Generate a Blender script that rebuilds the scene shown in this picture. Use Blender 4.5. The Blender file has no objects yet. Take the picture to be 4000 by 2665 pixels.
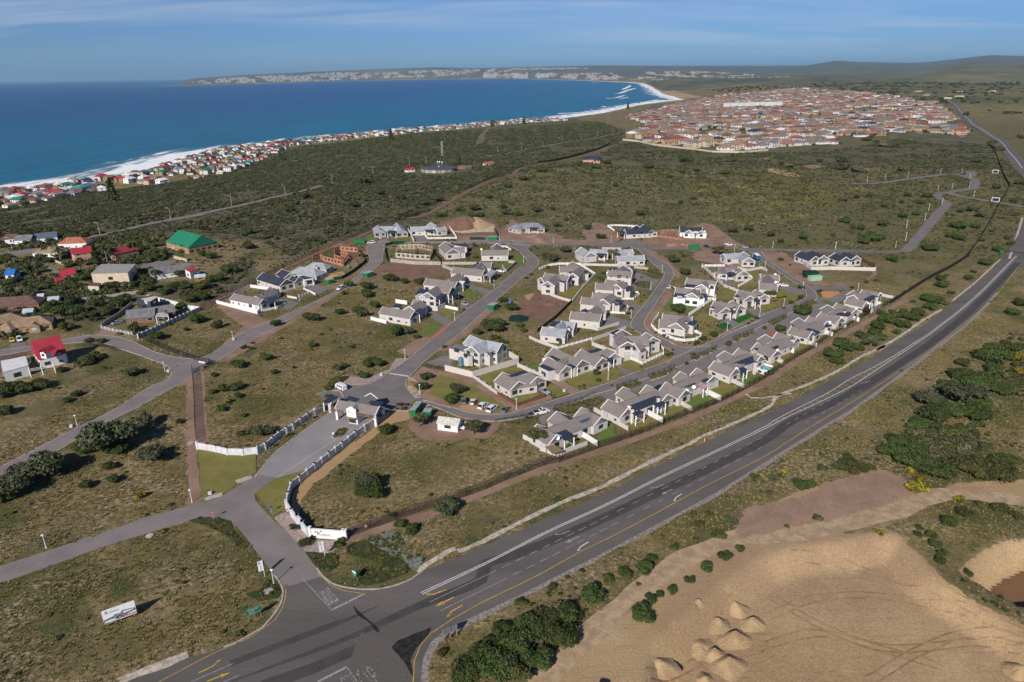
import bpy, bmesh, math, random
import numpy as np
from mathutils import Vector, Matrix, noise
from mathutils.geometry import tessellate_polygon
random.seed(7)
scene = bpy.context.scene
C = scene.collection
F = 2667.0; CX = 2000.0; CY = 1332.5; PITCH = math.radians(21.42); ROLL = math.radians(0.85); CAMH = 100.0
_c, _s = math.cos(ROLL), math.sin(ROLL); _cp, _sp = math.cos(PITCH), math.sin(PITCH)
LX = Vector((1, 0, 0)); LY = Vector((0, _sp, _cp)); FW = Vector((0, _cp, -_sp))
camd = bpy.data.cameras.new('camera'); cam = bpy.data.objects.new('camera', camd); C.objects.link(cam)
rx = LX*_c - LY*_s; ry = LX*_s + LY*_c; rz = -FW
cam.matrix_world = Matrix(((rx.x, ry.x, rz.x, 0), (rx.y, ry.y, rz.y, 0), (rx.z, ry.z, rz.z, CAMH), (0, 0, 0, 1)))
camd.sensor_width = 36; camd.lens = 36*F/4000; camd.clip_start = 1; camd.clip_end = 200000
scene.camera = cam
SUN_EL = math.radians(33.5); SUN_DIR = Vector((0.40, 0.915, 0)).normalized()   # the way shadows fall
sund = bpy.data.lights.new('sun', 'SUN'); sund.energy = 5.0; sund.angle = math.radians(0.5); sund.color = (1, .93, .84)
sun = bpy.data.objects.new('sun', sund); C.objects.link(sun)
sv = Vector((SUN_DIR.x*math.cos(SUN_EL), SUN_DIR.y*math.cos(SUN_EL), -math.sin(SUN_EL)))
sun.rotation_euler = sv.to_track_quat('-Z', 'Y').to_euler()
world = bpy.data.worlds.new('World'); scene.world = world; world.use_nodes = True
wn = world.node_tree; wn.nodes.clear()
def N(nt, t, **k):
    n = nt.nodes.new(t)
    for a, b in k.items():
        if a.startswith('i_'): n.inputs[a[2:].replace('_', ' ')].default_value = b
        else: setattr(n, a, b)
    return n
sky = N(wn, 'ShaderNodeTexSky', sky_type='NISHITA'); sky.sun_disc = False
sky.sun_elevation = SUN_EL; sky.sun_rotation = math.atan2(-SUN_DIR.x, -SUN_DIR.y) % (2*math.pi)
sky.altitude = 100; sky.air_density = 1.0; sky.dust_density = 0.2; sky.ozone_density = 3.0
bg = N(wn, 'ShaderNodeBackground'); bg.inputs[1].default_value = 0.058
wo = N(wn, 'ShaderNodeOutputWorld')
tc = N(wn, 'ShaderNodeTexCoord'); sep = N(wn, 'ShaderNodeSeparateXYZ'); wn.links.new(tc.outputs['Generated'], sep.inputs[0])
def wm(op, a, b=None):
    n = N(wn, 'ShaderNodeMath', operation=op)
    for i, v in enumerate((a, b)):
        if v is None: continue
        if isinstance(v, (int, float)): n.inputs[i].default_value = v
        else: wn.links.new(v, n.inputs[i])
    return n.outputs[0]
zz = wm('ADD', wm('MAXIMUM', sep.outputs[2], 0.0), 0.10)
cu = wm('DIVIDE', sep.outputs[0], zz); cv = wm('DIVIDE', sep.outputs[1], zz)
cmb = N(wn, 'ShaderNodeCombineXYZ'); wn.links.new(wm('MULTIPLY', cu, 0.42), cmb.inputs[0]); wn.links.new(wm('MULTIPLY', cv, 1.3), cmb.inputs[1])
n1 = N(wn, 'ShaderNodeTexNoise', i_Scale=0.9, i_Detail=7.0, i_Roughness=0.55, i_Distortion=0.5); wn.links.new(cmb.outputs[0], n1.inputs['Vector'])
cmb2 = N(wn, 'ShaderNodeCombineXYZ'); wn.links.new(wm('MULTIPLY', cu, 0.16), cmb2.inputs[0]); wn.links.new(wm('MULTIPLY', cv, 0.3), cmb2.inputs[1]); cmb2.inputs[2].default_value = 3.1
n2 = N(wn, 'ShaderNodeTexNoise', i_Scale=1.1, i_Detail=3.0); wn.links.new(cmb2.outputs[0], n2.inputs['Vector'])
cl = wm('MULTIPLY', wm('MAXIMUM', wm('SUBTRACT', n1.outputs[0], 0.42), 0.0), wm('MULTIPLY', wm('MAXIMUM', wm('SUBTRACT', n2.outputs[0], 0.33), 0.0), 14.0))
cl = wm('MINIMUM', wm('MULTIPLY', cl, wm('MINIMUM', wm('MULTIPLY', wm('MAXIMUM', wm('SUBTRACT', sep.outputs[2], .012), 0.0), 30.0), 1.0)), 0.8); cl = wm('MULTIPLY', cl, wm('MAXIMUM', wm('SUBTRACT', 1.0, wm('MULTIPLY', sep.outputs[2], 4.0)), 0.0))
mx = N(wn, 'ShaderNodeMix', data_type='RGBA'); wn.links.new(cl, mx.inputs[0]); tint = N(wn, 'ShaderNodeMix', data_type='RGBA'); tint.inputs[6].default_value = (.40, .70, 1.34, 1); tint.inputs[7].default_value = (.74, .88, 1.1, 1); wn.links.new(wm('MINIMUM', wm('MULTIPLY', wm('MAXIMUM', sep.outputs[2], 0.0), 2.6), 1.0), tint.inputs[0])
mul = N(wn, 'ShaderNodeMix', data_type='RGBA', blend_type='MULTIPLY'); mul.inputs[0].default_value = 1; wn.links.new(sky.outputs[0], mul.inputs[6]); wn.links.new(tint.outputs[2], mul.inputs[7]); wn.links.new(mul.outputs[2], mx.inputs[6]); mx.inputs[7].default_value = (9.5, 10.2, 11.2, 1)
wn.links.new(mx.outputs[2], bg.inputs[0]); wn.links.new(bg.outputs[0], wo.inputs[0])
scene.view_settings.view_transform = 'Standard'; scene.view_settings.look = 'None'; scene.view_settings.gamma = 1
scene.view_settings.exposure = 0.12
TILES = {'w': (0, 0, .58825), 'a': (0, 200, 2.354), 'b': (1000, 200, 2.354), 'c': (2000, 200, 2.354), 'd': (3000, 200, 2.354), 'e': (0, 840, 2.354),
 'f': (700, 840, 2.354), 'g': (1400, 840, 2.941), 'h': (2100, 840, 2.941), 'i': (2700, 840, 2.941), 'j': (3200, 466, 2.936), 'k': (0, 1300, 2.354),
 'l': (900, 1400, 2.354), 'm': (1600, 1240, 2.941), 'n': (2300, 1200, 2.941), 'o': (3000, 1000, 2.354), 'p': (0, 1900, 2.047), 'q': (900, 1900, 2.047),
 'r': (1900, 1900, 2.047), 's': (2850, 1900, 2.047), 't': (2900, 1350, 2.139), 'u': (1900, 1500, 2.139), 'z': (0, 0, 1.0)}
def px(s):
    out = []; t = TILES['z']
    for w in s.split():
        if w in TILES: t = TILES[w]; continue
        a, b = w.split(','); out.append((t[0]+float(a)/t[2], t[1]+float(b)/t[2]))
    return out
def ray(p):
    x = p[0]-CX; y = CY-p[1]; X = _c*x+_s*y; Y = -_s*x+_c*y
    return Vector((X, F*_cp+Y*_sp, -F*_sp+Y*_cp)).normalized()
def G0(p, z=0.0):
    d = ray(p); t = (z-CAMH)/min(d.z, -1e-4)
    return Vector((d.x*t, d.y*t, z))
def gp(s, z=0.0): return [G0(p, z) for p in px(s)]
SEA = -50.0
COAST = [(-1000.0, -600.0), (-900.0, 400.0)] + [tuple(G0(p, SEA).xy) for p in px('z 0,757 450,700 850,590 1400,530 2000,478 c 300,640 820,575 1150,500 1480,455 1590,450 1480,415 1395,395 1300,335 1230,300 1100,288 700,270 0,250 b 1700,262 1000,270 400,285 0,297 a 2354,302 1900,312 1500,322')] + [(-12000.0, 60000.0)]
_cx = np.array([c[0] for c in COAST]); _cy = np.array([c[1] for c in COAST])
def coast_d(X, Y):
    """distance to the shore, positive on land (arrays)"""
    X = np.asarray(X, float); Y = np.asarray(Y, float); best = np.full(X.shape, 1e18); sg = np.ones(X.shape)
    for i in range(len(_cx)-1):
        ax, ay, bx, by = _cx[i], _cy[i], _cx[i+1], _cy[i+1]; dx, dy = bx-ax, by-ay; L = dx*dx+dy*dy
        t = np.clip(((X-ax)*dx+(Y-ay)*dy)/L, 0, 1); qx = ax+t*dx; qy = ay+t*dy
        D = (X-qx)**2+(Y-qy)**2; cr = dx*(Y-ay)-dy*(X-ax)
        m = D < best; best = np.where(m, D, best); sg = np.where(m, np.where(cr < 0, 1.0, -1.0), sg)
    sg = np.where((Y > 9000) & (X < -7134) |(Y > 14000) & (X < -7134-4866*(Y-15105)/44895), -1.0, sg)
    return np.sqrt(best)*sg
PD = [-1e6, -60, 0, 14, 40, 190, 300, 420, 560, 1e7]; PZ = [-56, -55, SEA-.3, SEA+2, SEA+6, -39, -28, -13, 0, 0]
PD2 = [-1e6, -60, 0, 14, 40, 190, 320, 480, 700, 900, 1e7]; PZ2 = [-56, -55, SEA-.3, SEA+2, SEA+6, -40, -32, -20, -6, 0, 0]
PIT = [v.xy for v in gp('r 1230,1600 1270,1330 1400,1200 1700,940 1850,800 2200,560 s 480,500 720,450 950,440 1150,400 1370,400 1430,500 1600,700 2000,950 2354,1160 2700,1500 2700,2600 400,2600')]
PIT2 = [v.xy for v in gp('s 1830,690 1900,600 2050,500 2200,430 2354,420 2700,400 3100,900 2354,980 2150,870')]
def sd_poly(poly, X, Y):
    X = np.asarray(X, float); Y = np.asarray(Y, float); best = np.full(X.shape, 1e18); ins = np.zeros(X.shape, bool); n = len(poly)
    for i in range(n):
        ax, ay = poly[i][0], poly[i][1]; bx, by = poly[(i+1) % n][0], poly[(i+1) % n][1]; dx, dy = bx-ax, by-ay; L = dx*dx+dy*dy+1e-9
        t = np.clip(((X-ax)*dx+(Y-ay)*dy)/L, 0, 1); best = np.minimum(best, (X-ax-t*dx)**2+(Y-ay-t*dy)**2)
        cond = ((ay > Y) != (by > Y)) & (X < (bx-ax)*(Y-ay)/((by-ay) if abs(by-ay) > 1e-9 else 1e-9)+ax)
        ins ^= cond
    return np.where(ins, np.sqrt(best), -np.sqrt(best))
def smooth(a, b, x): t = np.clip((x-a)/(b-a), 0, 1); return t*t*(3-2*t)
def hts(X, Y):
    X = np.asarray(X, float); Y = np.asarray(Y, float)
    d = coast_d(X, Y); z = np.interp(d, PD, PZ); z2 = np.interp(d, PD2, PZ2); kk = smooth(750, 1250, Y); z = z*(1-kk)+z2*kk
    far = smooth(450, 900, Y)
    und = (np.sin(X*.011+1.3)*np.cos(Y*.009)+.6*np.sin(X*.023+Y*.017))*1.0
    z = z + far*und*(d > 0)*np.clip(d/400, 0, 1)
    near = (Y < 420) & (X > -60)
    s1 = sd_poly(PIT, X, Y); s2 = sd_poly(PIT2, X, Y)
    z = z - 4.0*smooth(0, 5.0, s1) - 5.0*smooth(0, 4.0, s2)
    return z
def ht(x, y): return float(hts(np.array([x]), np.array([y]))[0])
def G(p):
    """survey point on the terrain"""
    d = ray(p); z = 0.0
    g = G0(p, 0.0)
    if g.y < 430 and not (g.x > 8 and g.y < 160): return g
    o = Vector((0, 0, CAMH)); ts = np.concatenate([np.arange(60, 1500, 2.0), np.arange(1500, 7000, 8.0)])
    X = d.x*ts; Y = d.y*ts; Z = CAMH+d.z*ts; H = np.maximum(hts(X, Y), SEA)
    k = np.argmax(Z < H)
    if k == 0: return g
    t0, t1 = ts[k-1], ts[k]; a0 = Z[k-1]-H[k-1]; a1 = Z[k]-H[k]; t = t0+(t1-t0)*a0/(a0-a1+1e-12)
    return Vector((d.x*t, d.y*t, CAMH+d.z*t))
def gt(s): return [G(p) for p in px(s)]
MATS = {}
def M(name, col, rough=.85, var=.12, scale=.6, col2=None, mix=(.4, .6), bump=0.0, bscale=3.0, metal=0.0, spec=.3, rnd=0.0, alpha=None, detail=6.0, stretch=None, scale2=None):
    if name in MATS: return MATS[name]
    m = bpy.data.materials.new(name); m.use_nodes = True; nt = m.node_tree; b = nt.nodes['Principled BSDF']; L = nt.links
    b.inputs['Roughness'].default_value = rough; b.inputs['Metallic'].default_value = metal; b.inputs['Specular IOR Level'].default_value = spec
    geo = N(nt, 'ShaderNodeNewGeometry'); vec = geo.outputs['Position']
    if stretch:
        mp = N(nt, 'ShaderNodeMapping'); mp.inputs['Scale'].default_value = stretch[:3]; mp.inputs['Rotation'].default_value = (0, 0, stretch[3] if len(stretch) > 3 else 0); mp.vector_type = 'POINT'
        L.new(vec, mp.inputs[0]); vec = mp.outputs[0]
    nz = N(nt, 'ShaderNodeTexNoise', i_Scale=scale, i_Detail=detail, i_Roughness=.62); L.new(vec, nz.inputs['Vector'])
    mr = N(nt, 'ShaderNodeMapRange'); mr.inputs[1].default_value = mix[0]; mr.inputs[2].default_value = mix[1]; L.new(nz.outputs[0], mr.inputs[0])
    c2 = col2 or tuple(max(0, c*(1-2*var)) for c in col); c1 = col if col2 else tuple(c*(1+var) for c in col)
    mxn = N(nt, 'ShaderNodeMix', data_type='RGBA'); mxn.inputs[6].default_value = (*c1, 1); mxn.inputs[7].default_value = (*c2, 1); L.new(mr.outputs[0], mxn.inputs[0])
    out = mxn.outputs[2]
    n5 = N(nt, 'ShaderNodeTexNoise', i_Scale=scale2 or scale*9, i_Detail=3.0); L.new(vec, n5.inputs['Vector'])
    mr5 = N(nt, 'ShaderNodeMapRange'); mr5.inputs[1].default_value = .3; mr5.inputs[2].default_value = .7; mr5.inputs[3].default_value = 1-var; mr5.inputs[4].default_value = 1+var; L.new(n5.outputs[0], mr5.inputs[0])
    hs = N(nt, 'ShaderNodeHueSaturation'); L.new(out, hs.inputs['Color']); L.new(mr5.outputs[0], hs.inputs['Value'])
    if rnd:
        oi = N(nt, 'ShaderNodeObjectInfo'); m2 = N(nt, 'ShaderNodeMapRange'); m2.inputs[3].default_value = 1-rnd; m2.inputs[4].default_value = 1+rnd; L.new(oi.outputs['Random'], m2.inputs[0])
        mm = N(nt, 'ShaderNodeMath', operation='MULTIPLY'); L.new(m2.outputs[0], mm.inputs[0]); L.new(mr5.outputs[0], mm.inputs[1]); L.new(mm.outputs[0], hs.inputs['Value'])
        m3 = N(nt, 'ShaderNodeMapRange'); m3.inputs[3].default_value = .485; m3.inputs[4].default_value = .515; L.new(oi.outputs['Random'], m3.inputs[0]); L.new(m3.outputs[0], hs.inputs['Hue'])
    L.new(hs.outputs[0], b.inputs['Base Color'])
    if bump:
        nb = N(nt, 'ShaderNodeTexNoise', i_Scale=bscale, i_Detail=8.0, i_Roughness=.65); L.new(vec, nb.inputs['Vector'])
        bp = N(nt, 'ShaderNodeBump'); bp.inputs['Strength'].default_value = .9; bp.inputs['Distance'].default_value = bump; L.new(nb.outputs[0], bp.inputs['Height']); L.new(bp.outputs[0], b.inputs['Normal'])
    if alpha is not None: b.inputs['Alpha'].default_value = alpha
    MATS[name] = m; return m
def mk(name, verts, faces, mat, parent=None, smooth_=False, kind=None):
    me = bpy.data.meshes.new(name); me.from_pydata([tuple(v) for v in verts], [], faces); me.update()
    if isinstance(mat, (list, tuple)):
        for q in mat: me.materials.append(q)
    elif mat: me.materials.append(mat)
    if smooth_: me.polygons.foreach_set('use_smooth', [True]*len(me.polygons))
    o = bpy.data.objects.new(name, me); C.objects.link(o)
    if parent is not None: o.parent = parent
    if kind: o['kind'] = kind
    return o
class MB:
    def __init__(s): s.v = []; s.f = []; s.mi = []
    def add(s, v, f, mi=0):
        n = len(s.v); s.v += [tuple(q) for q in v]; s.f += [tuple(i+n for i in g) for g in f]; s.mi += [mi]*len(f)
    def box(s, c, size, rz=0.0, mi=0, bottom=True):
        cx, cy, cz = c; a, b, h = size[0]/2, size[1]/2, size[2]; co, si = math.cos(rz), math.sin(rz); v = []
        for z in (0, h):
            for x, y in ((-a, -b), (a, -b), (a, b), (-a, b)): v.append((cx+x*co-y*si, cy+x*si+y*co, cz+z))
        f = [(4, 5, 6, 7), (0, 1, 5, 4), (1, 2, 6, 5), (2, 3, 7, 6), (3, 0, 4, 7)]
        if bottom: f.append((3, 2, 1, 0))
        s.add(v, f, mi)
    def prism(s, poly, z0, z1, mi=0):
        n = len(poly); v = [(p[0], p[1], z0) for p in poly]+[(p[0], p[1], z1) for p in poly]
        s.add(v, [tuple(range(n-1, -1, -1)), tuple(range(n, 2*n))]+[(i, (i+1) % n, n+(i+1) % n, n+i) for i in range(n)], mi)
    def cyl(s, c, r, h, n=8, r2=None, mi=0, top=True):
        r2 = r if r2 is None else r2; v = []
        for z, q in ((0, r), (h, r2)):
            for i in range(n): a = 2*math.pi*i/n; v.append((c[0]+q*math.cos(a), c[1]+q*math.sin(a), c[2]+z))
        f = [(i, (i+1) % n, n+(i+1) % n, n+i) for i in range(n)]
        if top: f.append(tuple(range(n, 2*n)))
        s.add(v, f, mi)
    def bar(s, a, b, r, n=4, mi=0, r2=None):
        a = Vector(a); b = Vector(b); d = b-a
        if d.length < 1e-6: return
        q = d.to_track_quat('Z', 'Y'); v = []; r2 = r if r2 is None else r2
        for p, rr in ((a, r), (b, r2)):
            for i in range(n):
                t = 2*math.pi*(i+.5)/n; v.append(p+q @ Vector((rr*math.cos(t), rr*math.sin(t), 0)))
        s.add(v, [(i, (i+1) % n, n+(i+1) % n, n+i) for i in range(n)]+[tuple(range(n-1, -1, -1)), tuple(range(n, 2*n))], mi)
    def ico(s, c, r, sub=1, sc=(1, 1, 1), jit=0.0, mi=0):
        bm = bmesh.new(); bmesh.ops.create_icosphere(bm, subdivisions=sub, radius=1)
        v = [(c[0]+q.co.x*r*sc[0]*(1+random.uniform(-jit, jit)), c[1]+q.co.y*r*sc[1]*(1+random.uniform(-jit, jit)), c[2]+q.co.z*r*sc[2]*(1+random.uniform(-jit, jit))) for q in bm.verts]
        f = [tuple(x.index for x in g.verts) for g in bm.faces]; bm.free(); s.add(v, f, mi)
    def build(s, name, mat, parent=None, smooth_=False, kind=None):
        o = mk(name, s.v, s.f, mat, parent, smooth_, kind)
        if isinstance(mat, (list, tuple)): o.data.polygons.foreach_set('material_index', s.mi)
        return o
def tag(o, label=None, cat=None, group=None, kind=None):
    if label: o['label'] = label
    if cat: o['category'] = cat
    if group: o['group'] = group
    if kind: o['kind'] = kind
    return o
def thing(name, label, cat, loc=(0, 0, 0), rz=0.0, group=None):
    o = bpy.data.objects.new(name, None); o.empty_display_size = .5; C.objects.link(o); o.location = loc; o.rotation_euler = (0, 0, rz)
    return tag(o, label, cat, group)
def dup(root, loc, rz=None, label=None, group=None, sc=1.0):
    r = root.copy(); C.objects.link(r); r.location = loc
    if rz is not None: r.rotation_euler = (0, 0, rz)
    r.scale = (sc, sc, sc) if isinstance(sc, (int, float)) else sc
    if label: r['label'] = label
    if group: r['group'] = group
    for ch in list(KIDS.get(root.name, [])):
        c = ch.copy(); C.objects.link(c); c.parent = r
        for g in list(KIDS.get(ch.name, [])):
            d = g.copy(); C.objects.link(d); d.parent = c
    return r
KIDS = {}
def proto_done(root):
    KIDS[root.name] = list(root.children)
    for ch in root.children: KIDS[ch.name] = list(ch.children)
    return root
KX0, KX1, KY0, KY1 = -420, 900, 60, 1500
KO = np.zeros((KY1-KY0, KX1-KX0), bool)
def keep(poly, grow=0.3):
    xs = [p[0] for p in poly]; ys = [p[1] for p in poly]
    x0 = max(KX0, int(min(xs))-2); x1 = min(KX1, int(max(xs))+3); y0 = max(KY0, int(min(ys))-2); y1 = min(KY1, int(max(ys))+3)
    if x1 <= x0 or y1 <= y0: return
    X, Y = np.meshgrid(np.arange(x0, x1)+.5, np.arange(y0, y1)+.5)
    KO[y0-KY0:y1-KY0, x0-KX0:x1-KX0] |= sd_poly(poly, X, Y) > -grow
def blocked(x, y):
    i = int(y-KY0); j = int(x-KX0)
    return 0 <= i < KO.shape[0] and 0 <= j < KO.shape[1] and bool(KO[i, j])
def smooth_line(pts, step=3.0, closed=False):
    """Catmull-Rom through the points"""
    pts = [Vector(p) for p in pts]; n = len(pts); out = []
    for i in range(n if closed else n-1):
        p1, p2 = pts[i], pts[(i+1) % n]
        p0 = pts[i-1] if (closed or i > 0) else p1*2-p2
        p3 = pts[(i+2) % n] if (closed or i < n-2) else p2*2-p1
        k = max(1, int((p2-p1).length/step))
        for j in range(k):
            t = j/k; out.append(.5*((2*p1)+(p2-p0)*t+(2*p0-5*p1+4*p2-p3)*t*t+(3*p1-p0-3*p2+p3)*t*t*t))
    if not closed: out.append(pts[-1])
    return out
_zk = [0]
def nextz(base):
    _zk[0] += 1; return base+_zk[0]*0.0006
def jitter(poly, amp, step=1.5):
    out = []; n = len(poly)
    for i in range(n):
        a, b = Vector(poly[i]), Vector(poly[(i+1) % n]); L = (b-a).length; k = max(1, int(L/step)); nrm = Vector((-(b-a).y, (b-a).x, 0)).normalized() if L > 1e-6 else Vector((0, 0, 0))
        for j in range(k):
            p = a.lerp(b, j/k); q = noise.noise(Vector((p.x*.21, p.y*.21, 3)))*2+noise.noise(Vector((p.x*.8, p.y*.8, 7)))
            out.append(p+nrm*amp*q)
    return out
def sheet(name, poly, mat, z, kind='structure', amp=0.0, ko=True, parent=None, curve=False, label=None, cat=None, follow=False):
    if curve: poly = smooth_line(poly, 2.5, True)
    if amp: poly = jitter(poly, amp)
    if follow:
        v = [(p[0], p[1], ht(p[0], p[1])+z) for p in poly]
    else: v = [(p[0], p[1], z) for p in poly]
    tri = tessellate_polygon([[Vector((q[0], q[1], 0)) for q in v]])
    fs = []
    for t in tri:
        a, b, c = (v[i] for i in t)
        if (b[0]-a[0])*(c[1]-a[1])-(b[1]-a[1])*(c[0]-a[0]) < 0: t = (t[0], t[2], t[1])
        fs.append(tuple(t))
    o = mk(name, v, fs, mat, parent, kind=None if (parent or label) else kind)
    if label: tag(o, label, cat)
    if ko: keep(poly)
    return o
def ribbon(name, line, w, mat, z, kind='structure', follow=False, parent=None, ko=True, mb=None, h=0.0):
    """flat strip of width w (or w(i)) along a line"""
    n = len(line); V = []; Fc = []
    for i, p in enumerate(line):
        p = Vector(p); a = Vector(line[max(0, i-1)]); b = Vector(line[min(n-1, i+1)]); t = (b-a); t.z = 0; t.normalize(); nr = Vector((-t.y, t.x, 0))
        ww = w(i/(n-1)) if callable(w) else w
        for s in (.5, -.5):
            q = p+nr*ww*s; q.z = (ht(q.x, q.y) if follow else 0)+z; V.append(tuple(q))
    for i in range(n-1): Fc.append((2*i+1, 2*i+3, 2*i+2, 2*i))
    if h:
        m = len(V); V += [(a, b, c-h) for a, b, c in V]
        for i in range(n-1): Fc += [(2*i, 2*i+2, m+2*i+2, m+2*i), (2*i+3, 2*i+1, m+2*i+1, m+2*i+3)]
        Fc += [(0, 1, m+1, m), (2*n-1, 2*n-2, m+2*n-2, m+2*n-1)]
    if ko:
        for i in range(0, n-1): keep([V[2*i], V[2*i+1], V[2*i+3], V[2*i+2]])
    if mb is not None: mb.add(V, Fc); return None
    return mk(name, V, Fc, mat, parent, kind=kind)
def graded(a, b, step, lo, hi, g=1.09):
    mid = list(np.arange(a, b+.01, step)); out = mid[:]; s = step; x = b
    while x < hi: s *= g; x += s; out.append(min(x, hi))
    s = step; x = a; pre = []
    while x > lo: s *= g; x -= s; pre.append(max(x, lo))
    return np.array(pre[::-1]+out)
gx = graded(-250, 330, 1.5, -14000, 26000, 1.06); gy = graded(72, 425, 1.5, -1500, 27000, 1.05)
X, Y = np.meshgrid(gx, gy); Z = hts(X, Y); D = coast_d(X, Y)
Z = np.where(D < -900, -70, Z)
nx, ny = len(gx), len(gy)
ii, jj = np.meshgrid(np.arange(nx-1), np.arange(ny-1)); a = jj*nx+ii
faces = np.stack([a, a+1, a+nx+1, a+nx], -1).reshape(-1, 4)
me = bpy.data.meshes.new('ground'); me.from_pydata(np.stack([X, Y, Z], -1).reshape(-1, 3).tolist(), [], faces.tolist())
me.polygons.foreach_set('use_smooth', [True]*len(me.polygons))
TOWN = [v.xy for v in gt('c 1030,815 1300,865 1450,885 1850,938 2354,912 d 690,878 650,790 900,800 1400,820 1700,835 1985,862 1900,740 1750,600 1600,480 1100,400 700,372 430,342 200,345 c 2354,372 2000,398 1640,430 1500,480 1300,500 1180,560 1020,610 1150,655 1200,690 1100,740')]
tw = me.attributes.new('town', 'FLOAT', 'POINT'); tw.data.foreach_set('value', smooth(-10, 10, sd_poly(TOWN, X, Y)).ravel().astype(np.float32))
col = me.color_attributes.new('zone', 'FLOAT_COLOR', 'POINT')
s1 = sd_poly(PIT, X, Y); s2 = sd_poly(PIT2, X, Y)
SANDP = [v.xy for v in gp('r 380,1600 800,1200 1000,1000 1300,760 1600,570 1900,450 2080,200 2354,100 s 500,50 900,-60 1100,-80 1400,-50 1500,60 1700,20 1800,-30 2354,-60 3200,200 3200,700 2354,160 2050,120 1800,90 1500,200 1200,290 950,340 900,390 1200,360 1380,390 1480,500 1750,760 2000,930 2354,1110 2900,1500 2900,2600 400,2600')]
ssand = sd_poly(SANDP, X, Y)
sand = np.maximum(smooth(-1.0, 1.5, ssand), smooth(-1, 1, s2))
THKS = [[v.xy for v in gp(q)] for q in ('e 1330,620 1500,640 1700,640 1950,560 2354,300 2354,560 2150,690 2050,760 1900,840 1700,800 1450,740', 'e 450,850 700,800 1250,760 1200,840 1100,910 930,1010 640,990 500,990', 'e 1380,400 1560,290 1640,330 1600,400', 'e -400,120 0,125 250,60 520,135 700,165 860,180 1100,130 1450,50 1870,-40 a 1550,1480 1000,1440 500,1500 0,1450 -400,1480', 'e 0,560 180,520 320,600 400,620 700,640 740,700 500,740 300,700 180,690 0,700')] + [[v.xy for v in gt('b 2150,720 2354,650 c 600,620 1050,740 990,850 500,985 0,1095 b 2100,1210 2000,1000')]]
THK = [v.xy for v in gp('z -900,1250 -300,1000 0,940 200,890 e 560,180 900,200 1500,190 1750,130 2354,230 f 800,280 1000,400 760,560 500,680 0,900 e 1400,700 1750,850 2000,760 2354,560 f 300,780 1000,420 1500,200 g 560,40 900,-60 b 1500,1430 2000,1240 2354,1120 c 0,1110 700,980 960,850 1040,830 1500,880 1900,940 2354,920 d 700,900 1200,800 1700,820 2000,860 2080,900 2140,1050 1900,1100 1400,1060 900,1060 0,1050 c 1300,1040 900,1000 800,1040 0,1130 0,600 400,500 b 2354,700 1500,950 500,1100 0,1200 a 1500,1300 500,1560')]
thk = smooth(-12, 12, sd_poly(THK, X, Y)); thk = np.maximum.reduce([thk]+[smooth(-6, 6, sd_poly(q, X, Y)) for q in THKS]); thk = np.maximum(thk, smooth(-15, 20, np.where((X < -60), 1, 0)*(np.minimum(D-170, 900-D))*(Y > 450)))
far = smooth(1500, 2600, Y)*smooth(500, 900, D)
tint = smooth(20, 170, D)*(1-smooth(190, 240, D))*(Y > 800)
beach = 1-smooth(14, 30, D); beach = np.where((Y > 3500) & (Y < 12000), 1-smooth(60, 170, D), beach)
sand = np.maximum(sand, beach)
fld = smooth(300, 400, Y)*(1-smooth(1200, 1600, Y))*smooth(-90, -20, X)
colr = np.stack([sand, thk, far, fld], -1).reshape(-1, 4).astype(np.float32); col.data.foreach_set('color', colr.ravel())
gm = bpy.data.materials.new('ground_cover'); gm.use_nodes = True; nt = gm.node_tree; b = nt.nodes['Principled BSDF']; L = nt.links
b.inputs['Roughness'].default_value = .95; b.inputs['Specular IOR Level'].default_value = .1
geo = N(nt, 'ShaderNodeNewGeometry'); P = geo.outputs['Position']
def noi(sc, det=6.0, rough=.6, off=0.0, vec=None, dist=0.0):
    n = N(nt, 'ShaderNodeTexNoise', i_Scale=sc, i_Detail=det, i_Roughness=rough, i_Distortion=dist)
    mp = N(nt, 'ShaderNodeMapping'); mp.inputs[1].default_value = (off, off*1.7, 0); L.new(vec or P, mp.inputs[0]); L.new(mp.outputs[0], n.inputs['Vector']); return n.outputs[0]
def rng(v, a, b2, c=0.0, d=1.0):
    m = N(nt, 'ShaderNodeMapRange'); m.inputs[1].default_value = a; m.inputs[2].default_value = b2; m.inputs[3].default_value = c; m.inputs[4].default_value = d; L.new(v, m.inputs[0]); return m.outputs[0]
def mixc(f, a, b2):
    m = N(nt, 'ShaderNodeMix', data_type='RGBA'); 
    for k, v in ((6, a), (7, b2)):
        if isinstance(v, tuple): m.inputs[k].default_value = (*v, 1)
        else: L.new(v, m.inputs[k])
    if isinstance(f, float): m.inputs[0].default_value = f
    else: L.new(f, m.inputs[0])
    return m.outputs[2]
def mth(op, a, b2):
    m = N(nt, 'ShaderNodeMath', operation=op)
    for k, v in ((0, a), (1, b2)):
        if isinstance(v, (int, float)): m.inputs[k].default_value = v
        else: L.new(v, m.inputs[k])
    return m.outputs[0]
straw = (.29, .215, .10); olive = (.150, .122, .050); green = (.085, .092, .028); bare = (.40, .29, .19); dark = (.065, .068, .024)
c0 = mixc(rng(noi(.05, 5, .65), .38, .62), straw, olive)
c0 = mixc(rng(noi(.35, 5, .65, 11), .46, .62, 0, .85), c0, olive)
c0 = mixc(rng(noi(.022, 4, .6, 31), .50, .60, 0, .95), c0, green); c0 = mixc(rng(noi(.06, 5, .65, 131), .58, .64, 0, .8), c0, (.050, .075, .020))
c0 = mixc(rng(noi(.9, 5, .7, 51), .56, .68, 0, .8), c0, dark)
c0 = mixc(mth('MULTIPLY', rng(noi(.045, 4, .6, 70), .46, .58), rng(noi(1.0, 5, .7, 90), .49, .56)), c0, bare)
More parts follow.
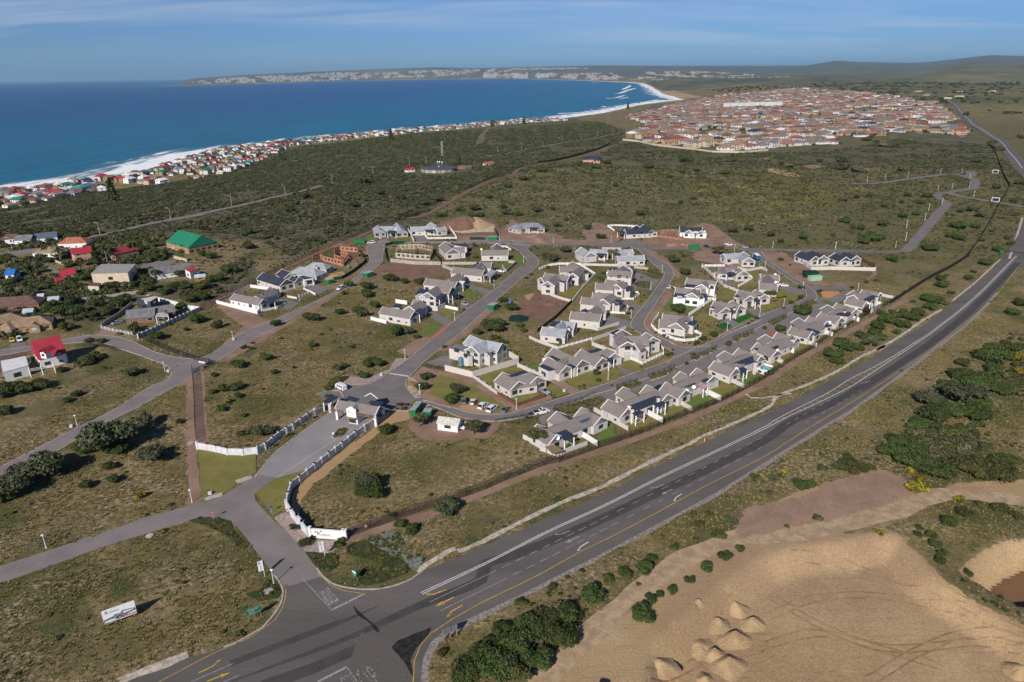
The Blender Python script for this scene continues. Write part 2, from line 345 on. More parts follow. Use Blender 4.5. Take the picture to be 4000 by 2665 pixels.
ct = mixc(rng(noi(.14, 6, .7, 15), .42, .58), (.075, .072, .036), (.145, .125, .085)); ct = mixc(rng(noi(.03, 4, .6, 5), .5, .7), ct, (.080, .080, .032))
cf = mixc(rng(noi(.0016, 6, .6, 5), .4, .6), (.105, .115, .050), (.18, .15, .085)); cf = mixc(rng(noi(.02, 5, .7, 5), .5, .64), cf, (.05, .058, .026))
cs = mixc(rng(noi(.03, 5, .6, 3, dist=1.0), .4, .62), (.40, .285, .16), (.33, .225, .125)); cs = mixc(rng(noi(.012, 4, .6, 41), .5, .65), cs, (.29, .195, .125))
cs = mixc(rng(noi(.11, 6, .7, 77, dist=2.2), .56, .68, 0, .55), cs, (.43, .32, .21))
mpz = N(nt, 'ShaderNodeMapping'); mpz.inputs['Scale'].default_value = (.05, .9, 1); mpz.inputs['Rotation'].default_value = (0, 0, -.5); L.new(P, mpz.inputs[0])
cs = mixc(rng(noi(1.0, 5, .6, 7, mpz.outputs[0], 2.5), .54, .66, 0, .4), cs, (.23, .145, .085))
at = N(nt, 'ShaderNodeAttribute', attribute_name='zone'); sepc = N(nt, 'ShaderNodeSeparateColor'); L.new(at.outputs['Color'], sepc.inputs[0])
cgf = mixc(rng(noi(.05, 5, .65, 61), .42, .58), (.105, .108, .036), (.165, .135, .06)); cgf = mixc(rng(noi(.28, 5, .7, 66), .5, .6, 0, .8), cgf, (.045, .052, .02)); c0 = mixc(mth('MULTIPLY', at.outputs['Alpha'], .75), c0, cgf)
edge = rng(noi(.5, 6, .7, 9), .3, .7, -.35, .35)
cc = mixc(rng(mth('ADD', sepc.outputs[1], edge), .3, .7), c0, ct)
cc = mixc(rng(mth('ADD', sepc.outputs[2], edge), .3, .7), cc, cf)
cc = mixc(rng(mth('ADD', sepc.outputs[0], edge), .42, .58), cc, cs)
att = N(nt, 'ShaderNodeAttribute', attribute_name='town'); cc = mixc(mth('MULTIPLY', att.outputs['Fac'], .85), cc, mixc(rng(noi(.03, 5, .7, 21), .42, .52), (.17, .135, .115), (.075, .085, .04)))
hv = N(nt, 'ShaderNodeHueSaturation'); L.new(cc, hv.inputs['Color']); L.new(rng(noi(2.6, 4, .7, 33), .3, .7, .72, 1.25), hv.inputs['Value']); L.new(hv.outputs[0], b.inputs['Base Color'])
nb = noi(1.6, 9, .72, 0); bp = N(nt, 'ShaderNodeBump'); bp.inputs['Distance'].default_value = .55; bp.inputs['Strength'].default_value = .8
hh = mth('MULTIPLY', nb, rng(sepc.outputs[0], 0, 1, 1.0, .28)); L.new(hh, bp.inputs['Height']); L.new(bp.outputs[0], b.inputs['Normal'])
me.materials.append(gm); ground = bpy.data.objects.new('ground', me); C.objects.link(ground); ground['kind'] = 'structure'
del X, Y, Z, D
sx = graded(-900, 1500, 14, -70000, 2600, 1.05); sy = graded(500, 4700, 14, -2500, 92000, 1.05)
X, Y = np.meshgrid(sx, sy); D = coast_d(X, Y); nx, ny = len(sx), len(sy)
idx = -np.ones(X.size, int); ii, jj = np.meshgrid(np.arange(nx-1), np.arange(ny-1)); a = (jj*nx+ii).ravel()
q = np.stack([a, a+1, a+nx+1, a+nx], -1); R = np.hypot(X, Y).ravel(); Df = D.ravel()
okf = (Df[q].min(1) < 60) & (R[q].max(1) < 95000); q = q[okf]; u, inv = np.unique(q, return_inverse=True)
me = bpy.data.meshes.new('sea'); me.from_pydata(np.stack([X.ravel()[u], Y.ravel()[u], np.full(len(u), SEA)], -1).tolist(), [], inv.reshape(-1, 4).tolist())
at_ = me.attributes.new('shore', 'FLOAT', 'POINT'); at_.data.foreach_set('value', (-Df[u]).astype(np.float32))
sm = bpy.data.materials.new('sea_water'); sm.use_nodes = True; nt = sm.node_tree; b = nt.nodes['Principled BSDF']; L = nt.links
geo = N(nt, 'ShaderNodeNewGeometry'); P = geo.outputs['Position']
at = N(nt, 'ShaderNodeAttribute', attribute_name='shore'); S = at.outputs['Fac']
mpz = N(nt, 'ShaderNodeMapping'); mpz.inputs['Rotation'].default_value = (0, 0, .18); mpz.inputs['Scale'].default_value = (1, .16, 1); L.new(P, mpz.inputs[0]); PS = mpz.outputs[0]
cw = mixc(rng(S, 250, 2400), (.002, .120, .210), (.001, .055, .190)); cw = mixc(rng(S, 1800, 9000), cw, (.001, .042, .150))
cw = mixc(rng(noi(.006, 5, .6, 3, PS), .45, .62, 0, .45), cw, (.006, .09, .15))
cw = mixc(rng(noi(.02, 4, .6, 13, PS), .48, .66, 0, .35), cw, (.004, .03, .09))
sandw = rng(S, 150, 15, 0, .75); cw = mixc(sandw, cw, (.10, .22, .22))
n_f = noi(.035, 7, .68, 3, PS); f1 = mth('ADD', rng(S, 215, 25, -.42, .13), n_f); foam = rng(f1, .42, .56)
foam = mth('MULTIPLY', foam, rng(S, 230, 160))
foam = mth('MAXIMUM', foam, mth('MULTIPLY', rng(noi(.06, 6, .7, 8), .38, .48), rng(mth('ABSOLUTE', mth('SUBTRACT', S, mth('MULTIPLY', rng(noi(.006, 2, .5, 4), .3, .7), 100.0)), 0.0), 16, 5)))
cw = mixc(foam, cw, (.78, .80, .82)); L.new(cw, b.inputs['Base Color'])
L.new(rng(foam, 0, 1, .32, .9), b.inputs['Roughness']); b.inputs['IOR'].default_value = 1.33; b.inputs['Specular IOR Level'].default_value = .12
nb = mth('ADD', noi(.05, 6, .6, 2, PS), mth('MULTIPLY', noi(.5, 5, .6, 2), .1)); bp = N(nt, 'ShaderNodeBump'); bp.inputs['Distance'].default_value = 5.0; bp.inputs['Strength'].default_value = .5; L.new(nb, bp.inputs['Height']); L.new(bp.outputs[0], b.inputs['Normal'])
me.materials.append(sm); sea = bpy.data.objects.new('sea', me); C.objects.link(sea); sea['kind'] = 'structure'
foam_m = M('sea_foam', (.8, .82, .84), var=.1, scale=.05)
for s, w in (('c 860,435 950,430 1040,405', 26), ('c 940,395 1000,385 1060,362 1140,340', 40), ('c 1010,355 1060,335 1090,315', 46), ('c 980,440 1070,425', 22), ('c 420,575 600,568 800,545 1000,520 1145,492', 15),
             ('c 300,607 480,590 700,570', 9), ('c 1170,485 1230,468 1350,445', 26), ('c 740,290 790,293', 30), ('a 0,1315 150,1300 305,1283', 3.5), ('a 850,1215 1000,1195 1400,1120 1750,1070 2354,960', 5), ('b 0,985 200,955 500,893 780,865', 6), ('c 820,512 865,512', 14)):
    ln = smooth_line([G0(p, SEA) for p in px(s)], 25); n = len(ln)
    mb = MB(); V = []
    for i, p in enumerate(ln):
        a = Vector(ln[max(0, i-1)]); c = Vector(ln[min(n-1, i+1)]); t = (c-a).normalized(); nr = Vector((-t.y, t.x, 0)); ww = w*min(1, .25+4*min(i, n-1-i)/n)*(.7+.5*abs(noise.noise(p*.01)))
        V += [tuple(p+nr*ww*.5+Vector((0, 0, .15))), tuple(p+Vector((0, 0, 1.3))), tuple(p-nr*ww*.5+Vector((0, 0, .15)))]
    Fc = []
    for i in range(n-1): Fc += [(3*i+1, 3*i+4, 3*i+3, 3*i), (3*i+2, 3*i+5, 3*i+4, 3*i+1)]
    mk('breaking_wave', V, Fc, foam_m, kind='structure')
def az_el(p):
    d = ray(p); return math.atan2(d.x, d.y), math.atan2(d.z, math.hypot(d.x, d.y))
def hills(name, sky_pts, Dr0, D0, D1, z0, mat, rough=12.0, nr=14, step=.0016):
    """ridge that meets the given skyline at distance Dr, front foot at D0, back foot at D1"""
    ae = sorted(az_el(p) for p in px(sky_pts)); A = [q[0] for q in ae]; E = [q[1] for q in ae]
    az = np.arange(A[0], A[-1], step); el = np.interp(az, A, E); V = []; n = len(az)
    for k in range(nr+1):
        t = k/nr; 
        for i in range(n):
            dd = D0[0]+(D0[1]-D0[0])*i/n if isinstance(D0, tuple) else (D0(az[i]) if callable(D0) else D0)
            t1 = min(1, t/.75)
            Dr = Dr0(dd) if callable(Dr0) else Dr0; Dn = dd+(Dr-dd)*t1 if t <= .75 else Dr+(D1-Dr)*(t-.75)/.25; zr = CAMH+Dr*math.tan(el[i]); s = t1*t1*(3-2*t1) if t1 < 1 else 1-(t-.75)/.25*.9
            z = z0+(zr-z0)*s; x = Dn*math.sin(az[i]); y = Dn*math.cos(az[i])
            if k not in (0,) and t < .74: z += rough*(noise.noise(Vector((x*.0012, y*.0012, 1)))+.6*noise.noise(Vector((x*.004, y*.004, 4))))*min(1, t1*3)*min(1, (1-t1)*4)
            V.append((x, y, z))
    Fc = [(k*n+i, k*n+i+1, (k+1)*n+i+1, (k+1)*n+i) for k in range(nr) for i in range(n-1)]
    return mk(name, V, Fc, mat, smooth_=True, kind='structure')
hm1 = M('far_slope', (.13, .125, .085), var=.1, scale=.0009, col2=(.08, .09, .055), scale2=.01, mix=(.35, .6))
hm2 = M('hill_slope', (.19, .15, .085), var=.16, scale=.0014, col2=(.075, .095, .04), scale2=.008, mix=(.3, .62))
hm3 = M('dark_headland', (.14, .125, .075), var=.12, scale=.003, col2=(.065, .075, .042), scale2=.03, mix=(.35, .6))
def citydist(az, t0=9000):
    t = np.arange(t0, 30000, 150.0); d = coast_d(t*math.sin(az), t*math.cos(az)); k = np.where(d > 0)[0]
    return float(t[k[0]])+60 if len(k) else 15500.0
hills('hills', 'z 680,334 735,312 762,306 820,302 1000,291 1150,284 1300,278 1500,269 1700,263 1850,266 2100,261 2350,256 2600,258 3000,258 3150,256 3220,245 3270,238 3330,242 3450,245 3560,246 3640,242 3750,230 3830,220 3880,216 3950,219 4100,222 4500,230', 24500, citydist, 30000, SEA+3, hm1, 26)
hills('hills', 'z 3330,345 3400,312 3470,304 3560,290 3650,272 3740,254 3830,257 3900,258 4000,252 4200,245 4600,250', 7800, 5200, 9800, -2, hm2, 26)
hills('hills', 'z 2500,345 2530,322 2570,310 2620,303 2720,299 2850,303 3000,302 3100,298 3170,294 3260,297 3340,302 3400,306 3520,330 3600,345', lambda d: max(7000, d+900), lambda az: max(5200, citydist(az, 4000)), 11500, -62, hm3, 14)
asph = M('highway_asphalt', (.094, .084, .078), rough=.9, var=.10, scale=.10, col2=(.13, .115, .106), scale2=6, stretch=(.12, 1, 1, .55), mix=(.35, .65))
track = M('worn_asphalt', (.052, .047, .046), rough=.85, var=.12, scale=.3, col2=(.066, .06, .057), scale2=5)
stone = M('rough_verge', (.26, .22, .20), var=.2, scale=1.5, bump=.1)
pave = M('road_pavers', (.150, .130, .128), rough=.9, var=.07, scale=.15, col2=(.185, .162, .158), scale2=7)
pave2 = M('old_road_asphalt', (.215, .185, .178), rough=.9, var=.08, scale=.12, col2=(.175, .152, .148), scale2=5)
fore = M('forecourt_pavers', (.26, .24, .245), rough=.9, var=.05, scale=.1, col2=(.22, .205, .21), scale2=6)
drive = M('driveway_pavers', (.19, .17, .165), rough=.9, var=.08, scale=.2, col2=(.165, .145, .14), scale2=7)
brickp = M('red_brick_paving', (.30, .13, .08), var=.15, scale=1)
dirt = M('bare_earth', (.27, .175, .125), rough=.97, var=.12, scale=.12, col2=(.20, .125, .088), scale2=2.2, bump=.1, bscale=1.5)
rdirt = M('red_brown_soil', (.155, .085, .058), rough=.97, var=.14, scale=.2, col2=(.20, .12, .08), scale2=2, bump=.15)
ochre = M('ochre_sand', (.37, .245, .13), rough=.97, var=.1, scale=.4, col2=(.34, .22, .11), bump=.08)
gravel = M('pinkish_gravel', (.33, .26, .235), rough=.97, var=.14, scale=1.2, scale2=9)
lawn = M('lawn_grass', (.145, .140, .032), rough=.95, var=.14, scale=.25, col2=(.19, .16, .05), scale2=5, bump=.05)
lawn2 = M('green_lawn_grass', (.075, .135, .024), rough=.95, var=.12, scale=.4, col2=(.12, .15, .035), scale2=6, bump=.05)
turf = M('artificial_turf', (.008, .095, .012), rough=.9, var=.06, scale=1)
mat_green = M('ice_plant', (.022, .050, .012), rough=.9, var=.3, scale=.5, col2=(.060, .055, .020), scale2=5, bump=.2)
greyplant = M('grey_groundcover', (.17, .19, .155), rough=.95, var=.2, scale=1.5, scale2=7, bump=.25)
kerb = M('kerb_concrete', (.42, .37, .33), var=.12, scale=.6)
white_p = M('white_road_paint', (.62, .61, .60), rough=.7, var=.12, scale=1.5)
worn_p = M('worn_white_paint', (.33, .32, .31), rough=.8, var=.2, scale=2.5)
yellow_p = M('yellow_road_paint', (.55, .33, .05), rough=.7, var=.15, scale=1.5)
dustm = M('dusty_asphalt', (.104, .091, .081), rough=.95, var=.12, scale=.2, col2=(.10, .09, .08))
HWY = gp('q -900,1560 -350,1385 p 1790,1287 1900,1245 2000,1190 2100,1130 2210,1000 2255,910 2262,830 q 425,775 690,680 740,720 800,770 900,805 1050,825 1200,820 1350,785 1450,740 1520,690 1820,568 2354,335 u 400,1165 800,1000 1100,860 1400,700 1600,600 1900,455 2353,245 t 400,470 700,310 900,200 1100,90 o 1000,900 1250,745 1400,660 1600,510 1800,340 1950,230 2060,120 2140,50 j 2100,1600 2190,1480 2240,1330 2290,1200 2349,1080 z 4045,800 4050,740')
HWYR = gp('z 4130,800 4110,900 o 2354,60 2250,160 2100,330 1950,500 1800,640 1600,790 1300,1020 1000,1240 750,1420 500,1568 u 1900,920 1600,1080 1300,1240 1000,1400 700,1550 q 2354,850 2100,970 1900,1060 1720,1150 1600,1250 1540,1380 1520,1566 1540,1800 -900,1900')
sheet('highway', HWY+HWYR, asph, .045)
ribbon('highway', smooth_line([G(p) for p in px('o 2354,-20 z 4060,870 4078,790 4066,745 4030,695 j 2320,560 2240,450 2100,280 1930,165 1790,80 d 1790,575 1735,510 1660,455 1560,400 1500,370')], 6), 15, asph, .55, follow=True)
ribbon('centre_line', smooth_line([G(p) for p in px('j 2330,570 2240,450 2100,280 1930,165 1790,80 d 1790,575 1735,510 1660,455')], 6), .7, M('white_road_paint', (.62, .61, .60), rough=.7, var=.12, scale=1.5), .62, follow=True, ko=False)
near_r = [p for p in gp('q 1700,1190 1960,1050 2354,870 u 700,1560 1000,1410 1300,1250 1600,1090 1900,930 2353,650 o 500,1578 750,1430 1000,1250 1300,1030 1600,800 1800,650 1950,510 2100,340')]
ribbon('road_shoulder', smooth_line(near_r, 2.5), lambda t: 1.6+.5*math.sin(t*90), stone, .035)
ribbon('road_shoulder', smooth_line(gp('q 1530,1700 1530,1566 1545,1400 1610,1260 1740,1150'), 2), 2.4, stone, .038)
ribbon('lane_wear', smooth_line(gp('q 0,1566 500,1380 1000,1190 1500,960 2000,755 u 0,1500 200,1440 500,1330 900,1160 1400,925 2000,640 2353,455 t 400,640 700,505 1000,350 o 1200,1000 1500,800 1800,560 2100,270 2300,60'), 3), lambda t: .3+2.7*min(1, 9*t), track, .050)
ribbon('lane_wear', smooth_line(gp('q 250,1600 700,1440 1200,1210'), 3), lambda t: .2+2.4*min(1, 4*(1-t)), track, .052)
ribbon('lane_wear', smooth_line(gp('q 0,1420 500,1230 1000,1040 1200,950'), 3), lambda t: .1+1.5*min(1, 3*(1-t)), track, .053)
sheet('road_dust', gp('q 1050,1160 1330,1250 1420,1420 1480,1566 1350,1700 1000,1700 940,1450 1010,1330'), dustm, .054, amp=.5)
sheet('road_patch', gp('q 1290,1290 1340,1235 1550,1160 1620,1130 1580,1200 1500,1290 1440,1400 1450,1480 1480,1540 1400,1430 1350,1360'), M('fresh_tar', (.022, .02, .02), var=.3, scale=1), .056, amp=.35)
ribbon('road_patch', jitter(smooth_line(gp('q 985,960 1010,1005 1060,1050 1130,1100 1190,1160 1245,1215'), 1), .25, 1)[:-12], lambda t: .2+.55*abs(math.sin(t*5)), MATS['fresh_tar'], .057)
sheet('road_patch', gp('q 440,770 560,740 690,685 710,700 600,760 470,800'), pave2, .056)
PV = .046
ENT = gp('p 2262,830 2240,770 2190,700 2090,580 1990,440 1900,330 1850,280 1790,255 1700,246 1600,248 1510,280 1200,370 800,495 400,640 0,778 -300,870 -300,745 0,640 400,510 800,380 1200,240 1500,160 1620,125 1750,80 1860,40 1920,0')+gp('l 20,1222 160,1110 240,1062 430,1100 260,1215 222,1250 230,1310 470,1566')+gp('q 410,320 600,530 690,655 740,720')+gp('q 600,760 440,790')
sheet('entrance_road', ENT, pave2, PV+.006)
sheet('forecourt', gp('l 238,1064 410,872 700,650 885,525 915,505 1000,440 1420,470 1330,565 1310,590 1150,712 1000,835 880,930 755,1008 430,1102'), fore, PV+.010)
def road(name, left, right, mat, z, kerbs=(1, 1), cv=True):
    a = gp(left); b = gp(right)
    if cv: a = smooth_line(a, 3); b = smooth_line(b, 3)
    sheet(name, a+b[::-1], mat, z)
    for on, ln in zip(kerbs, (a, b)):
        if on: ribbon('kerb', ln, .28, kerb, .115, h=.12, ko=False)
road('estate_road', 'l 800,330 940,275 1050,237 1200,250 1300,228 1440,140 1640,0 g 1000,1300 1300,1050 1560,860 1800,645 1925,548 1930,510 1860,435 1790,385 1700,345', 'l 1000,470 1420,480 1700,480 1830,430 1760,380 1640,300 1612,215 1650,165 1820,0 g 1180,1350 1500,1060 1850,750 2000,640 2072,560 2050,490 1975,430 1945,385 1990,350', pave, PV+.020)
sheet('road_band', gp('l 1462,135 1640,163 1638,172 1460,143'), white_p, PV+.030)
road('estate_road', 'g 1990,352 1650,330 1140,322 800,322 600,320 280,345 f 1880,290 1870,390 1850,450 1700,560 1530,680 1180,850 890,1040 700,1130 340,1350', 'g 2100,300 1800,298 1640,285 1140,305 800,308 600,308 230,310 f 1735,285 1720,310 1750,420 1640,560 1400,720 880,962 590,1080 270,1290 110,1335', pave2, PV+.023, (1, 1))
road('estate_road', 'g 1900,300 2353,338 h 300,333 700,338 900,322 1200,345 1290,365 1740,385 i 300,372 560,382 700,385 1500,396 2353,398 j 300,1500 850,1508 960,1470 1100,1320 1300,1080 1425,960 1330,905 1300,860', 'g 1900,360 2100,350 h 300,352 700,362 1060,378 1150,395 1290,400 1740,402 i 110,398 560,392 700,412 810,422 1000,415 1500,428 2353,425 j 0,1540 900,1532 1080,1500 1150,1420 1250,1300 1500,1000 1525,970 1410,895 1430,850', pave, PV+.026, (0, 0))
road('estate_road', 'h 1060,372 1150,395 1215,460 1330,565 1440,640 1445,715 1340,870 1200,1060 1090,1200 1078,1290 1180,1360 n 600,320 720,370 850,440 940,500 978,555 960,598 900,650', 'h 1230,380 1260,415 1330,470 1500,570 1565,680 1480,840 1370,1000 1270,1150 1228,1230 1250,1310 1400,1410 1600,1490 n 900,400 1060,458 1240,465 1400,440', pave, PV+.029)
road('estate_road', 'l 1690,340 1760,380 2050,462 m 440,1020 700,1100 950,1115 1180,1098 1400,1030 1700,938 1950,862 2353,730 n 420,790 700,695 960,598 1240,465 1500,360 1700,270 2000,140 i 300,1400 700,1200 1000,1080 1200,1010 1322,940 1310,880 1240,820 1000,650 800,520 690,440 560,390', 'l 1600,420 1850,440 2100,540 m 600,1150 850,1192 1000,1195 1400,1135 1640,1060 2000,955 n 0,1022 300,940 560,850 850,760 1200,612 1500,480 1900,283 i 500,1420 850,1262 1200,1095 1350,1030 1440,965 1445,920 1420,880 1300,790 1150,700 1000,600 880,520 800,415', pave, PV+.033)
road('estate_road', 'i 1240,770 1300,790 1470,825 1600,838 1640,810 1780,815', 'i 1290,880 1440,890 1480,855 1600,865 1780,870 1825,855', pave, PV+.036, (0, 0))
road('village_road', 'k -60,1270 0,1240 350,1060 700,880 1000,735 1400,490 1540,435 1575,385 1560,330 1490,285 1300,215 1080,140 980,105 780,88 580,105 240,170 0,215 -100,235', 'k -60,1400 0,1365 160,1270 430,1140 700,985 1000,820 1300,670 1580,510 1720,440 1790,400 1890,300 1890,240 1700,238 1500,200 1400,168 1270,105 1100,45 950,25 780,28 560,72 240,130 0,160 -100,180', pave2, PV+.040)
road('village_road', 'e -100,420 0,400 100,385 250,440 400,490 520,560 400,600 330,620', 'e -100,350 0,352 180,325 330,305 560,262 600,280 330,345 180,370 290,395 400,440 540,515 560,560', pave2, PV+.043, (0, 0))
ribbon('village_road', smooth_line(gt('e 700,250 840,212 940,187 1150,140 1400,80 1870,0 a 1550,1560 1800,1510 2100,1445 2354,1390 b 150,1350 380,1300 600,1240'), 6), 6.5, pave2, .35, follow=True)
ribbon('village_road', smooth_line(gt('b 1960,1000 2150,965 2354,935 c 150,910 300,880 450,850 600,828 800,795 980,760'), 10), 7.0, pave2, .6, follow=True)
ribbon('village_road', smooth_line(gt('c 980,760 1100,735 1300,690 1480,650'), 10), 7.0, pave2, .6, follow=True)
ribbon('estate_road', smooth_line(gt('j 1340,850 1420,848 1500,842 1640,815 1780,792 1795,760 1790,720 1770,690 1690,665 1600,640 1450,632 1250,660 1000,690 800,720 600,740 340,742'), 4), 7.0, pave, .22, follow=True)
ribbon('estate_road', smooth_line(gt('j 1470,853 1700,900 2000,950 2200,980 2349,1012'), 6), 5.5, pave2, .24, follow=True)
ribbon('estate_road', smooth_line(gt('j 1700,665 1750,630 1740,600'), 5), 9.0, pave, .24, follow=True)
def line(s, w, mat, z=.062, name='road_marking'): ribbon(name, smooth_line(gp(s), 4), w, mat, z, ko=False)
UPW = 'q 1525,856 2354,466 u 500,1232 1000,1003 1500,752 2000,518 2353,343 '
line('q 1522,852 u 0,1490 500,1235 1000,1005 1500,752 2000,518 2353,343 t 250,637 430,540 700,405 900,280 1100,180 1280,78 o 1380,777 1480,714 1600,622 1750,507 1950,332 2100,182 2280,0', .20, white_p)
line('q 1535,864 u 0,1504 500,1249 1000,1018 1500,766 2000,532 2353,362 o 200,1470 400,1380 650,1260 800,1180 950,1080 1130,960 1300,850 1430,762 1500,716 1600,636 1750,522 1950,348 2100,198 2290,0', .20, white_p)
line('q 1462,1700 1462,1566 1470,1400 1520,1270 1600,1180 1780,1060 2000,935 2354,765 u 490,1568 800,1395 1000,1300 1400,1090 1800,870 2100,720 2353,590 o 400,1568 700,1390 1000,1200 1300,1000 1500,860 1700,700 1880,560 2100,360 2300,100', .16, yellow_p)
line('q 692,688 800,790 900,835 1080,862', .14, yellow_p)
line('p 2287,815 2280,900 2260,970 2200,1070 2000,1210 1700,1340 1270,1566 900,1740', .14, yellow_p)
line('q 575,738 815,995', .13, worn_p); line('q 820,985 1065,865', .45, worn_p)
line('q 700,1566 930,1445', .45, worn_p); line('q 930,1445 1010,1560', .13, worn_p)
line('q 1595,927 2125,675', .13, worn_p, .063); line('q 1675,998 2205,740', .13, worn_p, .063)
line('p 1530,1566 1865,1418', .14, worn_p); line('p 1790,1566 1910,1512', .14, worn_p)
rowA = px('u 168,1520 282,1465 391,1412 497,1360 600,1310 702,1260 800,1213 893,1167 985,1120 1121,1053 1250,989 1371,927 1490,867 1604,811 1713,755 1818,702 1919,650 2014,601 2108,551 2197,504 2283,459 o 182,1543 264,1496 342,1453 418,1411 490,1371 560,1331 627,1290 690,1253 740,1220')
rowB = px('q 2290,695 u 368,1528 478,1473 583,1420 689,1367 790,1316 890,1265 980,1221 1074,1172 1209,1103 1340,1035 1461,972 1579,912 1693,853 1802,797 1905,742 2007,688 2103,637 2197,587 2284,539 o 356,1529 435,1485 510,1441 583,1399 652,1358 718,1319 781,1280 843,1243')
for row in (rowA, rowB):
    g = [G0(p) for p in row]; mb = MB()
    for i, p in enumerate(g):
        d = (g[min(i+1, len(g)-1)]-g[max(0, i-1)]).normalized(); n = Vector((-d.y, d.x, 0))*.075
        a = p-d*1.15; c = p+d*1.15; mb.add([(q.x, q.y, .064) for q in (a-n, c-n, c+n, a+n)], [(0, 1, 2, 3)])
    mb.build('lane_dashes', worn_p, kind='structure')
UP = smooth_line(gp('o 0,1548 400,1350 700,1170 1000,1010 1200,900 1380,780 1480,716'), 1); LO = smooth_line(gp('o 20,1560 400,1380 650,1260 800,1180 950,1080 1130,960 1300,850 1430,762 1490,718'), 1)
mb = MB()
for p in gp('o 20,1555 88,1522 152,1490 218,1457 282,1424 342,1393 402,1362 460,1332 517,1302 573,1272 628,1243 680,1215 732,1190 780,1163 830,1137 877,1110 923,1084 968,1057 1012,1030 1054,1005 1096,978 1135,962 1175,930 1212,905 1250,880 1286,856 1320,834 1355,810 1388,788 1422,768 1455,745'):
    u = min(UP, key=lambda q: (q-p).length); l = min(LO, key=lambda q: (q-p).length); c = (u+l)/2; g = min((u-l).length/2-.22, 1.2)
    if g < .1: continue
    n = (u-l).normalized(); d = Vector((n.y, -n.x, 0)); hl = .62
    for (a0, b0, wd) in ((-1, -1, 0), (1, 1, 0)):
        pass
    P_ = lambda x, y: (c.x+d.x*x+n.x*y, c.y+d.y*x+n.y*y, .065)
    w_ = .13
    for (x0, x1, y0, y1) in ((-hl, hl, g-w_, g), (-hl, hl, -g, -g+w_), (-hl, -hl+w_, -g+w_, g-w_), (hl-w_, hl, -g+w_, g-w_)):
        if y1 > y0: mb.add([P_(x0, y0), P_(x1, y0), P_(x1, y1), P_(x0, y1)], [(0, 1, 2, 3)])
mb.build('yellow_hatching', yellow_p, kind='structure')
def arrow(s, mat, side=0, w=.22):
    a, b = gp(s); d = (b-a); Ln = d.length; d.normalize(); n = Vector((-d.y, d.x, 0)); P_ = lambda x, y: (a.x+d.x*x+n.x*y, a.y+d.y*x+n.y*y, .066)
    if side == 0: v = [P_(0, -w/2), P_(Ln*.6, -w/2), P_(Ln*.6, -w*1.7), P_(Ln, 0), P_(Ln*.6, w*1.7), P_(Ln*.6, w/2), P_(0, w/2)]; f = [(0, 1, 5, 6), (2, 3, 4)]
    else:
        q = side*w; v = [P_(0, -w/2), P_(Ln*.62, -w/2), P_(Ln*.62, w/2), P_(0, w/2), P_(Ln*.80, q*1.3-w*.5), P_(Ln*.80, q*1.3+w*.5), P_(Ln*.74, q*.2), P_(Ln*.82, q*2.9), P_(Ln, q*2.0)]; f = [(0, 1, 2, 3), (1, 4, 5, 2), (6, 8, 7) if side > 0 else (6, 7, 8)]
    o = mk('arrow_marking', v, f, mat, kind='structure')
for s, sd in (('q 1725,827 1570,887', -1), ('q 1790,887 1645,960', 0), ('q 1857,952 1710,1035', 1)): arrow(s, yellow_p, sd, .30)
for s, sd in (('u 700,1228 578,1275', -1), ('u 775,1275 655,1332', 0), ('u 853,1322 742,1390', 1), ('u 1480,842 1378,883', -1), ('u 1555,882 1462,925', 0), ('u 1632,920 1548,975', 1), ('o 940,1150 865,1180', -1)): arrow(s, worn_p if sd <= 0 else white_p, sd, .26)
for s, sd in (('p 1590,1495 1780,1400', 1), ('p 1655,1562 1840,1490', 0)): arrow(s, yellow_p, sd, .26)
_txt = {}
def text_geo(t, spacing=1.0):
    """flat letters as triangles in the unit box: (verts, faces, width)"""
    k = (t, spacing)
    if k in _txt: return _txt[k]
    cu = bpy.data.curves.new('lettering', 'FONT'); cu.body = t; cu.size = 1; cu.space_character = spacing; cu.resolution_u = 2
    o = bpy.data.objects.new('lettering', cu); C.objects.link(o); dg = bpy.context.evaluated_depsgraph_get(); dg.update(); m = bpy.data.meshes.new_from_object(o.evaluated_get(dg))
    v = [tuple(q.co) for q in m.vertices]; f = [tuple(g.vertices) for g in m.polygons]; bpy.data.objects.remove(o); bpy.data.curves.remove(cu); bpy.data.meshes.remove(m)
    x0 = min(q[0] for q in v); x1 = max(q[0] for q in v); y0 = min(q[1] for q in v); y1 = max(q[1] for q in v)
    v = [((q[0]-x0)/(x1-x0), (q[1]-y0)/(y1-y0)) for q in v]; _txt[k] = (v, f, (x1-x0)/(y1-y0)); return _txt[k]
def text_on(mb, t, o, ux, uy, spacing=1.0, bold=0):
    """lay the letters with lower-left corner o, full width vector ux, full height vector uy"""
    v, f, r = text_geo(t, spacing); o = Vector(o); ux = Vector(ux); uy = Vector(uy)
    for k in range(1+bold):
        n = ux.cross(uy).normalized()*.002*k
        mb.add([o+ux*(q[0]+k*.012)+uy*q[1]+n for q in v], f)
def road_text(t, bl, br, tl, mat, z=.067):
    a, b, c = gp(bl)[0], gp(br)[0], gp(tl)[0]; a.z = b.z = c.z = z; mb = MB(); text_on(mb, t, a, b-a, c-a, 1.1, 1)
    o = mb.build('painted_word', mat, kind='structure'); return o
road_text('STOP', 'q 778,808', 'q 700,850', 'q 872,915', worn_p)
road_text('STOP', 'q 985,1700', 'q 1240,1590', 'q 860,1535', M('very_worn_paint', (.19, .18, .17), var=.3, scale=2))
road_text('STOP', 'k 1625,300', 'k 1650,265', 'k 1680,300', white_p)
line('k 1485,238 1640,290 1705,318 1738,350 1700,392 1550,480 1000,780 805,888', .13, white_p); line('k 1690,312 1770,268', .3, white_p)
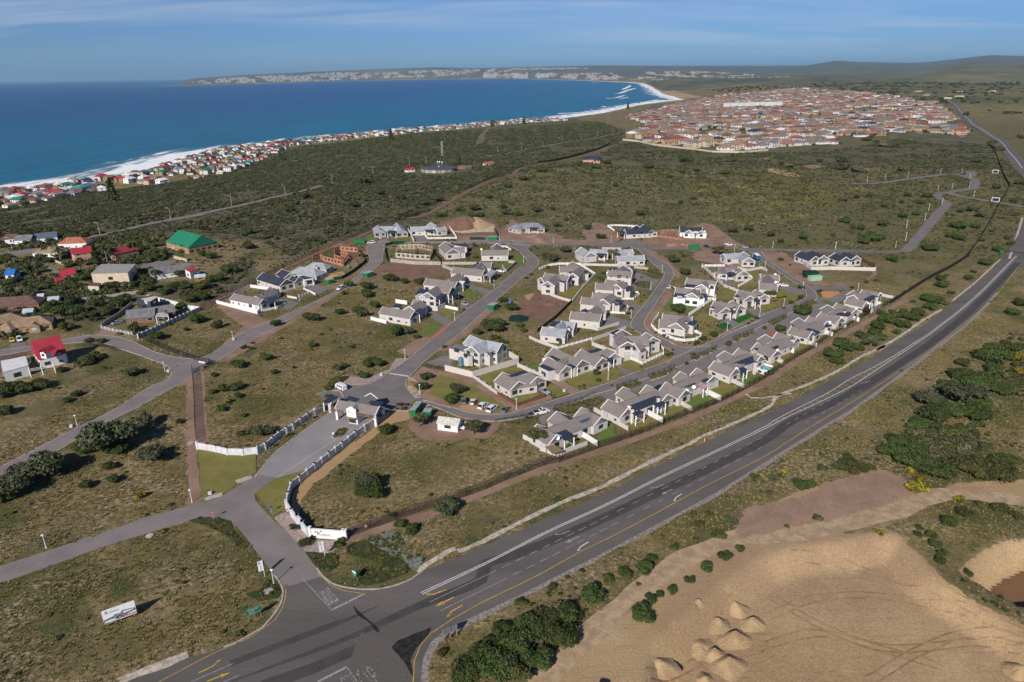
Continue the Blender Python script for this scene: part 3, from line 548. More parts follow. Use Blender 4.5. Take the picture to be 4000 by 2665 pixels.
def soil(s, mat=None, amp=.5, cv=False, ko=True, name='bare_soil'): return sheet(name, gp(s), mat or dirt, nextz(.012), amp=amp, curve=cv, ko=ko)
soil('k 1710,430 1790,380 1870,385 1900,800 1925,1010 1990,1040 1815,1040 1845,1500 1850,1568 1735,1568 1715,1000')
soil('k 1600,410 1710,440 1715,470 1640,500', name='roadside_soil')
for s, w in (('q 925,425 1100,370 1400,285 1640,205 u 0,900 300,780 600,672 830,605 1200,472 1600,332 2000,150 2353,-25 o 300,945 600,785 900,612 1050,530 1280,392', 2.7),):
    ribbon('perimeter_path', smooth_line(gp(s), 3), lambda t: w+.7*noise.noise(Vector((t*60, 0, 0))), dirt, .02)
soil('q 905,345 1000,300 1330,225 1500,160 1640,110 1660,150 1500,215 930,425', rdirt, .2)
soil('l 1500,450 1640,480 1655,560 1500,600 1345,700 1100,885 860,1095 700,1215 650,1300 640,1380 600,1568 560,1400 552,1330 600,1200 660,1150 860,985 1320,640 1440,520', ochre, .4)
soil('l 1640,480 1700,490 2350,620 2354,740 2200,735 1950,755 1830,745 1750,720 1680,680 1640,640 1655,560', dirt, .5)
soil('m 900,1200 1050,1210 1010,1290 900,1370 860,1385 830,1330', dirt, .3)
soil('m 0,690 150,560 420,630 740,690 1010,880 1230,1010 1500,930 1560,870 1640,940 1230,1085 1180,1110 950,1118 700,1105 200,965 0,850', dirt, .4)
soil('m 235,870 260,720 360,660 460,680 740,785 950,925 1080,1010 1190,1090 1060,1108 900,1060 820,1000 600,1010 480,1000 330,930', lawn, .4, name='rough_grass')
soil('m 590,1010 700,960 820,1000 900,1050 940,1100 700,1080 560,1050', ochre, .3)
soil('l 820,420 900,250 960,180 1060,155 1190,145 1090,180 960,170 880,250 850,400 800,450 500,640 300,780 260,790 480,630 700,480', dirt, .35)
soil('l 1030,232 1100,170 1300,165 1460,100 1520,0 1640,0 1430,140 1300,222 1200,246 1050,234', gravel, .15)
soil('q 345,250 395,225 480,200 620,420 640,430 905,430 930,440 790,540 600,525', gravel, .15)
soil('g 230,590 330,545 560,540 940,590 960,690 900,700 860,740 640,815 480,730 300,640 180,740 60,770 -60,700 60,640', rdirt, .5)
soil('g 1050,110 1080,0 1230,-10 1560,60 1600,130 1800,250 1790,300 1140,305 1120,220', rdirt, .5)
soil('g 1140,305 1120,240 1400,230 1600,250 1700,130 1760,40 1900,140 2353,240 2353,345 1880,325 1700,290', dirt, .5)
soil('h 0,250 200,270 560,290 500,180 620,110 640,80 760,100 860,190 960,260 900,325 700,340 0,335', dirt, .5)
soil('h 1170,330 1350,180 1700,160 1900,90 2010,110 2300,320 2353,345 2300,375 2100,360 1740,390 1290,365 1190,345', dirt, .5)
soil('h 1900,395 2100,410 2353,520 2353,600 2080,575 1800,520 1790,440', dirt, .5)
soil('i 760,425 1055,425 1240,560 1390,640 1260,720 1450,750 1600,780 1780,790 1880,840 1640,800 1480,820 1300,785 1000,595 890,520', dirt, .5)
soil('g 1830,1040 1920,900 2050,890 2353,1000 2353,1130 2200,1230 2060,1200 1960,1150 1850,1130', rdirt, .4)
soil('h 0,900 200,930 400,1000 290,1110 120,1230 0,1250', rdirt, .4)
soil('h 1228,385 1310,400 1500,520 1600,620 1650,720 1590,740 1565,680 1500,570 1330,470', dirt, .4)
soil('h 1500,850 1560,930 1500,1000 1420,1090 1310,1260 1350,1330 1480,1430 1800,1470 1900,1520 1800,1530 1600,1495 1400,1412 1250,1310 1228,1230 1270,1150', dirt, .3)
soil('f 270,1290 330,1270 580,1020 350,850 520,720 700,920 850,980 590,1078', dirt, .4)
soil('f 1180,855 1500,690 1540,680 1300,840 1000,1010 760,1160 450,1350 340,1350 700,1135', dirt, .4)
soil('g 440,1568 640,1440 800,1400 1040,1270 720,1560 600,1640', dirt, .3)
soil('g 910,1560 1180,1350 1500,1065 1560,1090 1400,1240 1290,1340 1100,1460 1000,1568', dirt, .3)
soil('i 2060,640 2130,630 2140,680 2000,770 1960,765 2090,680', dirt, .3, name='footpath')
soil('g 1900,930 2010,900 1990,960 1950,980', ochre, .3) ; soil('f 1300,560 1500,520 1540,550 1400,610 1320,590', ochre, .3)
soil('c 0,1090 200,1040 350,1030 300,1045 100,1090 0,1130', dirt, .6); 
ribbon('perimeter_path', smooth_line(gt('f 190,880 500,700 f 960,500 1230,375 1600,220 g 0,260 430,40 b 1500,1530 1760,1400 1900,1320 2160,1190 2354,1140 c 60,1090 200,1050 500,1000 800,930 960,860'), 5), 4.5, rdirt, .3, follow=True)
for s in ('d 0,1080 120,1100 250,1130 320,1155 200,1160 0,1110', 'd 300,1060 450,1040 560,1070 400,1085', 'd 800,1075 1000,1085 1060,1110 900,1110', 'd 690,1180 800,1185 760,1200', 'd 1420,1128 1480,1135 1460,1145'):
    v = gt(s); sheet('sandy_patch', jitter(v, 1.5, 4), ochre if 'd 0' in s else dirt, .4, follow=True, ko=False)
BEDS = []
def garden(s, mat=lawn, amp=.0, name='lawn'):
    if 'bed' in name: BEDS.append([v.xy for v in gp(s)])
    return sheet(name, gp(s), mat, nextz(.10), amp=amp, ko=True)
sheet('paved_court', gp('m 1480,1160 1640,1060 2000,955 n 0,1022 300,940 560,850 850,760 1200,612 1500,480 1900,283 i 500,1420 850,1262 1200,1095 1350,1030 1440,965 1560,930 1640,910 1800,868 1850,890 1800,960 1700,1000 1500,1140 1250,1250 1150,1300 950,1400 760,1500 n 1500,640 1000,830 850,900 400,1000 180,1090 m 1900,1100 1650,1200 1520,1230'), drive, .030)
for s in ('n 300,655 420,800 400,780 560,760 640,745 500,740 370,690 330,640', 'm 190,520 400,440 500,470 480,560 420,610', 'g 1230,790 1400,830 1560,880 1480,930 1400,905 1330,870 1230,850', 'g 1180,1000 1350,1040 1270,1090 1160,1110', 'g 780,1130 880,1120 1110,1240 1040,1290 900,1220', 'g 640,240 760,240 800,315 680,315', 'g 250,255 330,255 350,320 240,320',
          'h 1130,650 1200,680 1400,760 1310,870 1180,850 1100,840', 'h 990,980 1200,1060 1140,1140 1000,1100', 'h 800,1160 900,1170 1080,1230 1080,1290 700,1300 720,1280', 'h 870,330 1080,260 1180,300 1200,350 900,340', 'i 320,740 440,740 530,820 400,800', 'i 1020,820 1120,820 1260,860 1330,930 1240,920 1000,850', 'i 640,1080 720,1065 870,1130 770,1190', 'i 390,1190 440,1190 560,1250 530,1320 330,1240', 'f 930,770 1110,810 1000,880 920,830', 'f 1160,660 1200,625 1370,680 1270,740', 'e 880,1100 1060,1050 1080,1100 960,1110', 'e 90,1180 240,1180 230,1225 100,1235', 'm 2150,890 2353,820 2353,940 2200,930', 'e 1260,490 1400,430 1640,415 1420,520 1260,530'):
    sheet('driveway', gp(s), drive, nextz(.032))
for s in ('m 1580,720 1690,690 1960,850 1860,890', 'e 880,1100 940,1050 1060,1060 1070,1110 960,1112'): sheet('brick_driveway', gp(s), M('pale_brick_paving', (.27, .18, .14), var=.12, scale=1.5), nextz(.036))
sheet('brick_driveway', gp('g 790,1410 970,1260 1045,1285 860,1440'), brickp, nextz(.036)); sheet('brick_driveway', gp('i 1488,905 1500,878 1700,882 1705,900 1590,960 1510,945'), M('orange_gravel', (.50, .23, .10), var=.1, scale=2), nextz(.04)); sheet('brick_driveway', gp('i 830,1330 880,1312 965,1350 960,1400 900,1385'), brickp, nextz(.04))
for s in ('n 430,1370 700,1290 850,1330 500,1430', 'n 780,1250 940,1120 1090,1180 1080,1210 860,1295', 'n 1380,960 1500,840 1730,940 1530,1040', 'n 2140,590 2353,545 2353,600 2240,640', 'n 340,650 480,605 640,690 640,735 490,740 380,680', 'n 145,720 280,685 390,760 240,830 100,890 -60,850 -60,760', 'n 510,575 850,430 850,530 620,650', 'm 780,700 1000,590 1290,580 1290,620 1100,640 1030,700 1040,840 960,830', 'm 1070,880 1430,845 1510,890 1240,990', 'm 1780,720 2060,640 2353,570 2353,730 2100,780 1920,820',
          'm 1520,760 1580,740 1830,880 1700,920', 'g 920,1110 1000,1065 1170,1090 1050,1195', 'h 200,900 430,825 520,850 400,970', 'h 1790,1210 1900,1110 2080,1200 2000,1240', 'h 2080,960 2160,830 2290,870 2250,960 2150,985', 'i 980,890 1020,850 1260,930 1180,1000 990,990', 'i 640,660 760,650 790,700 780,760 700,750', 'i 310,960 400,835 530,870 480,930 420,985', 'i 770,1075 920,1015 1000,1045 840,1115', 'i 90,1380 120,1320 220,1350 170,1400', 'i 30,1200 130,1110 270,1220 220,1240', 'i 620,850 720,800 760,880', 'm 1760,820 2353,430', 'i 1220,1500 1300,1465 1390,1510 1260,1568 1200,1568',
          'l 440,1100 760,1010 560,1150 530,1290 510,1380 400,1450 380,1440 300,1330 225,1245', 'k 1825,1075 2160,1130 2354,1120 2354,1210 2354,1290 2200,1370 2020,1510 1870,1568 1845,1400', 'n 2000,680 2140,620 2200,660 2100,720', 'i 1615,1290 1740,1300 1680,1340 1610,1330', 'n 1740,-20 1900,-30 2050,0', 'e 100,390 250,440 350,460 330,350 180,370', 'e 460,480 540,470 600,490 520,505'):
    if len(s.split()) > 4: garden(s)
for s in ('n 1070,1090 1300,1000 1430,1060 1210,1165', 'n 1660,840 1850,760 1960,800 1800,890', 'g 350,290 560,265 590,315 360,318', 'g 80,240 140,230 230,290 90,300', 'g 1160,870 1260,840 1310,860 1220,930', 'g 1230,950 1340,865 1420,900 1270,975', 'g 700,1350 880,1230 970,1260 800,1400', 'g 1550,555 1750,560 1740,600 1600,600', 'g 1770,460 1830,455 1930,540 1890,600 1810,550', 'm 110,180 290,50 380,90 220,230', 'h 1440,1080 1500,990 1820,1080 1740,1150 1540,1110', 'h 1640,1400 1760,1375 1830,1400 1740,1415', 'm 1460,240 1540,240 1800,300 1720,340', 'm 1920,150 2353,110 2200,160 2000,185', 'm 2220,1290 2353,1230 2353,1380 2160,1450 2140,1420', 'm 1750,1490 2000,1400 2080,1460 1800,1568', 'i 1810,1110 1990,1140 1900,1200', 'i 1900,1290 2353,0', 'm 1345,545 1520,515 1530,560 1470,610 1400,590', 'i 1485,985 1560,985 1660,1025 1650,1050 1570,1035', 'i 2050,1080 2110,1050 2140,1080 2060,1110'):
    if len(s.split()) > 4: garden(s, lawn2)
for s in ('i 485,1210 655,1130 720,1162 545,1242', 'i 280,1280 375,1235 472,1275 370,1315', 'h 1225,670 1390,720 1395,735 1300,705'): garden(s, turf, name='artificial_lawn')
for s in ('p 1510,275 1600,248 1740,255 1830,285 1900,400 1990,470 1960,500 1890,480 1860,420 1730,360', 'p 2230,800 2130,740 2090,830 1960,860 2080,920 2220,900 2255,850', 'q 600,528 840,545 870,560 860,640 780,690 690,640', 'q 930,480 1070,430 1320,570 1450,660 1400,700 1200,780 1090,800 1000,760 1010,680 1180,620 1050,570 930,540', 'l 880,240 960,170 1090,165 1080,190 950,260 900,262'): garden(s, mat_green, .25, 'ice_plant_bed')
for s in ('q 1090,430 1250,365 1350,375 1400,470 1330,570 1200,510', 'q 1360,555 1500,545 1560,580 1500,675 1440,650'): garden(s, greyplant, .3, 'silver_plant_bed')
planter = M('planter_soil', (.16, .11, .07), var=.3, scale=1.5, col2=(.06, .075, .03), scale2=6, bump=.15); rockm = M('pale_rocks', (.42, .34, .26), var=.3, scale=2.0, scale2=7, bump=.2)
for s in ('n 680,805 980,690 1030,730 740,850', 'n 1170,590 1460,465 1480,500 1230,620', 'n 1650,370 1890,265 1910,310 1710,410', 'n 2060,180 2260,90 2280,120 2120,210', 'n 320,915 550,860 600,890 440,960 330,960', 'm 1660,1050 2200,905 2250,950 2100,1060 1820,1120', 'm 1090,1200 1400,1140 1470,1160 1200,1235', 'i 1250,1040 1410,985 1450,1020 1300,1095', 'i 1440,860 1490,900 1500,945 1450,930', 'm 180,530 410,580 410,612 170,560', 'h 1250,640 1300,610 1440,680 1410,725', 'h 1150,760 1300,770 1280,850 1140,830', 'l 935,715 990,655 1060,635 1088,650 1050,700 960,738'): garden(s, planter, .15, 'planting_bed')
for s in ('n 690,850 990,715 1030,730 740,860', 'n 1190,610 1440,500 1480,500 1240,625', 'n 1660,405 1900,290 1910,310 1720,412', 'm 0,690 60,700 150,860 100,900 0,850', 'l 1640,165 1700,200 1650,290 1760,370 1700,370 1625,290', 'i 1300,1070 1440,1010 1450,1025 1310,1098'): garden(s, rockm, .1, 'rock_border')
con = M('rough_concrete', (.46, .40, .33), var=.18, scale=.8, bump=.1)
for s, w in (('q 1820,520 1900,495 2100,400 2354,270 u 560,1022 700,962 840,912 1000,842 1300,690 1500,590', 1.3), ('u 1500,590 1700,500 1800,440 2000,360 2353,195 t 300,420 500,345 700,260 850,180 1000,90 1200,0 o 1000,870 1250,715 1400,610 1600,490', 1.1), ('p 950,1566 1150,1480 1350,1410 1505,1345', 1.9), ('q 1500,680 1580,620 1680,560 1760,510 1800,500', 1.5), ('o 1700,410 1900,250 2050,110 2140,30', .8), ('n 1800,1000 1860,1040 2000,1045 2200,1010 2320,990', .7), ('j 2180,1600 2270,1330 2330,1130', 1.2), ('j 2180,380 2250,500 2310,640', 1.6)):
    V = smooth_line(gp(s), 2.0); V = [p+Vector((noise.noise(p*.9)*.25, noise.noise(p*.9+Vector((5, 5, 5)))*.25, 0)) for p in V]
    ribbon('drain_gutter', V, lambda t: w*(1+.2*math.sin(t*150)), con, .10, h=.1)
for s in ('p 1790,1287 1900,1245 2000,1190 2100,1130 2210,1000 2255,910 2262,830 2240,775 2190,705', 'q 690,655 740,720 800,770 900,805 1050,825 1200,820 1350,785 1450,740 1520,690', 'l 930,300 1000,300 1040,355', 'l 925,725 990,655 1060,632 1088,650 1050,700 960,742 925,725', 'l 230,1090 410,872 700,650 900,510', 'l 430,1102 1140,640'):
    ribbon('kerb', smooth_line(gp(s), 1.5), .32, kerb, .14, h=.12, ko=False)
yard = M('trampled_pink_earth', (.30, .195, .14), var=.12, scale=.15, col2=(.24, .155, .11), scale2=1.5, bump=.1); brownp = M('brown_pit_floor', (.15, .085, .05), var=.1, scale=.05, col2=(.20, .10, .045), bump=.1)
def draped(name, s, mat, z=.12, amp=.6, fl=0):
    poly = jitter([Vector((p.x, p.y, 0)) for p in gt(s)], amp) if isinstance(s, str) else [Vector((*q, 0)) for q in s]; xs = [p.x for p in poly]; ys = [p.y for p in poly]; st = .75; X = np.arange(min(xs), max(xs), st); Y = np.arange(min(ys), max(ys), st); A, B = np.meshgrid(X, Y); S = sd_poly(poly, A, B); Zz = hts(A, B)+z; nx_ = len(X); q = [(j*nx_+i, j*nx_+i+1, (j+1)*nx_+i+1, (j+1)*nx_+i) for j in range(len(Y)-1) for i in range(nx_-1) if min(S[j, i], S[j, i+1], S[j+1, i], S[j+1, i+1]) > fl]
    u = sorted(set(k for f in q for k in f)); m = {k: i for i, k in enumerate(u)}; keep(poly); return mk(name, [(A.flat[k], B.flat[k], Zz.flat[k]) for k in u], [tuple(m[k] for k in f) for f in q], mat, kind='structure')
draped('dirt_yard', 's 20,310 120,180 300,130 620,60 760,-30 1180,-160 1420,-60 1500,70 1300,140 1100,200 800,280 500,330 200,410 60,440', yard); draped('pit_floor', PIT2, brownp, .1, fl=4.4)
ribbon('dirt_track', smooth_line(gp('r 380,1600 700,1300 1000,1030 1300,780 1560,590 1900,450 2060,400 s 250,410 600,370 1000,280 1300,210 1550,110 1750,60 2100,90 2354,110'), 2), lambda t: 5+math.sin(t*60)*.5, M('pale_track_earth', (.38, .27, .17), var=.12, scale=.4, scale2=3, bump=.06), .06)
tm_ = M('tyre_track_sand', (.33, .21, .11), var=.15, scale=.4)
for s_ in ('s 300,1050 700,900 1200,880 1700,950 2354,1180', 's 200,1300 700,1180 1200,1300 1700,1450', 's 350,900 800,1150 1300,1300 2000,1250 2354,1300', 'r 1300,1500 1550,1480 1700,1400', 's 1100,1568 1500,1330 1900,1180 2354,1230', 's 60,1200 300,1220', 's 50,1400 250,1380 350,1300', 's 500,560 900,620 1400,760 2000,1000'):
    L0 = smooth_line(gt(s_), 1.2)
    for o_ in (-.9, .9):
        ln = []
        for i, p in enumerate(L0): a = L0[max(0, i-1)]; b = L0[min(len(L0)-1, i+1)]; d = (b-a).normalized(); ln.append(p+Vector((-d.y, d.x, 0))*(o_+.3*noise.noise(p*.1)))
        ribbon('tyre_track', ln, .3, tm_, nextz(.03), follow=True, ko=False)
wallm = M('cream_plaster', (.54, .50, .475), rough=.85, var=.04, scale=.4, col2=(.52, .48, .45)); wallw = M('white_plaster', (.74, .73, .72), rough=.8, var=.03, scale=.4)
walltan = M('taupe_plaster', (.40, .35, .30), var=.05, scale=.5)
rooft = M('grey_mauve_tiles', (.205, .178, .170), rough=.85, var=.10, scale=.35, col2=(.18, .155, .15), scale2=5); roofg = M('light_grey_roof', (.30, .31, .34), rough=.7, var=.08, scale=.4, scale2=5)
roofd = M('charcoal_tiles', (.035, .042, .060), rough=.6, var=.1, scale=.5, scale2=5); roofm = M('dark_steel_roof', (.028, .040, .060), rough=.45, var=.1, scale=.6, metal=.0, spec=.5, stretch=(6, .3, 1, .5))
glassm = M('window_glass', (.03, .045, .055), rough=.12, var=.3, scale=.9, spec=.8); framem = M('charcoal_frame', (.05, .05, .055), var=.05); garm = M('garage_door_steel', (.10, .115, .13), var=.06, rough=.5, scale=2)
copm = M('white_coping', (.78, .77, .76), var=.03); woodm = M('brown_wood', (.16, .07, .04), var=.15, scale=2); dishm = M('white_dish', (.80, .80, .80), var=.02); pvm = M('solar_panel', (.012, .018, .035), rough=.15, spec=.7); curtm = M('pale_curtain', (.45, .47, .48), var=.08, scale=2)
def inside(pt, wings, skip):
    for k, w in enumerate(wings):
        if k == skip: continue
        a, b, hw = w; d = b-a; L = d.length; d = d/L; r = pt-a; u = r.dot(d); v = abs(r.x*d.y-r.y*d.x)
        if -.15 < u < L+.15 and v < hw+.15: return True
    return False
def house(label, wings, roof=None, flats=(), chim=(), dish=(), wall=None, name='house', cat='house', posts=(), pv=(), group=None, parapet=True, winst='white', base=0.0, gar=None, slope=False):
    """wings: (ridge 'A B' in picture points, half width, eave height, kind); flats: (outline, height, kind)"""
    wall = wall or wallm; roof = roof or rooft
    WG = []; rng_ = random.Random(label)
    spec = []
    for w in wings:
        pts, hw, he = w[0], w[1], w[2]; kind = w[3] if len(w) > 3 else 'g'; rise = hw*{'steep': 1.0}.get(kind, .62)
        a, b = [G0(p, base+he+rise) for p in px(pts)]
        a = Vector((a.x, a.y, 0)); b = Vector((b.x, b.y, 0)); WG.append((a, b, hw)); spec.append((hw, he, rise, kind))
    allp = [w[0] for w in WG]+[w[1] for w in WG]
    if not allp: allp = [Vector((p.x, p.y, 0)) for f in flats for p in gp(f[0], f[1])]
    cen = sum(allp, Vector())/len(allp); root = thing(name, label, cat, (cen.x, cen.y, base), 0, group)
    off = cen; wl = MB(); wins = []; doors = []
    for k, ((a, b, hw), (hw_, he, rise, kind)) in enumerate(zip(WG, spec)):
        a2 = a-off; b2 = b-off; d = (b2-a2); L = d.length; d.normalize(); n = Vector((-d.y, d.x, 0)); zr = he+rise; hz = .02*k
        if kind == 'hip': ra, rb = a2, b2; a2 = a2-d*hw; b2 = b2+d*hw; L += 2*hw
        c = [a2+n*hw, b2+n*hw, b2-n*hw, a2-n*hw]; v = [(p.x, p.y, -.3) for p in c]+[(p.x, p.y, he) for p in c]
        f = [(4, 5, 1, 0), (5, 6, 2, 1), (6, 7, 3, 2), (7, 4, 0, 3)]
        if kind != 'hip': v += [(a2.x, a2.y, zr-.06), (b2.x, b2.y, zr-.06)]; f += [(5, 6, 9), (7, 4, 8)]
        wl.add(v, f)
        rf = MB(); ov = .25; th = .14; zo = .03+hz
        if kind == 'hip':
            e = [a2-d*ov+n*(hw+ov), b2+d*ov+n*(hw+ov), b2+d*ov-n*(hw+ov), a2-d*ov-n*(hw+ov)]; ze = he-ov*.5+zo
            v = [(p.x, p.y, ze) for p in e]+[(ra.x, ra.y, zr+zo), (rb.x, rb.y, zr+zo)]+[(p.x, p.y, ze-th) for p in e]
            rf.add(v, [(1, 5, 4, 0), (2, 5, 1), (3, 4, 5, 2), (0, 4, 3), (0, 1, 7, 6)[::-1], (1, 2, 8, 7)[::-1], (2, 3, 9, 8)[::-1], (3, 0, 6, 9)[::-1], (6, 7, 8, 9)])
        else:
            eo = 0.0 if parapet and kind == 'g' else .3
            A, B = a2-d*eo, b2+d*eo; so = hw+ov; ze = he-ov*rise/hw+zo
            V = []
            for s in (1, -1):
                for P_ in (A, B): q = P_+n*so*s; V += [(q.x, q.y, ze), (q.x, q.y, ze-th)]
            V += [(A.x, A.y, zr+zo), (B.x, B.y, zr+zo)]
            rf.add(V, [(2, 9, 8, 0), (4, 8, 9, 6), (0, 1, 3, 2), (6, 7, 5, 4), (0, 8, 4, 5, 1), (2, 3, 7, 6, 9), (1, 5, 7, 3)])
        ro = rf.build('roof', roof, root)
        if parapet and kind == 'g':
            for P_, s in ((a2, -1), (b2, 1)):
                if inside(P_+off+d*s*.3, WG, k): continue
                cp = MB(); w_ = .18; up = .22
                for sg in (1, -1):
                    p0 = P_+n*(hw+.28)*sg; V = []
                    for q, z in ((p0, he-.28*rise/hw), (P_, zr)):
                        for dd in (-w_/2, w_/2): V += [(q.x+d.x*s*.06+d.x*dd, q.y+d.y*s*.06+d.y*dd, z-.1), (q.x+d.x*s*.06+d.x*dd, q.y+d.y*s*.06+d.y*dd, z+up+.05)]
                    cp.add(V, [(0, 1, 3, 2), (1, 5, 7, 3), (0, 4, 5, 1), (2, 3, 7, 6), (4, 6, 7, 5), (0, 2, 6, 4)])
                cp.build('gable_coping', copm, root)
        two = he > 4.0
        for (p, q, nn) in ((c[3], c[2], -n), (c[0], c[1], n), (c[1], c[2], d), (c[3], c[0], -d)):
            Ls = (q-p).length; cnt = max(1, int(Ls/3.4)); 
            if nn.dot(Vector((-off.x, -off.y, 0))) < -2: continue
            for i in range(cnt):
                t = (i+.5)/cnt; m = p.lerp(q, t); 
                if inside(m+off+nn*.35, WG, k): continue
                big = (nn == d or nn == -d) or rng_.random() < .3
                for fl in range(2 if two else 1): wins.append((m, (q-p).normalized(), nn, 1.9 if big else rng_.choice((.8, 1.1, 1.5)), 1.35 if big else rng_.choice((.6, 1.0, 1.1)), 1.05+fl*2.6))
    FP = []
    for fi, fspec in enumerate(flats):
        s, z = fspec[0], fspec[1]+(.95 if fspec[1] < 3.35 else .35); kind = fspec[2] if len(fspec) > 2 else 'closed'; mt = fspec[3] if len(fspec) > 3 else roofm
        n4 = len(px(s)); zt = [z]*n4
        if slope and n4 == 4 and kind == 'closed': zt = [4.35, 4.35, 3.0, 3.0]
        P4 = [Vector((p.x, p.y, 0))-off for p in [G0(a, base+b) for a, b in zip(px(s), zt)]]; ar = sum(P4[i].x*P4[(i+1) % len(P4)].y-P4[(i+1) % len(P4)].x*P4[i].y for i in range(len(P4)))
        if ar < 0: P4.reverse(); zt.reverse()
        r_ = MB(); nn_ = len(P4); r_.add([(p.x, p.y, h_-.12) for p, h_ in zip(P4, zt)]+[(p.x, p.y, h_+.01*fi+.02) for p, h_ in zip(P4, zt)], [tuple(range(nn_-1, -1, -1)), tuple(range(nn_, 2*nn_))]+[(i, (i+1) % nn_, nn_+(i+1) % nn_, nn_+i) for i in range(nn_)]); r_.build('flat_roof', mt, root); cc = sum(P4, Vector())/len(P4)
        if kind == 'closed':
            Q = [cc+(p-cc)*.985 for p in P4]; wl.add([(p.x, p.y, -.3) for p in Q]+[(p.x, p.y, h_-.13) for p, h_ in zip(Q, zt)], [(i, (i+1) % len(Q), len(Q)+(i+1) % len(Q), len(Q)+i) for i in range(len(Q))])
            for i in range(len(Q)):
                p, q = Q[i], Q[(i+1) % len(Q)]; Ls = (q-p).length; dd = (q-p).normalized(); nn = Vector((dd.y, -dd.x, 0))
                if Ls > 2 and nn.dot(-off.normalized()) > -.3 and not inside((p+q)/2+off+nn*.3, WG, -1): wins.append(((p+q)/2, dd, nn, min(2.2, Ls*.5), 1.5, .9 if z < 4 else 3.4))
            FP.append(P4)
        else:
            for p, h_ in zip(P4, zt):
                q = cc+(p-cc)*.94
                if inside(q+off, WG, -1): continue
                po = MB(); po.box((q.x, q.y, 0), (.28, .28, h_-.1)); po.build('post', copm if kind == 'post' else framem, root)
            if kind == 'post':
                rl = MB()
                for i in range(len(P4)):
                    p, q = cc+(P4[i]-cc)*.94, cc+(P4[(i+1) % len(P4)]-cc)*.94
                    if not inside((p+q)/2+off, WG, -1): rl.bar((p.x, p.y, .9+(z-3 if z > 4 else 0)), (q.x, q.y, .9+(z-3 if z > 4 else 0)), .06)
                if rl.f: rl.build('rail', copm, root)
        keep([p+off for p in P4], .2)
    wl.build('wall', wall, root)
    for (m, dd, nn, w, h, z) in wins:
        fr = MB(); p = m+nn*.04; u = dd
        def rect(mb, hw2, z0, z1, o_): q = p+nn*o_; mb.add([(q.x-u.x*hw2, q.y-u.y*hw2, z0), (q.x+u.x*hw2, q.y+u.y*hw2, z0), (q.x+u.x*hw2, q.y+u.y*hw2, z1), (q.x-u.x*hw2, q.y-u.y*hw2, z1)], [(0, 1, 2, 3)] if u.cross(Vector((0, 0, 1))).dot(nn) > 0 else [(3, 2, 1, 0)])
        rect(fr, w/2+.08, z-.08, z+h+.08, 0); wo_ = fr.build('window', framem if rng_.random() < .6 else copm, root)
        gl = MB(); rect(gl, w/2, z, z+h, .02); 
        gl.build('pane', curtm if rng_.random() < .22 else glassm, wo_)
    if gar is not None:
        for gs in (gar if isinstance(gar, (list, tuple)) else [gar]):
            a, b, t_ = gp(gs, base)[:3] if len(px(gs)) > 2 else (*gp(gs, base), None); a = a-off; b = b-off; a.z = b.z = 0; u = (b-a).normalized(); nn = Vector((u.y, -u.x, 0)); nn = nn if nn.dot(-off) > 0 else -nn
            g_ = MB(); p = (a+b)/2+nn*.05; hw2 = (b-a).length/2; g_.box((p.x, p.y, 0), (2*hw2, .12, 2.25), math.atan2(u.y, u.x)); g_.build('garage_door', garm, root)
    for p in px(chim) if isinstance(chim, str) else ():
        q = G0(p, base+4.8)-off; ch = MB(); ch.box((q.x, q.y, 0), (1.0, 1.0, 4.6)); co = ch.build('chimney', wall, root); t2 = MB(); t2.box((q.x, q.y, 4.6), (1.15, 1.15, .12)); t2.cyl((q.x, q.y, 4.72), .25, .35, 8); t2.build('chimney_pot', framem, co)
    for p in px(dish) if isinstance(dish, str) else ():
        q = G0(p, base+3.8)-off; ds = MB(); nrm = Vector((-.2, -.9, .5)).normalized(); qu = nrm.to_track_quat('Z', 'Y'); cpt = Vector((q.x, q.y, 3.8)); n_ = 12
        ds.add([cpt-nrm*.12]+[cpt+qu @ Vector((.62*math.cos(2*math.pi*i/n_), .62*math.sin(2*math.pi*i/n_), 0)) for i in range(n_)], [(0, 1+i, 1+(i+1) % n_) for i in range(n_)]); ds.bar(cpt, (cpt.x, cpt.y, 3.0), .04); ds.bar(cpt-nrm*.1, cpt+nrm*.5, .02); ds.build('satellite_dish', dishm, root)
    for s, z in pv:
        P4 = gp(s, base+z); zz = z+.05; v = [(p.x-off.x, p.y-off.y, zz+(i in (2, 3))*0) for i, p in enumerate(P4)]
        q = MB(); q.prism([(a[0], a[1]) for a in (v if sum(v[i][0]*v[(i+1) % 4][1]-v[(i+1) % 4][0]*v[i][1] for i in range(4)) > 0 else v[::-1])], zz, zz+.1); q.build('roof_panel', pvm, root)
    for (a, b, hw) in WG:
        d = (b-a).normalized(); n = Vector((-d.y, d.x, 0)); keep([a+n*hw-d, b+n*hw+d, b-n*hw+d, a-n*hw-d], .5)
    return root
E1 = 2.95
house('long H-shaped house nearest the highway, beside the grey tree, with a glazed sunroom', [('m 1465,1232 1690,1350', 3.0, E1), ('m 1975,1040 2200,1148', 3.0, E1), ('m 1570,1285 2085,1092', 3.1, E1+.1), ('m 1690,1085 1850,1190', 3.2, E1)], flats=[('m 1660,1310 1775,1270 1895,1370 1780,1415', 2.9, 'post'), ('m 1945,1195 2065,1150 2150,1195 2040,1250', 3.0, 'closed', M('sunroom_glazing', (.06, .09, .13), rough=.2, var=.1, spec=.7))], dish='m 1700,1385', slope=True)
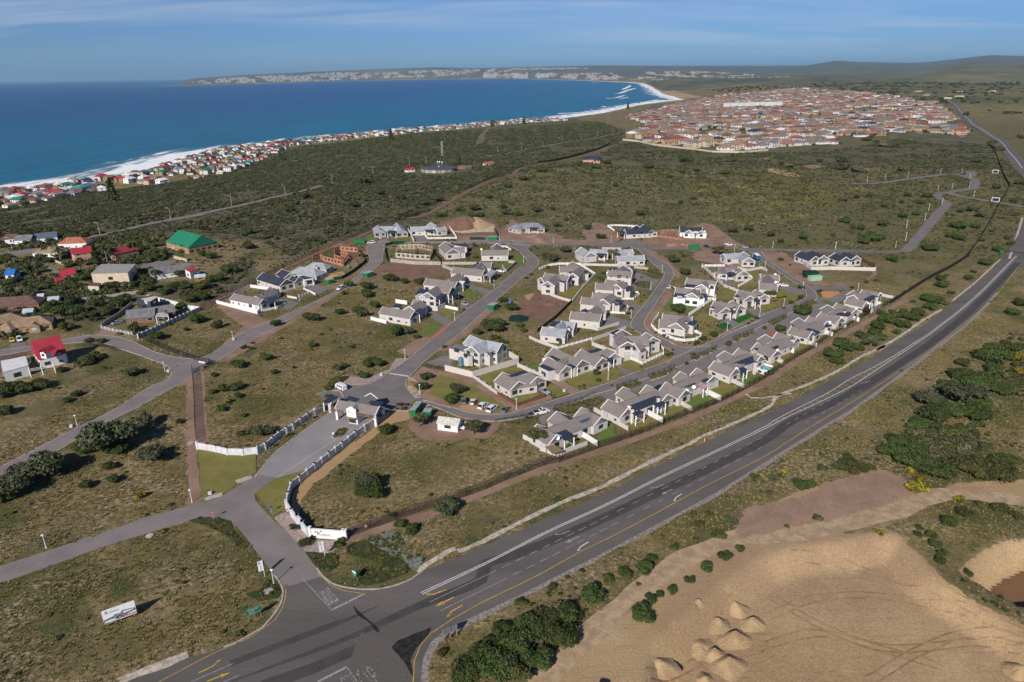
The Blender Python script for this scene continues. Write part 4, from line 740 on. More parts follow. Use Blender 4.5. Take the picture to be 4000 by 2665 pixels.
house('grey-roofed house with two white verandas and a long dark lean-to roof, beside the sunroom house', [('n 225,1065 445,1170', 3.0, E1), ('n 665,898 905,1005', 3.0, E1), ('n 330,1112 790,950', 3.2, E1+.1), ('n 395,920 560,1015', 2.9, E1)], flats=[('n 475,1130 765,1018 842,1078 560,1188', 3.0, 'closed'), ('n 495,1220 575,1183 642,1205 540,1248', 2.7, 'post'), ('n 740,1120 838,1078 887,1100 790,1147', 3.3, 'post')], chim='n 800,1030 500,1160', dish='n 457,1157 905,1022', slope=True)
house('house with a pink striped awning over its patio', [('n 885,865 1110,955', 3.0, E1), ('n 1240,705 1432,792', 2.9, E1), ('n 960,900 1340,745', 3.1, E1+.1), ('n 1050,745 1180,815', 2.8, E1)], flats=[('n 1065,930 1215,868 1255,893 1115,950', 3.0, 'closed'), ('n 1250,810 1330,778 1395,823 1320,860', 2.9, 'post'), ('n 1225,865 1275,850 1370,915 1320,937', 2.5, 'post', M('pink_striped_cloth', (.55, .30, .33), var=.1, scale=1))], dish='n 1127,962 1207,918', slope=True)
house('house with a long charcoal roof wing beside the swimming pool', [('n 1445,620 1690,708', 3.0, E1), ('n 1720,475 1975,565', 2.9, E1), ('n 1530,655 1830,528', 3.1, E1+.1), ('n 1560,508 1660,580', 2.8, E1)], flats=[('n 1615,660 1880,558 2010,600 1700,700', 3.0, 'closed'), ('n 1710,710 1770,685 1825,715 1780,757', 2.7, 'post')], chim='n 1912,625', dish='n 1697,712', slope=True)
house('house with three dark flat roofs behind, between the pool house and the fence corner', [('n 1930,415 2165,500', 2.9, E1), ('i 985,1350 1215,1412', 2.9, E1), ('n 2010,445 2290,345', 3.0, E1+.1), ('n 2030,318 2110,380', 3.0, E1)], flats=[('n 2095,470 2160,438 2225,463 2175,490', 2.9), ('n 2185,410 2260,365 2353,400 2290,440', 2.9), ('n 1895,480 1930,468 1982,488 1942,502', 2.7)], chim='n 2335,360', dish='n 2168,500', slope=True)
house('grey house with a separate flat-roofed annexe and white garden wall below the round bush', [('i 1155,1280 1390,1342', 2.9, E1), ('i 1355,1165 1560,1222', 2.9, E1), ('i 1220,1310 1480,1212', 3.0, E1+.1), ('i 1235,1185 1330,1250', 3.0, E1)], flats=[('i 1310,1320 1350,1298 1492,1343 1420,1387', 2.9), ('i 1425,1247 1470,1228 1617,1272 1560,1292', 2.9)], dish='i 1383,1353 1590,1234', slope=True)
house('grey house with a dark flat roof beside the purple-brown bush at the fence', [('i 1495,1115 1725,1182', 2.9, E1), ('i 1675,1015 1895,1080', 2.9, E1), ('i 1570,1142 1800,1050', 3.0, E1+.1), ('i 1570,1035 1640,1090', 3.0, E1)], flats=[('i 1650,1150 1770,1078 1905,1105 1800,1168', 2.9)], dish='i 1725,1187 1897,1083', chim='i 1760,1095', slope=True)
house('last house at the top of the long front row with a white pergola', [('i 1800,945 2015,992', 2.9, E1), ('i 1965,857 2170,897', 2.9, E1), ('i 1870,922 2060,868', 3.0, E1+.1), ('i 1865,870 1950,912', 3.0, E1)], flats=[('i 1970,975 2080,918 2152,935 2045,1000', 2.9), ('i 1985,1005 2030,1003 2085,1018 2055,1030', 2.6, 'post', copm)], chim='i 2135,935', dish='i 2015,1010 2175,905', slope=True)
house('grey gabled house inside the brown slatted fence next to the parked sedan', [('m 1070,635 1255,738', 3.5, E1), ('m 1375,625 1470,682', 3.6, E1), ('m 1165,690 1420,650', 3.7, E1+.1)], flats=[('m 1140,668 1305,608 1355,632 1190,687', 2.9)], pv=[('m 1065,705 1105,665 1130,680 1090,718', 4.0)], gar='m 1438,812 1492,795')
house('wide grey-roofed house with a brick driveway and two charcoal flat roofs', [('m 1650,350 1985,492', 3.9, E1), ('m 1580,462 1802,558', 3.3, E1), ('m 1690,510 1850,440', 3.2, E1)], flats=[('m 1600,445 1640,440 1748,490 1700,508', 3.0), ('m 1480,560 1540,538 1680,600 1600,617', 2.8), ('m 1800,550 1850,530 1932,567 1860,587', 2.7, 'post')], dish='m 1545,487', gar='m 1625,690 1680,668', pv=[('m 1765,500 1795,485 1830,505 1800,522', 4.0)])
house('grey-roofed house behind the pale shrub with white pots', [('m 1970,368 2215,467', 3.4, E1), ('m 2060,420 2300,372', 3.4, E1), ('m 2260,355 2353,412', 3.3, E1)], flats=[('m 2040,395 2165,353 2222,370 2090,417', 2.9), ('m 2250,480 2292,450 2350,470 2290,512', 2.7, 'post')], chim='m 2215,440', gar='n 260,650 303,635')
house('tall two-storey house at the road junction inside a curved picket fence', [('n 385,262 450,400', 3.4, 4.6), ('n 400,330 690,335', 3.8, 4.6), ('n 655,295 740,345', 3.2, 4.6), ('n 520,420 600,400', 3.2, 4.2)], flats=[('n 240,295 330,256 385,268 320,332', 4.8), ('n 350,405 410,376 465,400 400,432', 4.6), ('n 615,400 700,373 745,408 640,456', 3.9)], dish='n 563,385', chim='n 600,385')
house('grey-roofed house inside the oval white fence', [('h 1440,1137 1780,1168', 3.3, E1), ('h 1400,1200 1630,1215', 3.3, E1), ('h 1720,1152 1597,1243', 3.6, E1+.1)], flats=[('h 1690,1250 1722,1208 1837,1225 1790,1273', 2.9), ('h 1690,1190 1740,1180 1830,1220 1800,1240', 2.7, 'post')], dish='h 1680,1215', chim='h 1705,1220')
house('white two-storey house with a front stair and orange door', [('h 1590,832 1850,855', 3.4, 4.0), ('h 1810,842 1772,897', 3.4, 4.0), ('h 1870,850 1930,850', 2.5, 4.0)], flats=[('h 1560,940 1602,868 1722,880 1700,952', 3.9), ('h 1845,950 1880,903 1945,908 1920,952', 3.7)], wall=wallw, chim='h 1878,865')
house('grey-roofed house with a tall white box tower, behind the white two-storey house', [('h 1720,722 2060,762', 3.6, 3.6), ('h 1935,755 1888,798', 3.3, 3.6)], flats=[('h 1685,827 1710,783 1842,790 1825,837', 3.4), ('h 1965,815 2000,775 2062,785 2040,830', 4.2, 'closed', wallw)], wall=wallw, chim='h 2025,775')
house('twin-gabled garage house above the small patch of artificial lawn', [('i 400,1068 290,1012', 3.3, E1), ('i 265,985 560,1040', 3.0, E1), ('i 570,1035 470,985', 3.0, E1)], flats=[('i 213,1060 288,1033 342,1045 267,1077', 2.8), ('i 430,1080 470,1068 522,1105 455,1122', 2.7, 'post')], chim='i 497,1062', dish='i 482,1050', gar='i 358,1218 408,1180')
house('twin-gabled garage house above the larger artificial lawn', [('i 678,932 575,880', 3.3, E1), ('i 540,860 800,905', 3.0, E1), ('i 848,912 740,862', 3.0, E1)], flats=[('i 490,930 570,903 612,925 530,947', 2.8), ('i 712,965 755,948 802,985 740,997', 2.7, 'post')], chim='i 777,925', gar='i 645,1072 690,1045')
house('grey-roofed house with a double garage and a low white yard wall near the parked truck', [('i 345,622 420,575', 3.6, E1), ('i 300,605 560,612', 3.4, E1), ('i 445,562 600,642', 3.6, E1+.2)], flats=[('i 405,680 430,655 530,660 520,685', 2.7, 'post')], dish='i 490,650', chim='i 515,640', gar='i 295,730 383,727')
house('grey house with two tall chimneys by the parked white sedan', [('i 790,683 1005,690', 3.0, E1+.6), ('i 780,778 990,790', 3.2, E1+.6), ('i 880,690 870,780', 3.2, E1+.6)], flats=[('i 775,755 790,700 850,705 835,760', 3.2, 'closed', roofg)], chim='i 797,665 995,785', dish='i 967,685 970,772')
house('newly finished cream house beside the removal truck', [('i 370,448 600,432', 3.3, E1), ('i 600,425 665,492', 3.5, E1), ('i 480,440 500,425', 3, E1)], roof=roofg, chim='i 600,460')
house('cream house with a charcoal roof and red timber deck', [('i 1250,418 1430,478', 3.3, E1+.3), ('i 1385,410 1525,467', 3.5, E1+.5), ('i 1350,450 1450,430', 3.0, E1)], roof=roofd, flats=[('i 1455,515 1490,490 1520,500 1500,525', 2.7, 'post')])
house('cream house with a charcoal roof at the end of the pale yard wall', [('i 1650,438 1780,485', 3.3, E1+.3), ('i 1755,425 1900,470', 3.5, E1+.5), ('i 1730,460 1820,445', 3.0, E1)], roof=roofd, flats=[('i 1800,510 1850,495 1892,510 1845,530', 2.7, 'post')], dish='i 1842,480')
house('cream house with a charcoal roof and wide garage beside the white zigzag wall', [('h 1095,152 1140,118', 3.7, E1), ('h 1000,165 1300,150', 3.8, E1), ('h 1215,113 1320,160', 3.6, E1+.2)], roof=roofd, flats=[('h 915,195 960,175 1040,190 1000,215', 2.8, 'post'), ('h 1155,200 1180,180 1235,185 1225,208', 2.7, 'post')], dish='h 1218,175', chim='h 1243,160', gar='h 1055,250 1135,246')
house('cream house with a charcoal roof next to the rubble heap', [('h 1630,140 1890,142', 3.8, E1), ('h 1745,175 1770,145', 3.4, E1), ('h 1885,180 1870,150', 3.2, E1)], roof=roofd, flats=[('h 1780,205 1785,185 1845,188 1840,210', 2.8, 'post', copm)], wall=wallw, chim='h 1920,170')
house('two-storey grey-roofed house with a timberless balcony above the lawn strip', [('h 90,665 370,700', 3.2, 4.6), ('h 40,722 230,690', 3.4, 4.6), ('h 225,680 120,765', 3.3, 4.6)], flats=[('h 203,770 250,728 330,745 308,778', 4.4)], dish='h 352,728')
house('two-storey grey house wrapped by the white picket fence corner', [('h 250,590 480,590', 3.2, 4.0), ('h 400,537 485,600', 3.2, 4.2), ('h 485,600 405,672', 3.0, 4.2)], flats=[('h 328,680 370,648 420,655 385,687', 3.8), ('h 520,650 545,635 592,640 585,670', 3.8)], dish='h 487,602')
house('light grey house with a red timber terrace below the top road', [('h 500,372 612,432', 3.6, E1+.3), ('h 600,388 800,402', 3.4, E1+.3)], roof=roofg, flats=[('h 665,457 710,430 800,440 770,462', 2.9, 'post')], chim='h 800,420', dish='h 778,420', pv=[('h 722,405 730,397 752,415 745,425', 4.0)])
house('light grey long house above the pale retaining wall with a corner road frontage', [('h 910,472 1220,462', 3.0, E1+.3), ('h 930,402 1085,392', 3.0, E1+.3), ('h 960,400 1050,455', 3.0, E1)], roof=roofg, flats=[('h 858,440 900,428 962,450 920,468', 2.8, 'post')], dish='h 1030,408')
house('two-storey grey house with a hedge on its left side', [('h 812,633 1090,652', 3.2, 4.4), ('h 985,578 960,635', 3.2, 4.2)], flats=[('h 1020,592 1040,582 1112,590 1090,618', 4.0), ('h 858,617 880,605 930,612 900,627', 4.2)], dish='h 803,668')
house('grey house with a cross gable and small fenced lawn, below the hedge house', [('h 672,780 880,792', 3.2, E1+.8), ('h 790,742 1010,770', 3.2, E1+.8), ('h 985,755 905,800', 3.4, E1+.8)], flats=[('h 995,853 1050,813 1102,830 1062,872', 3.2)], dish='h 955,857', chim='h 1012,840')
house('grey house with a cross gable and red brick patio', [('h 510,942 750,962', 3.2, E1+.8), ('h 635,892 860,905', 3.2, E1+.8), ('h 860,900 755,970', 3.4, E1+.8)], flats=[('h 868,1012 900,968 987,985 942,1037', 3.2)], chim='h 870,1005')
house('tall grey house below the brick patio house with a low front wall', [('h 390,1108 735,1142', 3.2, 3.8), ('h 645,1042 780,1042', 3.2, 3.6), ('h 690,1045 600,1110', 3.2, 3.7)], flats=[('h 485,1107 520,1083 592,1090 560,1117', 3.6)], dish='h 677,1125', pv=[('h 585,1165 595,1130 618,1133 608,1170', 4.6)])
house('light grey metal-roofed house with a dark rainwater tank', [('m 1528,108 1810,138', 3.2, E1+.3), ('m 1745,42 1905,58', 3.2, E1+.3), ('m 1760,45 1720,130', 3.4, E1+.3)], roof=roofg, flats=[('m 1600,97 1650,43 1728,50 1660,107', 3.0)], dish='m 1797,117', chim='m 1830,110')
house('large two-storey house with light grey metal roofs behind the tall cream wall', [('m 700,207 880,275', 3.6, 4.8), ('m 885,262 715,338', 3.6, 4.8), ('m 880,262 1062,300', 3.6, 4.8)], roof=roofg, flats=[('m 450,352 545,303 682,342 630,397', 3.3, 'closed', M('grey_membrane_roof', (.17, .175, .19), var=.08)), ('m 828,412 900,378 992,390 920,437', 3.3, 'closed', M('grey_membrane_roof', (.17, .175, .19))), ('m 608,432 660,413 722,440 680,447', 3.2, 'closed', M('grey_membrane_roof', (.17, .175, .19)))], pv=[('m 950,320 975,290 1010,298 985,340', 5.8)], chim='m 925,262', gar='m 465,455 570,490')
house('grey house with twin hipped wings and roof solar panels at the far left corner', [('g 225,112 245,165', 3.8, E1), ('g 250,130 470,130', 4.2, E1), ('g 440,88 500,165', 3.8, E1)], roof=roofg, wall=walltan, parapet=False, flats=[('g 330,205 345,175 435,178 432,208', 2.7, 'post')], dish='g 425,175', pv=[('g 362,130 372,122 428,122 420,150', 4.5)], gar='g 210,253 305,250')
house('grey-roofed house with a white picket yard next to the excavated bank', [('g 600,135 880,128', 3.8, E1), ('g 830,88 900,130', 3.8, E1), ('g 880,150 990,135', 3.2, E1)], roof=roofg, flats=[('g 760,180 775,155 880,160 870,185', 2.7, 'post')], dish='g 840,140', chim='g 865,115', gar='g 640,220 733,215')
house('grey gabled house with tall windows above the slatted retaining wall', [('g 1000,307 1085,390', 4.2, E1+.5), ('g 1080,372 1225,368', 3.6, E1+.5)], roof=rooft, flats=[('g 1095,345 1120,335 1260,335 1245,370', 2.9)])
house('grey house with a small picket terrace at the inner road bend', [('g 1415,403 1720,400', 3.4, E1+.5), ('g 1590,330 1560,395', 3.6, E1+.5)], dish='g 1412,395')
house('long grey house with a light carport roof and parked pickup', [('g 1095,597 1450,632', 3.5, E1+.4), ('g 1400,540 1535,545', 3.3, E1+.4), ('g 1410,545 1350,610', 3.3, E1+.4)], flats=[('g 1435,692 1530,628 1602,640 1510,707', 2.9, 'post', roofg)], chim='g 1425,585', pv=[('g 1325,585 1345,575 1365,600 1345,605', 4.4)])
house('grey house stepping behind the balcony house with a roof window', [('g 785,728 1140,768', 3.3, E1+1), ('g 1165,665 1030,735', 3.3, E1+1), ('g 1120,668 1190,670', 3, E1+1)], flats=[('g 1150,790 1160,755 1225,760 1200,800', 2.9, 'post', copm)], pv=[('g 925,775 940,742 968,745 955,780', 4.7)], dish='g 1080,740')
house('two-storey house with a stone chimney and dark canopy balconies', [('g 900,812 1075,832', 3.4, 4.6), ('g 900,815 790,892', 4.0, 4.4)], flats=[('g 850,942 910,898 1015,905 930,972', 4.2, 'post'), ('g 1030,912 1080,868 1152,880 1080,927', 4.2, 'post'), ('g 650,920 700,850 820,860 760,900', 4.4)], dish='g 680,930', chim='g 815,880')
house('grey house with a timber deck behind the big round bush', [('g 285,1052 640,1112', 3.2, E1+.6), ('g 720,980 585,1050', 3.3, E1+.6), ('g 640,975 740,985', 3, E1+.6)], flats=[('g 375,1060 430,1020 500,1028 470,1065', 3.0), ('g 630,1105 690,1068 777,1090 700,1140', 3.0, 'post')], chim='g 610,1055')
house('white house with a picket veranda at the start of the upper road', [('f 510,722 775,775', 3.1, E1), ('f 830,663 870,672', 3.4, E1), ('f 850,668 700,740', 3.3, E1)], wall=wallw, flats=[('f 745,820 770,765 912,752 880,800', 2.8, 'post')], chim='f 755,725', pv=[('f 752,715 780,695 812,705 790,722', 4.2)])
house('cream house with a dark tiled roof and white pergola', [('f 770,530 985,592', 4.0, E1+.3), ('f 945,500 1015,540', 3.4, E1+.3), ('f 1035,562 1100,575', 3.3, E1)], roof=roofd, flats=[('f 1090,570 1135,558 1240,577 1150,592', 2.8, 'closed'), ('f 1140,605 1165,580 1245,572 1230,590', 2.6, 'post', copm)], chim='f 1060,545', pv=[('f 808,575 820,550 842,553 830,582', 4.6)])
house('new cream house with a light grey hipped roof beside the sand heap', [('f 1110,475 1240,490', 4.5, E1, 'hip'), ('f 1230,435 1320,440', 3.8, E1, 'hip')], roof=roofg, parapet=False, chim='f 1262,470')
house('unfinished taupe house with a hipped roof at the top road', [('g 1880,90 2060,88', 4.6, E1+.3, 'hip'), ('g 1800,110 1860,120', 3.2, E1, 'hip')], roof=M('slate_blue_roof', (.19, .20, .23), var=.08, scale=.4, scale2=5), wall=walltan, parapet=False, flats=[('g 1960,155 1975,130 2070,130 2065,158', 2.8, 'post')], chim='g 1955,105')
def wall_line(label, s, h=1.3, t=.18, mat=None, pil=0, z0=0.0, cat='wall', name='garden_wall', ztop=False, group=None, slats=False, cap=True):
    pts = gp(s, h if ztop else 0.0); pts = [Vector((p.x, p.y, 0)) for p in pts]; mat = mat or wallm
    c = sum(pts, Vector())/len(pts); root = thing(name, label, cat, (c.x, c.y, 0), 0, group); mb = MB(); pl = MB(); cp = MB(); k = 0
    for a, b in zip(pts, pts[1:]):
        d = b-a; L = d.length
        if L < .05: continue
        d.normalize(); ang = math.atan2(d.y, d.x); m = (a+b)/2-c; keep([a+Vector((-d.y, d.x, 0))*.4, b+Vector((-d.y, d.x, 0))*.4, b-Vector((-d.y, d.x, 0))*.4, a-Vector((-d.y, d.x, 0))*.4])
        if slats:
            n = int(L/.35)+1
            for i in range(n):
                q = a+d*(L*(i+.5)/n)-c; mb.box((q.x, q.y, .1), (.22, .05, h-.1), ang)
            mb.box((m.x, m.y, h*.25), (L, .08, .09), ang); mb.box((m.x, m.y, h*.75), (L, .08, .09), ang)
            n2 = max(1, int(L/2.2))
            for i in range(n2+1): q = a+d*(L*i/n2)-c; p_ = MB(); p_.box((q.x, q.y, 0), (.26, .26, h+.12), ang); p_.build('pier', copm, root)
        else:
            mb.box((m.x, m.y, -.2), (L+t*.8, t, h+.2+.003*k), ang); k += 1
            if cap: cp.box((m.x, m.y, h+.003*k), (L+.1, t+.08, .06), ang)
            if pil:
                n2 = max(1, round(L/pil))
                for i in range(n2+1): q = a+d*(L*i/n2)-c; p_ = MB(); p_.box((q.x, q.y, 0), (t+.28, t+.28, h+.28), ang); p_.box((q.x, q.y, h+.28), (t+.4, t+.4, .08), ang); p_.build('pier', entp if h > 1.8 else mat, root)
    mb.build('panel', mat, root)
    if pl.f: pl.build('pier', copm if (slats or mat is wallm) else mat, root)
    if cp.f: cp.build('coping', mat, root)
    return root
whf = M('white_picket', (.78, .78, .79), var=.03)
W = wall_line
entp = M('entrance_plaster', (.57, .57, .60), var=.06, scale=.8)
W('tall cream boundary wall round the two-storey metal-roofed house', 'm 410,612 725,690 1252,530 1252,515 1110,430', 2.2)
W('stepped cream wall beside the tall boundary wall corner', 'm 727,690 1003,885 1110,850', 1.1, pil=4)
W('cream wall behind the brick-driveway house', 'm 1245,570 1530,700 1600,690', 1.5, pil=4)
W('cream wall below the rainwater tank house', 'm 1375,240 1480,290 1695,362', 1.1)
W('white picket fence on the terrace below the rainwater tank', 'm 1697,365 2088,258', 1.0, mat=whf, slats=True, name='picket_fence', cat='fence')
W('cream boundary wall uphill from the pale shrub', 'm 2100,325 2353,420 n 180,500 480,590', 1.5, pil=5)
W('low cream wall from the pale shrub house to the picket corner', 'n 330,640 490,600', 1.4)
W('white picket fence curving round the tall corner house', 'n 485,605 612,660 857,545 858,500 800,420 735,395', 1.2, mat=whf, slats=True, name='picket_fence', cat='fence')
W('oval white picket fence round the corner garden', 'n 800,95 760,150 720,220 760,270 870,340 1000,385 1100,400 1200,390 1280,360 1290,330 1240,300 1160,285', 1.3, mat=whf, slats=True, name='picket_fence', cat='fence')
W('long white picket fence running down between the white house and the lawn', 'h 2045,950 1740,1160', 1.4, mat=whf, slats=True, name='picket_fence', cat='fence')
W('white picket fence above the crossing lawn of the white house', 'h 1935,970 2045,985', 1.2, mat=whf, slats=True, name='picket_fence', cat='fence')
W('pale wall of the double-garage house facing the bend', 'h 1890,590 2070,760 2150,830 2353,905', 1.3, pil=5)
W('white stepped fence behind the double-garage house', 'i 125,605 160,595 380,595', 1.3, mat=whf, slats=True, name='picket_fence', cat='fence')
W('pale wall under the new cream house', 'i 530,620 640,650 810,620 870,650', 1.4)
W('white curved fence in front of the double-garage house', 'i 540,830 700,735 690,720 640,705', 1.1, mat=whf, slats=True, name='picket_fence', cat='fence')
W('long pale yard wall below the charcoal-roofed houses', 'i 1240,535 1380,635 1600,630 2110,643', 1.8, pil=6)
W('brown slatted fence at the end of the pale yard wall', 'i 1920,500 2110,620', 1.5, mat=woodm)
W('white picket fence corner of the two-storey wrapped house', 'h 20,630 120,590 250,572 480,575 660,690 530,830 400,1000', 1.3, mat=whf, slats=True, name='picket_fence', cat='fence')
W('low cream wall above the open excavation', 'h 150,930 280,975 390,1005', 1.3)
W('dark shadecloth fence beside the excavation', 'h 390,1010 210,1190 0,1350', 1.6, mat=M('dark_shade_cloth', (.03, .035, .03), var=.1), name='shadecloth_fence', cat='fence', cap=False)
W('cream retaining wall under the red terrace house', 'h 440,500 530,580 920,590', 1.2)
W('taupe wall under the corner frontage house', 'h 925,590 1270,630', 1.3, mat=walltan)
W('taupe wall segment beside the top road', 'h 740,395 960,400', 1.4, mat=walltan)
W('white zigzag picket wall behind the wide-garage house', 'h 880,190 805,135 900,128 1130,140', 1.3, mat=whf, slats=True, name='picket_fence', cat='fence')
W('white low fence round the cross gable lawn', 'h 970,975 1100,975 1165,920 1150,900 1080,890', 1.0, mat=whf, slats=True, name='picket_fence', cat='fence')
W('white low fence round the red brick patio', 'h 805,1130 1000,1140 1050,1080 1030,1060', 1.0, mat=whf, slats=True, name='picket_fence', cat='fence')
W('cream wall in front of the tall grey house', 'h 445,1270 690,1335 935,1260', 1.3)
W('long cream wall above the junction', 'h 620,1450 1015,1310', 1.3)
W('picket fence in front of the excavated bank house', 'g 760,240 800,280 1130,275 1100,220 1030,130', 1.3, mat=whf, slats=True, name='picket_fence', cat='fence')
W('white stepped wall between the two far corner houses', 'g 570,180 640,310', 1.6, mat=wallw)
W('slatted taupe wall under the tall-windowed house', 'g 970,570 1350,570', 1.5, mat=walltan, pil=3)
W('concrete retaining wall at the timber roof shell', 'g 370,540 650,570 945,575', 2.0, mat=M('raw_cement', (.36, .32, .28), var=.12, scale=.6))
W('block wall under the slatted wall', 'g 960,600 1090,650', 1.8, mat=M('raw_cement', (.36, .32, .28)))
W('grey wall round the picket terrace corner', 'g 1650,600 1700,660 1808,560 1725,550', 1.5, mat=walltan)
W('small white picket run at the inner bend terrace', 'g 1620,372 1700,375 1750,410', 1.2, mat=whf, slats=True, name='picket_fence', cat='fence')
W('white low yard wall of the timber deck house', 'g 145,1205 320,1250', 1.5, mat=wallw)
W('white yard wall behind the timber deck house', 'g 430,1010 560,1030', 1.8, mat=wallw)
W('stair wall of the balcony house', 'g 775,1090 910,1105 1000,1060', 2.2)
W('wide white wall below the balcony stair', 'g 1000,1070 1145,1100', 1.4, mat=wallw)
W('long white yard wall of the picket veranda house', 'f 345,812 720,912 740,890', 1.5, mat=wallw)
W('white rail fence on the veranda of the picket house', 'f 780,890 905,860 975,825', 1.1, mat=whf, slats=True, name='picket_fence', cat='fence')
W('white wall between the two first upper-road houses', 'f 655,665 820,690', 1.4, mat=wallw); W('white arched terrace wall of the pergola house', 'f 1000,760 1080,775 1210,715 1250,740', 1.1, mat=whf, slats=True, name='picket_fence', cat='fence')
W('white rail on the pergola house driveway', 'f 1145,685 1255,735', .9, mat=whf, slats=True, name='picket_fence', cat='fence')
W('low curving stone edge above the picket veranda house', 'f 340,805 640,660', .7, mat=wallw)
W('brown slatted fence round the corner garden by the parked sedan', 'm 1005,885 1228,1022 1555,920 1425,820', 1.1, mat=woodm, slats=False, name='slatted_fence', cat='fence', cap=False)
for lab, s in (('low wall left of the thatched shelter', 'm 1305,1395 1400,1435'), ('wall of the thatched shelter yard', 'm 1500,1530 1700,1600 n -20,1590'), ('cream wall between the sunroom house and veranda house', 'n 60,1195 450,1420'), ('wall between the veranda house and awning house', 'n 945,1055 1195,1200'), ('wall between the awning house and pool house', 'n 1475,790 1790,930'), ('wall between the pool house and the next grey house', 'n 1980,570 2230,650'), ('wall behind the annexe house', 'i 1220,1450 1440,1510'), ('wall below the purple-brown bush house', 'i 1620,1260 1775,1300')):
    W(lab, s, 1.4)
for lab, s in (('white garden wall stepping down beside the sunroom terrace', 'm 1870,1320 2000,1380 2155,1480'), ('white garden wall stepping down between the two verandas', 'n 655,1225 850,1330'), ('white garden wall beside the pink awning', 'n 1255,945 1515,1075'), ('white garden wall beside the swimming pool', 'n 1805,690 2010,780'), ('white garden wall behind the three dark roofs', 'n 2255,485 2353,530'), ('white garden wall behind the annexe', 'i 1480,1350 1620,1395'), ('white garden wall near the fence bushes', 'i 1790,1185 1925,1225'), ('white garden wall at the last front row house', 'i 2085,1020 2190,1050 2060,1130')):
    W(lab, s, 1.7, mat=wallw)
W('pale end wall of the top front-row garden', 'i 2190,935 2330,965 2310,990', 1.3)
W('white entrance wall with piers beside the lawn, left of the forecourt', 'k 1820,1070 1910,1085 1990,1100 2095,1125 2235,1130 2354,1115 l 250,880', 2.1, t=.3, mat=entp, pil=3.4, name='entrance_wall')
W('white entrance wall with piers along the left of the forecourt', 'l 250,880 325,835 390,780 450,730 520,690 580,655 650,605 710,560 780,520', 1.9, t=.3, pil=4.0, mat=M('pale_grey_plaster', (.50, .49, .50), var=.04), name='entrance_wall')
W('long white entrance wall with piers along the right of the forecourt', 'l 1325,610 1150,730 1030,830 910,925 780,1030 640,1145 565,1200 535,1300 520,1380', 2.0, t=.3, pil=4.0, mat=M('pale_grey_plaster', (.50, .49, .50)), name='entrance_wall')
W('curved white entrance wall with piers below the entrance lawn', 'l 520,1380 570,1460 620,1520 670,1568 q 540,285 580,350 625,405', 2.2, t=.3, pil=3.6, mat=entp, name='entrance_wall')
W('grey stone-clad wall at the left of the gatehouse', 'l 785,525 890,470', 1.7, t=.5, mat=M('stone_cladding', (.22, .21, .21), var=.2, scale=3))
W('grey stone-clad wall at the right of the gatehouse', 'l 1335,620 1455,535', 1.8, t=.6, mat=M('stone_cladding', (.22, .21, .21)))
W('cream concrete wall between suburb gardens, behind the trees', 'e 750,790 1000,760 1280,720', 1.5, mat=M('raw_cement', (.36, .32, .28)))
W('blue-grey precast wall beside the vacant grass plot', 'e 1275,1140 1835,885', 1.9, mat=M('blue_grey_precast', (.25, .29, .32), var=.08), pil=2.5)
W('white precast wall behind the grey-roofed brick house', 'e 1450,790 1650,840 1750,870 1835,880', 1.9, mat=wallw, pil=3)
W('grey precast wall on the far side of the brick house yard', 'e 940,1030 1100,930 1220,830', 1.8, mat=walltan)
W('grey palisade fence across the brick house driveway', 'e 935,1045 1080,1080 1220,1105', 1.3, mat=M('grey_palisade', (.30, .34, .36)), slats=True, name='palisade_fence', cat='fence')
W('pale garden wall beside the church hall gate', 'e 1605,400 1720,430', 1.5, mat=M('cream_precast', (.52, .45, .33)), pil=1.5); W('grey retaining wall by the red double-storey', 'e 470,420 620,475', 1.4, mat=walltan)
W('long pale precast wall round the near edge of the distant suburb', 'c 1020,820 1160,835 1300,865 1450,885 1700,915 1850,935 2100,938 2354,915', 2.5, t=.5, mat=M('cream_precast', (.52, .45, .33)))
steel = M('dark_fence_steel', (.012, .012, .014), rough=.6, var=.05)
mesh_m = bpy.data.materials.new('welded_mesh'); mesh_m.use_nodes = True; nt_ = mesh_m.node_tree; b_ = nt_.nodes['Principled BSDF']; b_.inputs['Base Color'].default_value = (.012, .012, .014, 1); b_.inputs['Roughness'].default_value = .6
g_ = N(nt_, 'ShaderNodeNewGeometry'); sx_ = N(nt_, 'ShaderNodeSeparateXYZ'); nt_.links.new(g_.outputs['Position'], sx_.inputs[0]); ad = N(nt_, 'ShaderNodeMath', operation='ADD'); nt_.links.new(sx_.outputs[0], ad.inputs[0]); nt_.links.new(sx_.outputs[1], ad.inputs[1])
def stripe(src, f):
    a = N(nt_, 'ShaderNodeMath', operation='MULTIPLY'); a.inputs[1].default_value = f; nt_.links.new(src, a.inputs[0]); r = N(nt_, 'ShaderNodeMath', operation='FRACT'); nt_.links.new(a.outputs[0], r.inputs[0]); l = N(nt_, 'ShaderNodeMath', operation='LESS_THAN'); l.inputs[1].default_value = .22; nt_.links.new(r.outputs[0], l.inputs[0]); return l.outputs[0]
mxx = N(nt_, 'ShaderNodeMath', operation='MAXIMUM'); nt_.links.new(stripe(ad.outputs[0], 9.0), mxx.inputs[0]); nt_.links.new(stripe(sx_.outputs[2], 4.0), mxx.inputs[1]); nt_.links.new(mxx.outputs[0], b_.inputs['Alpha'])
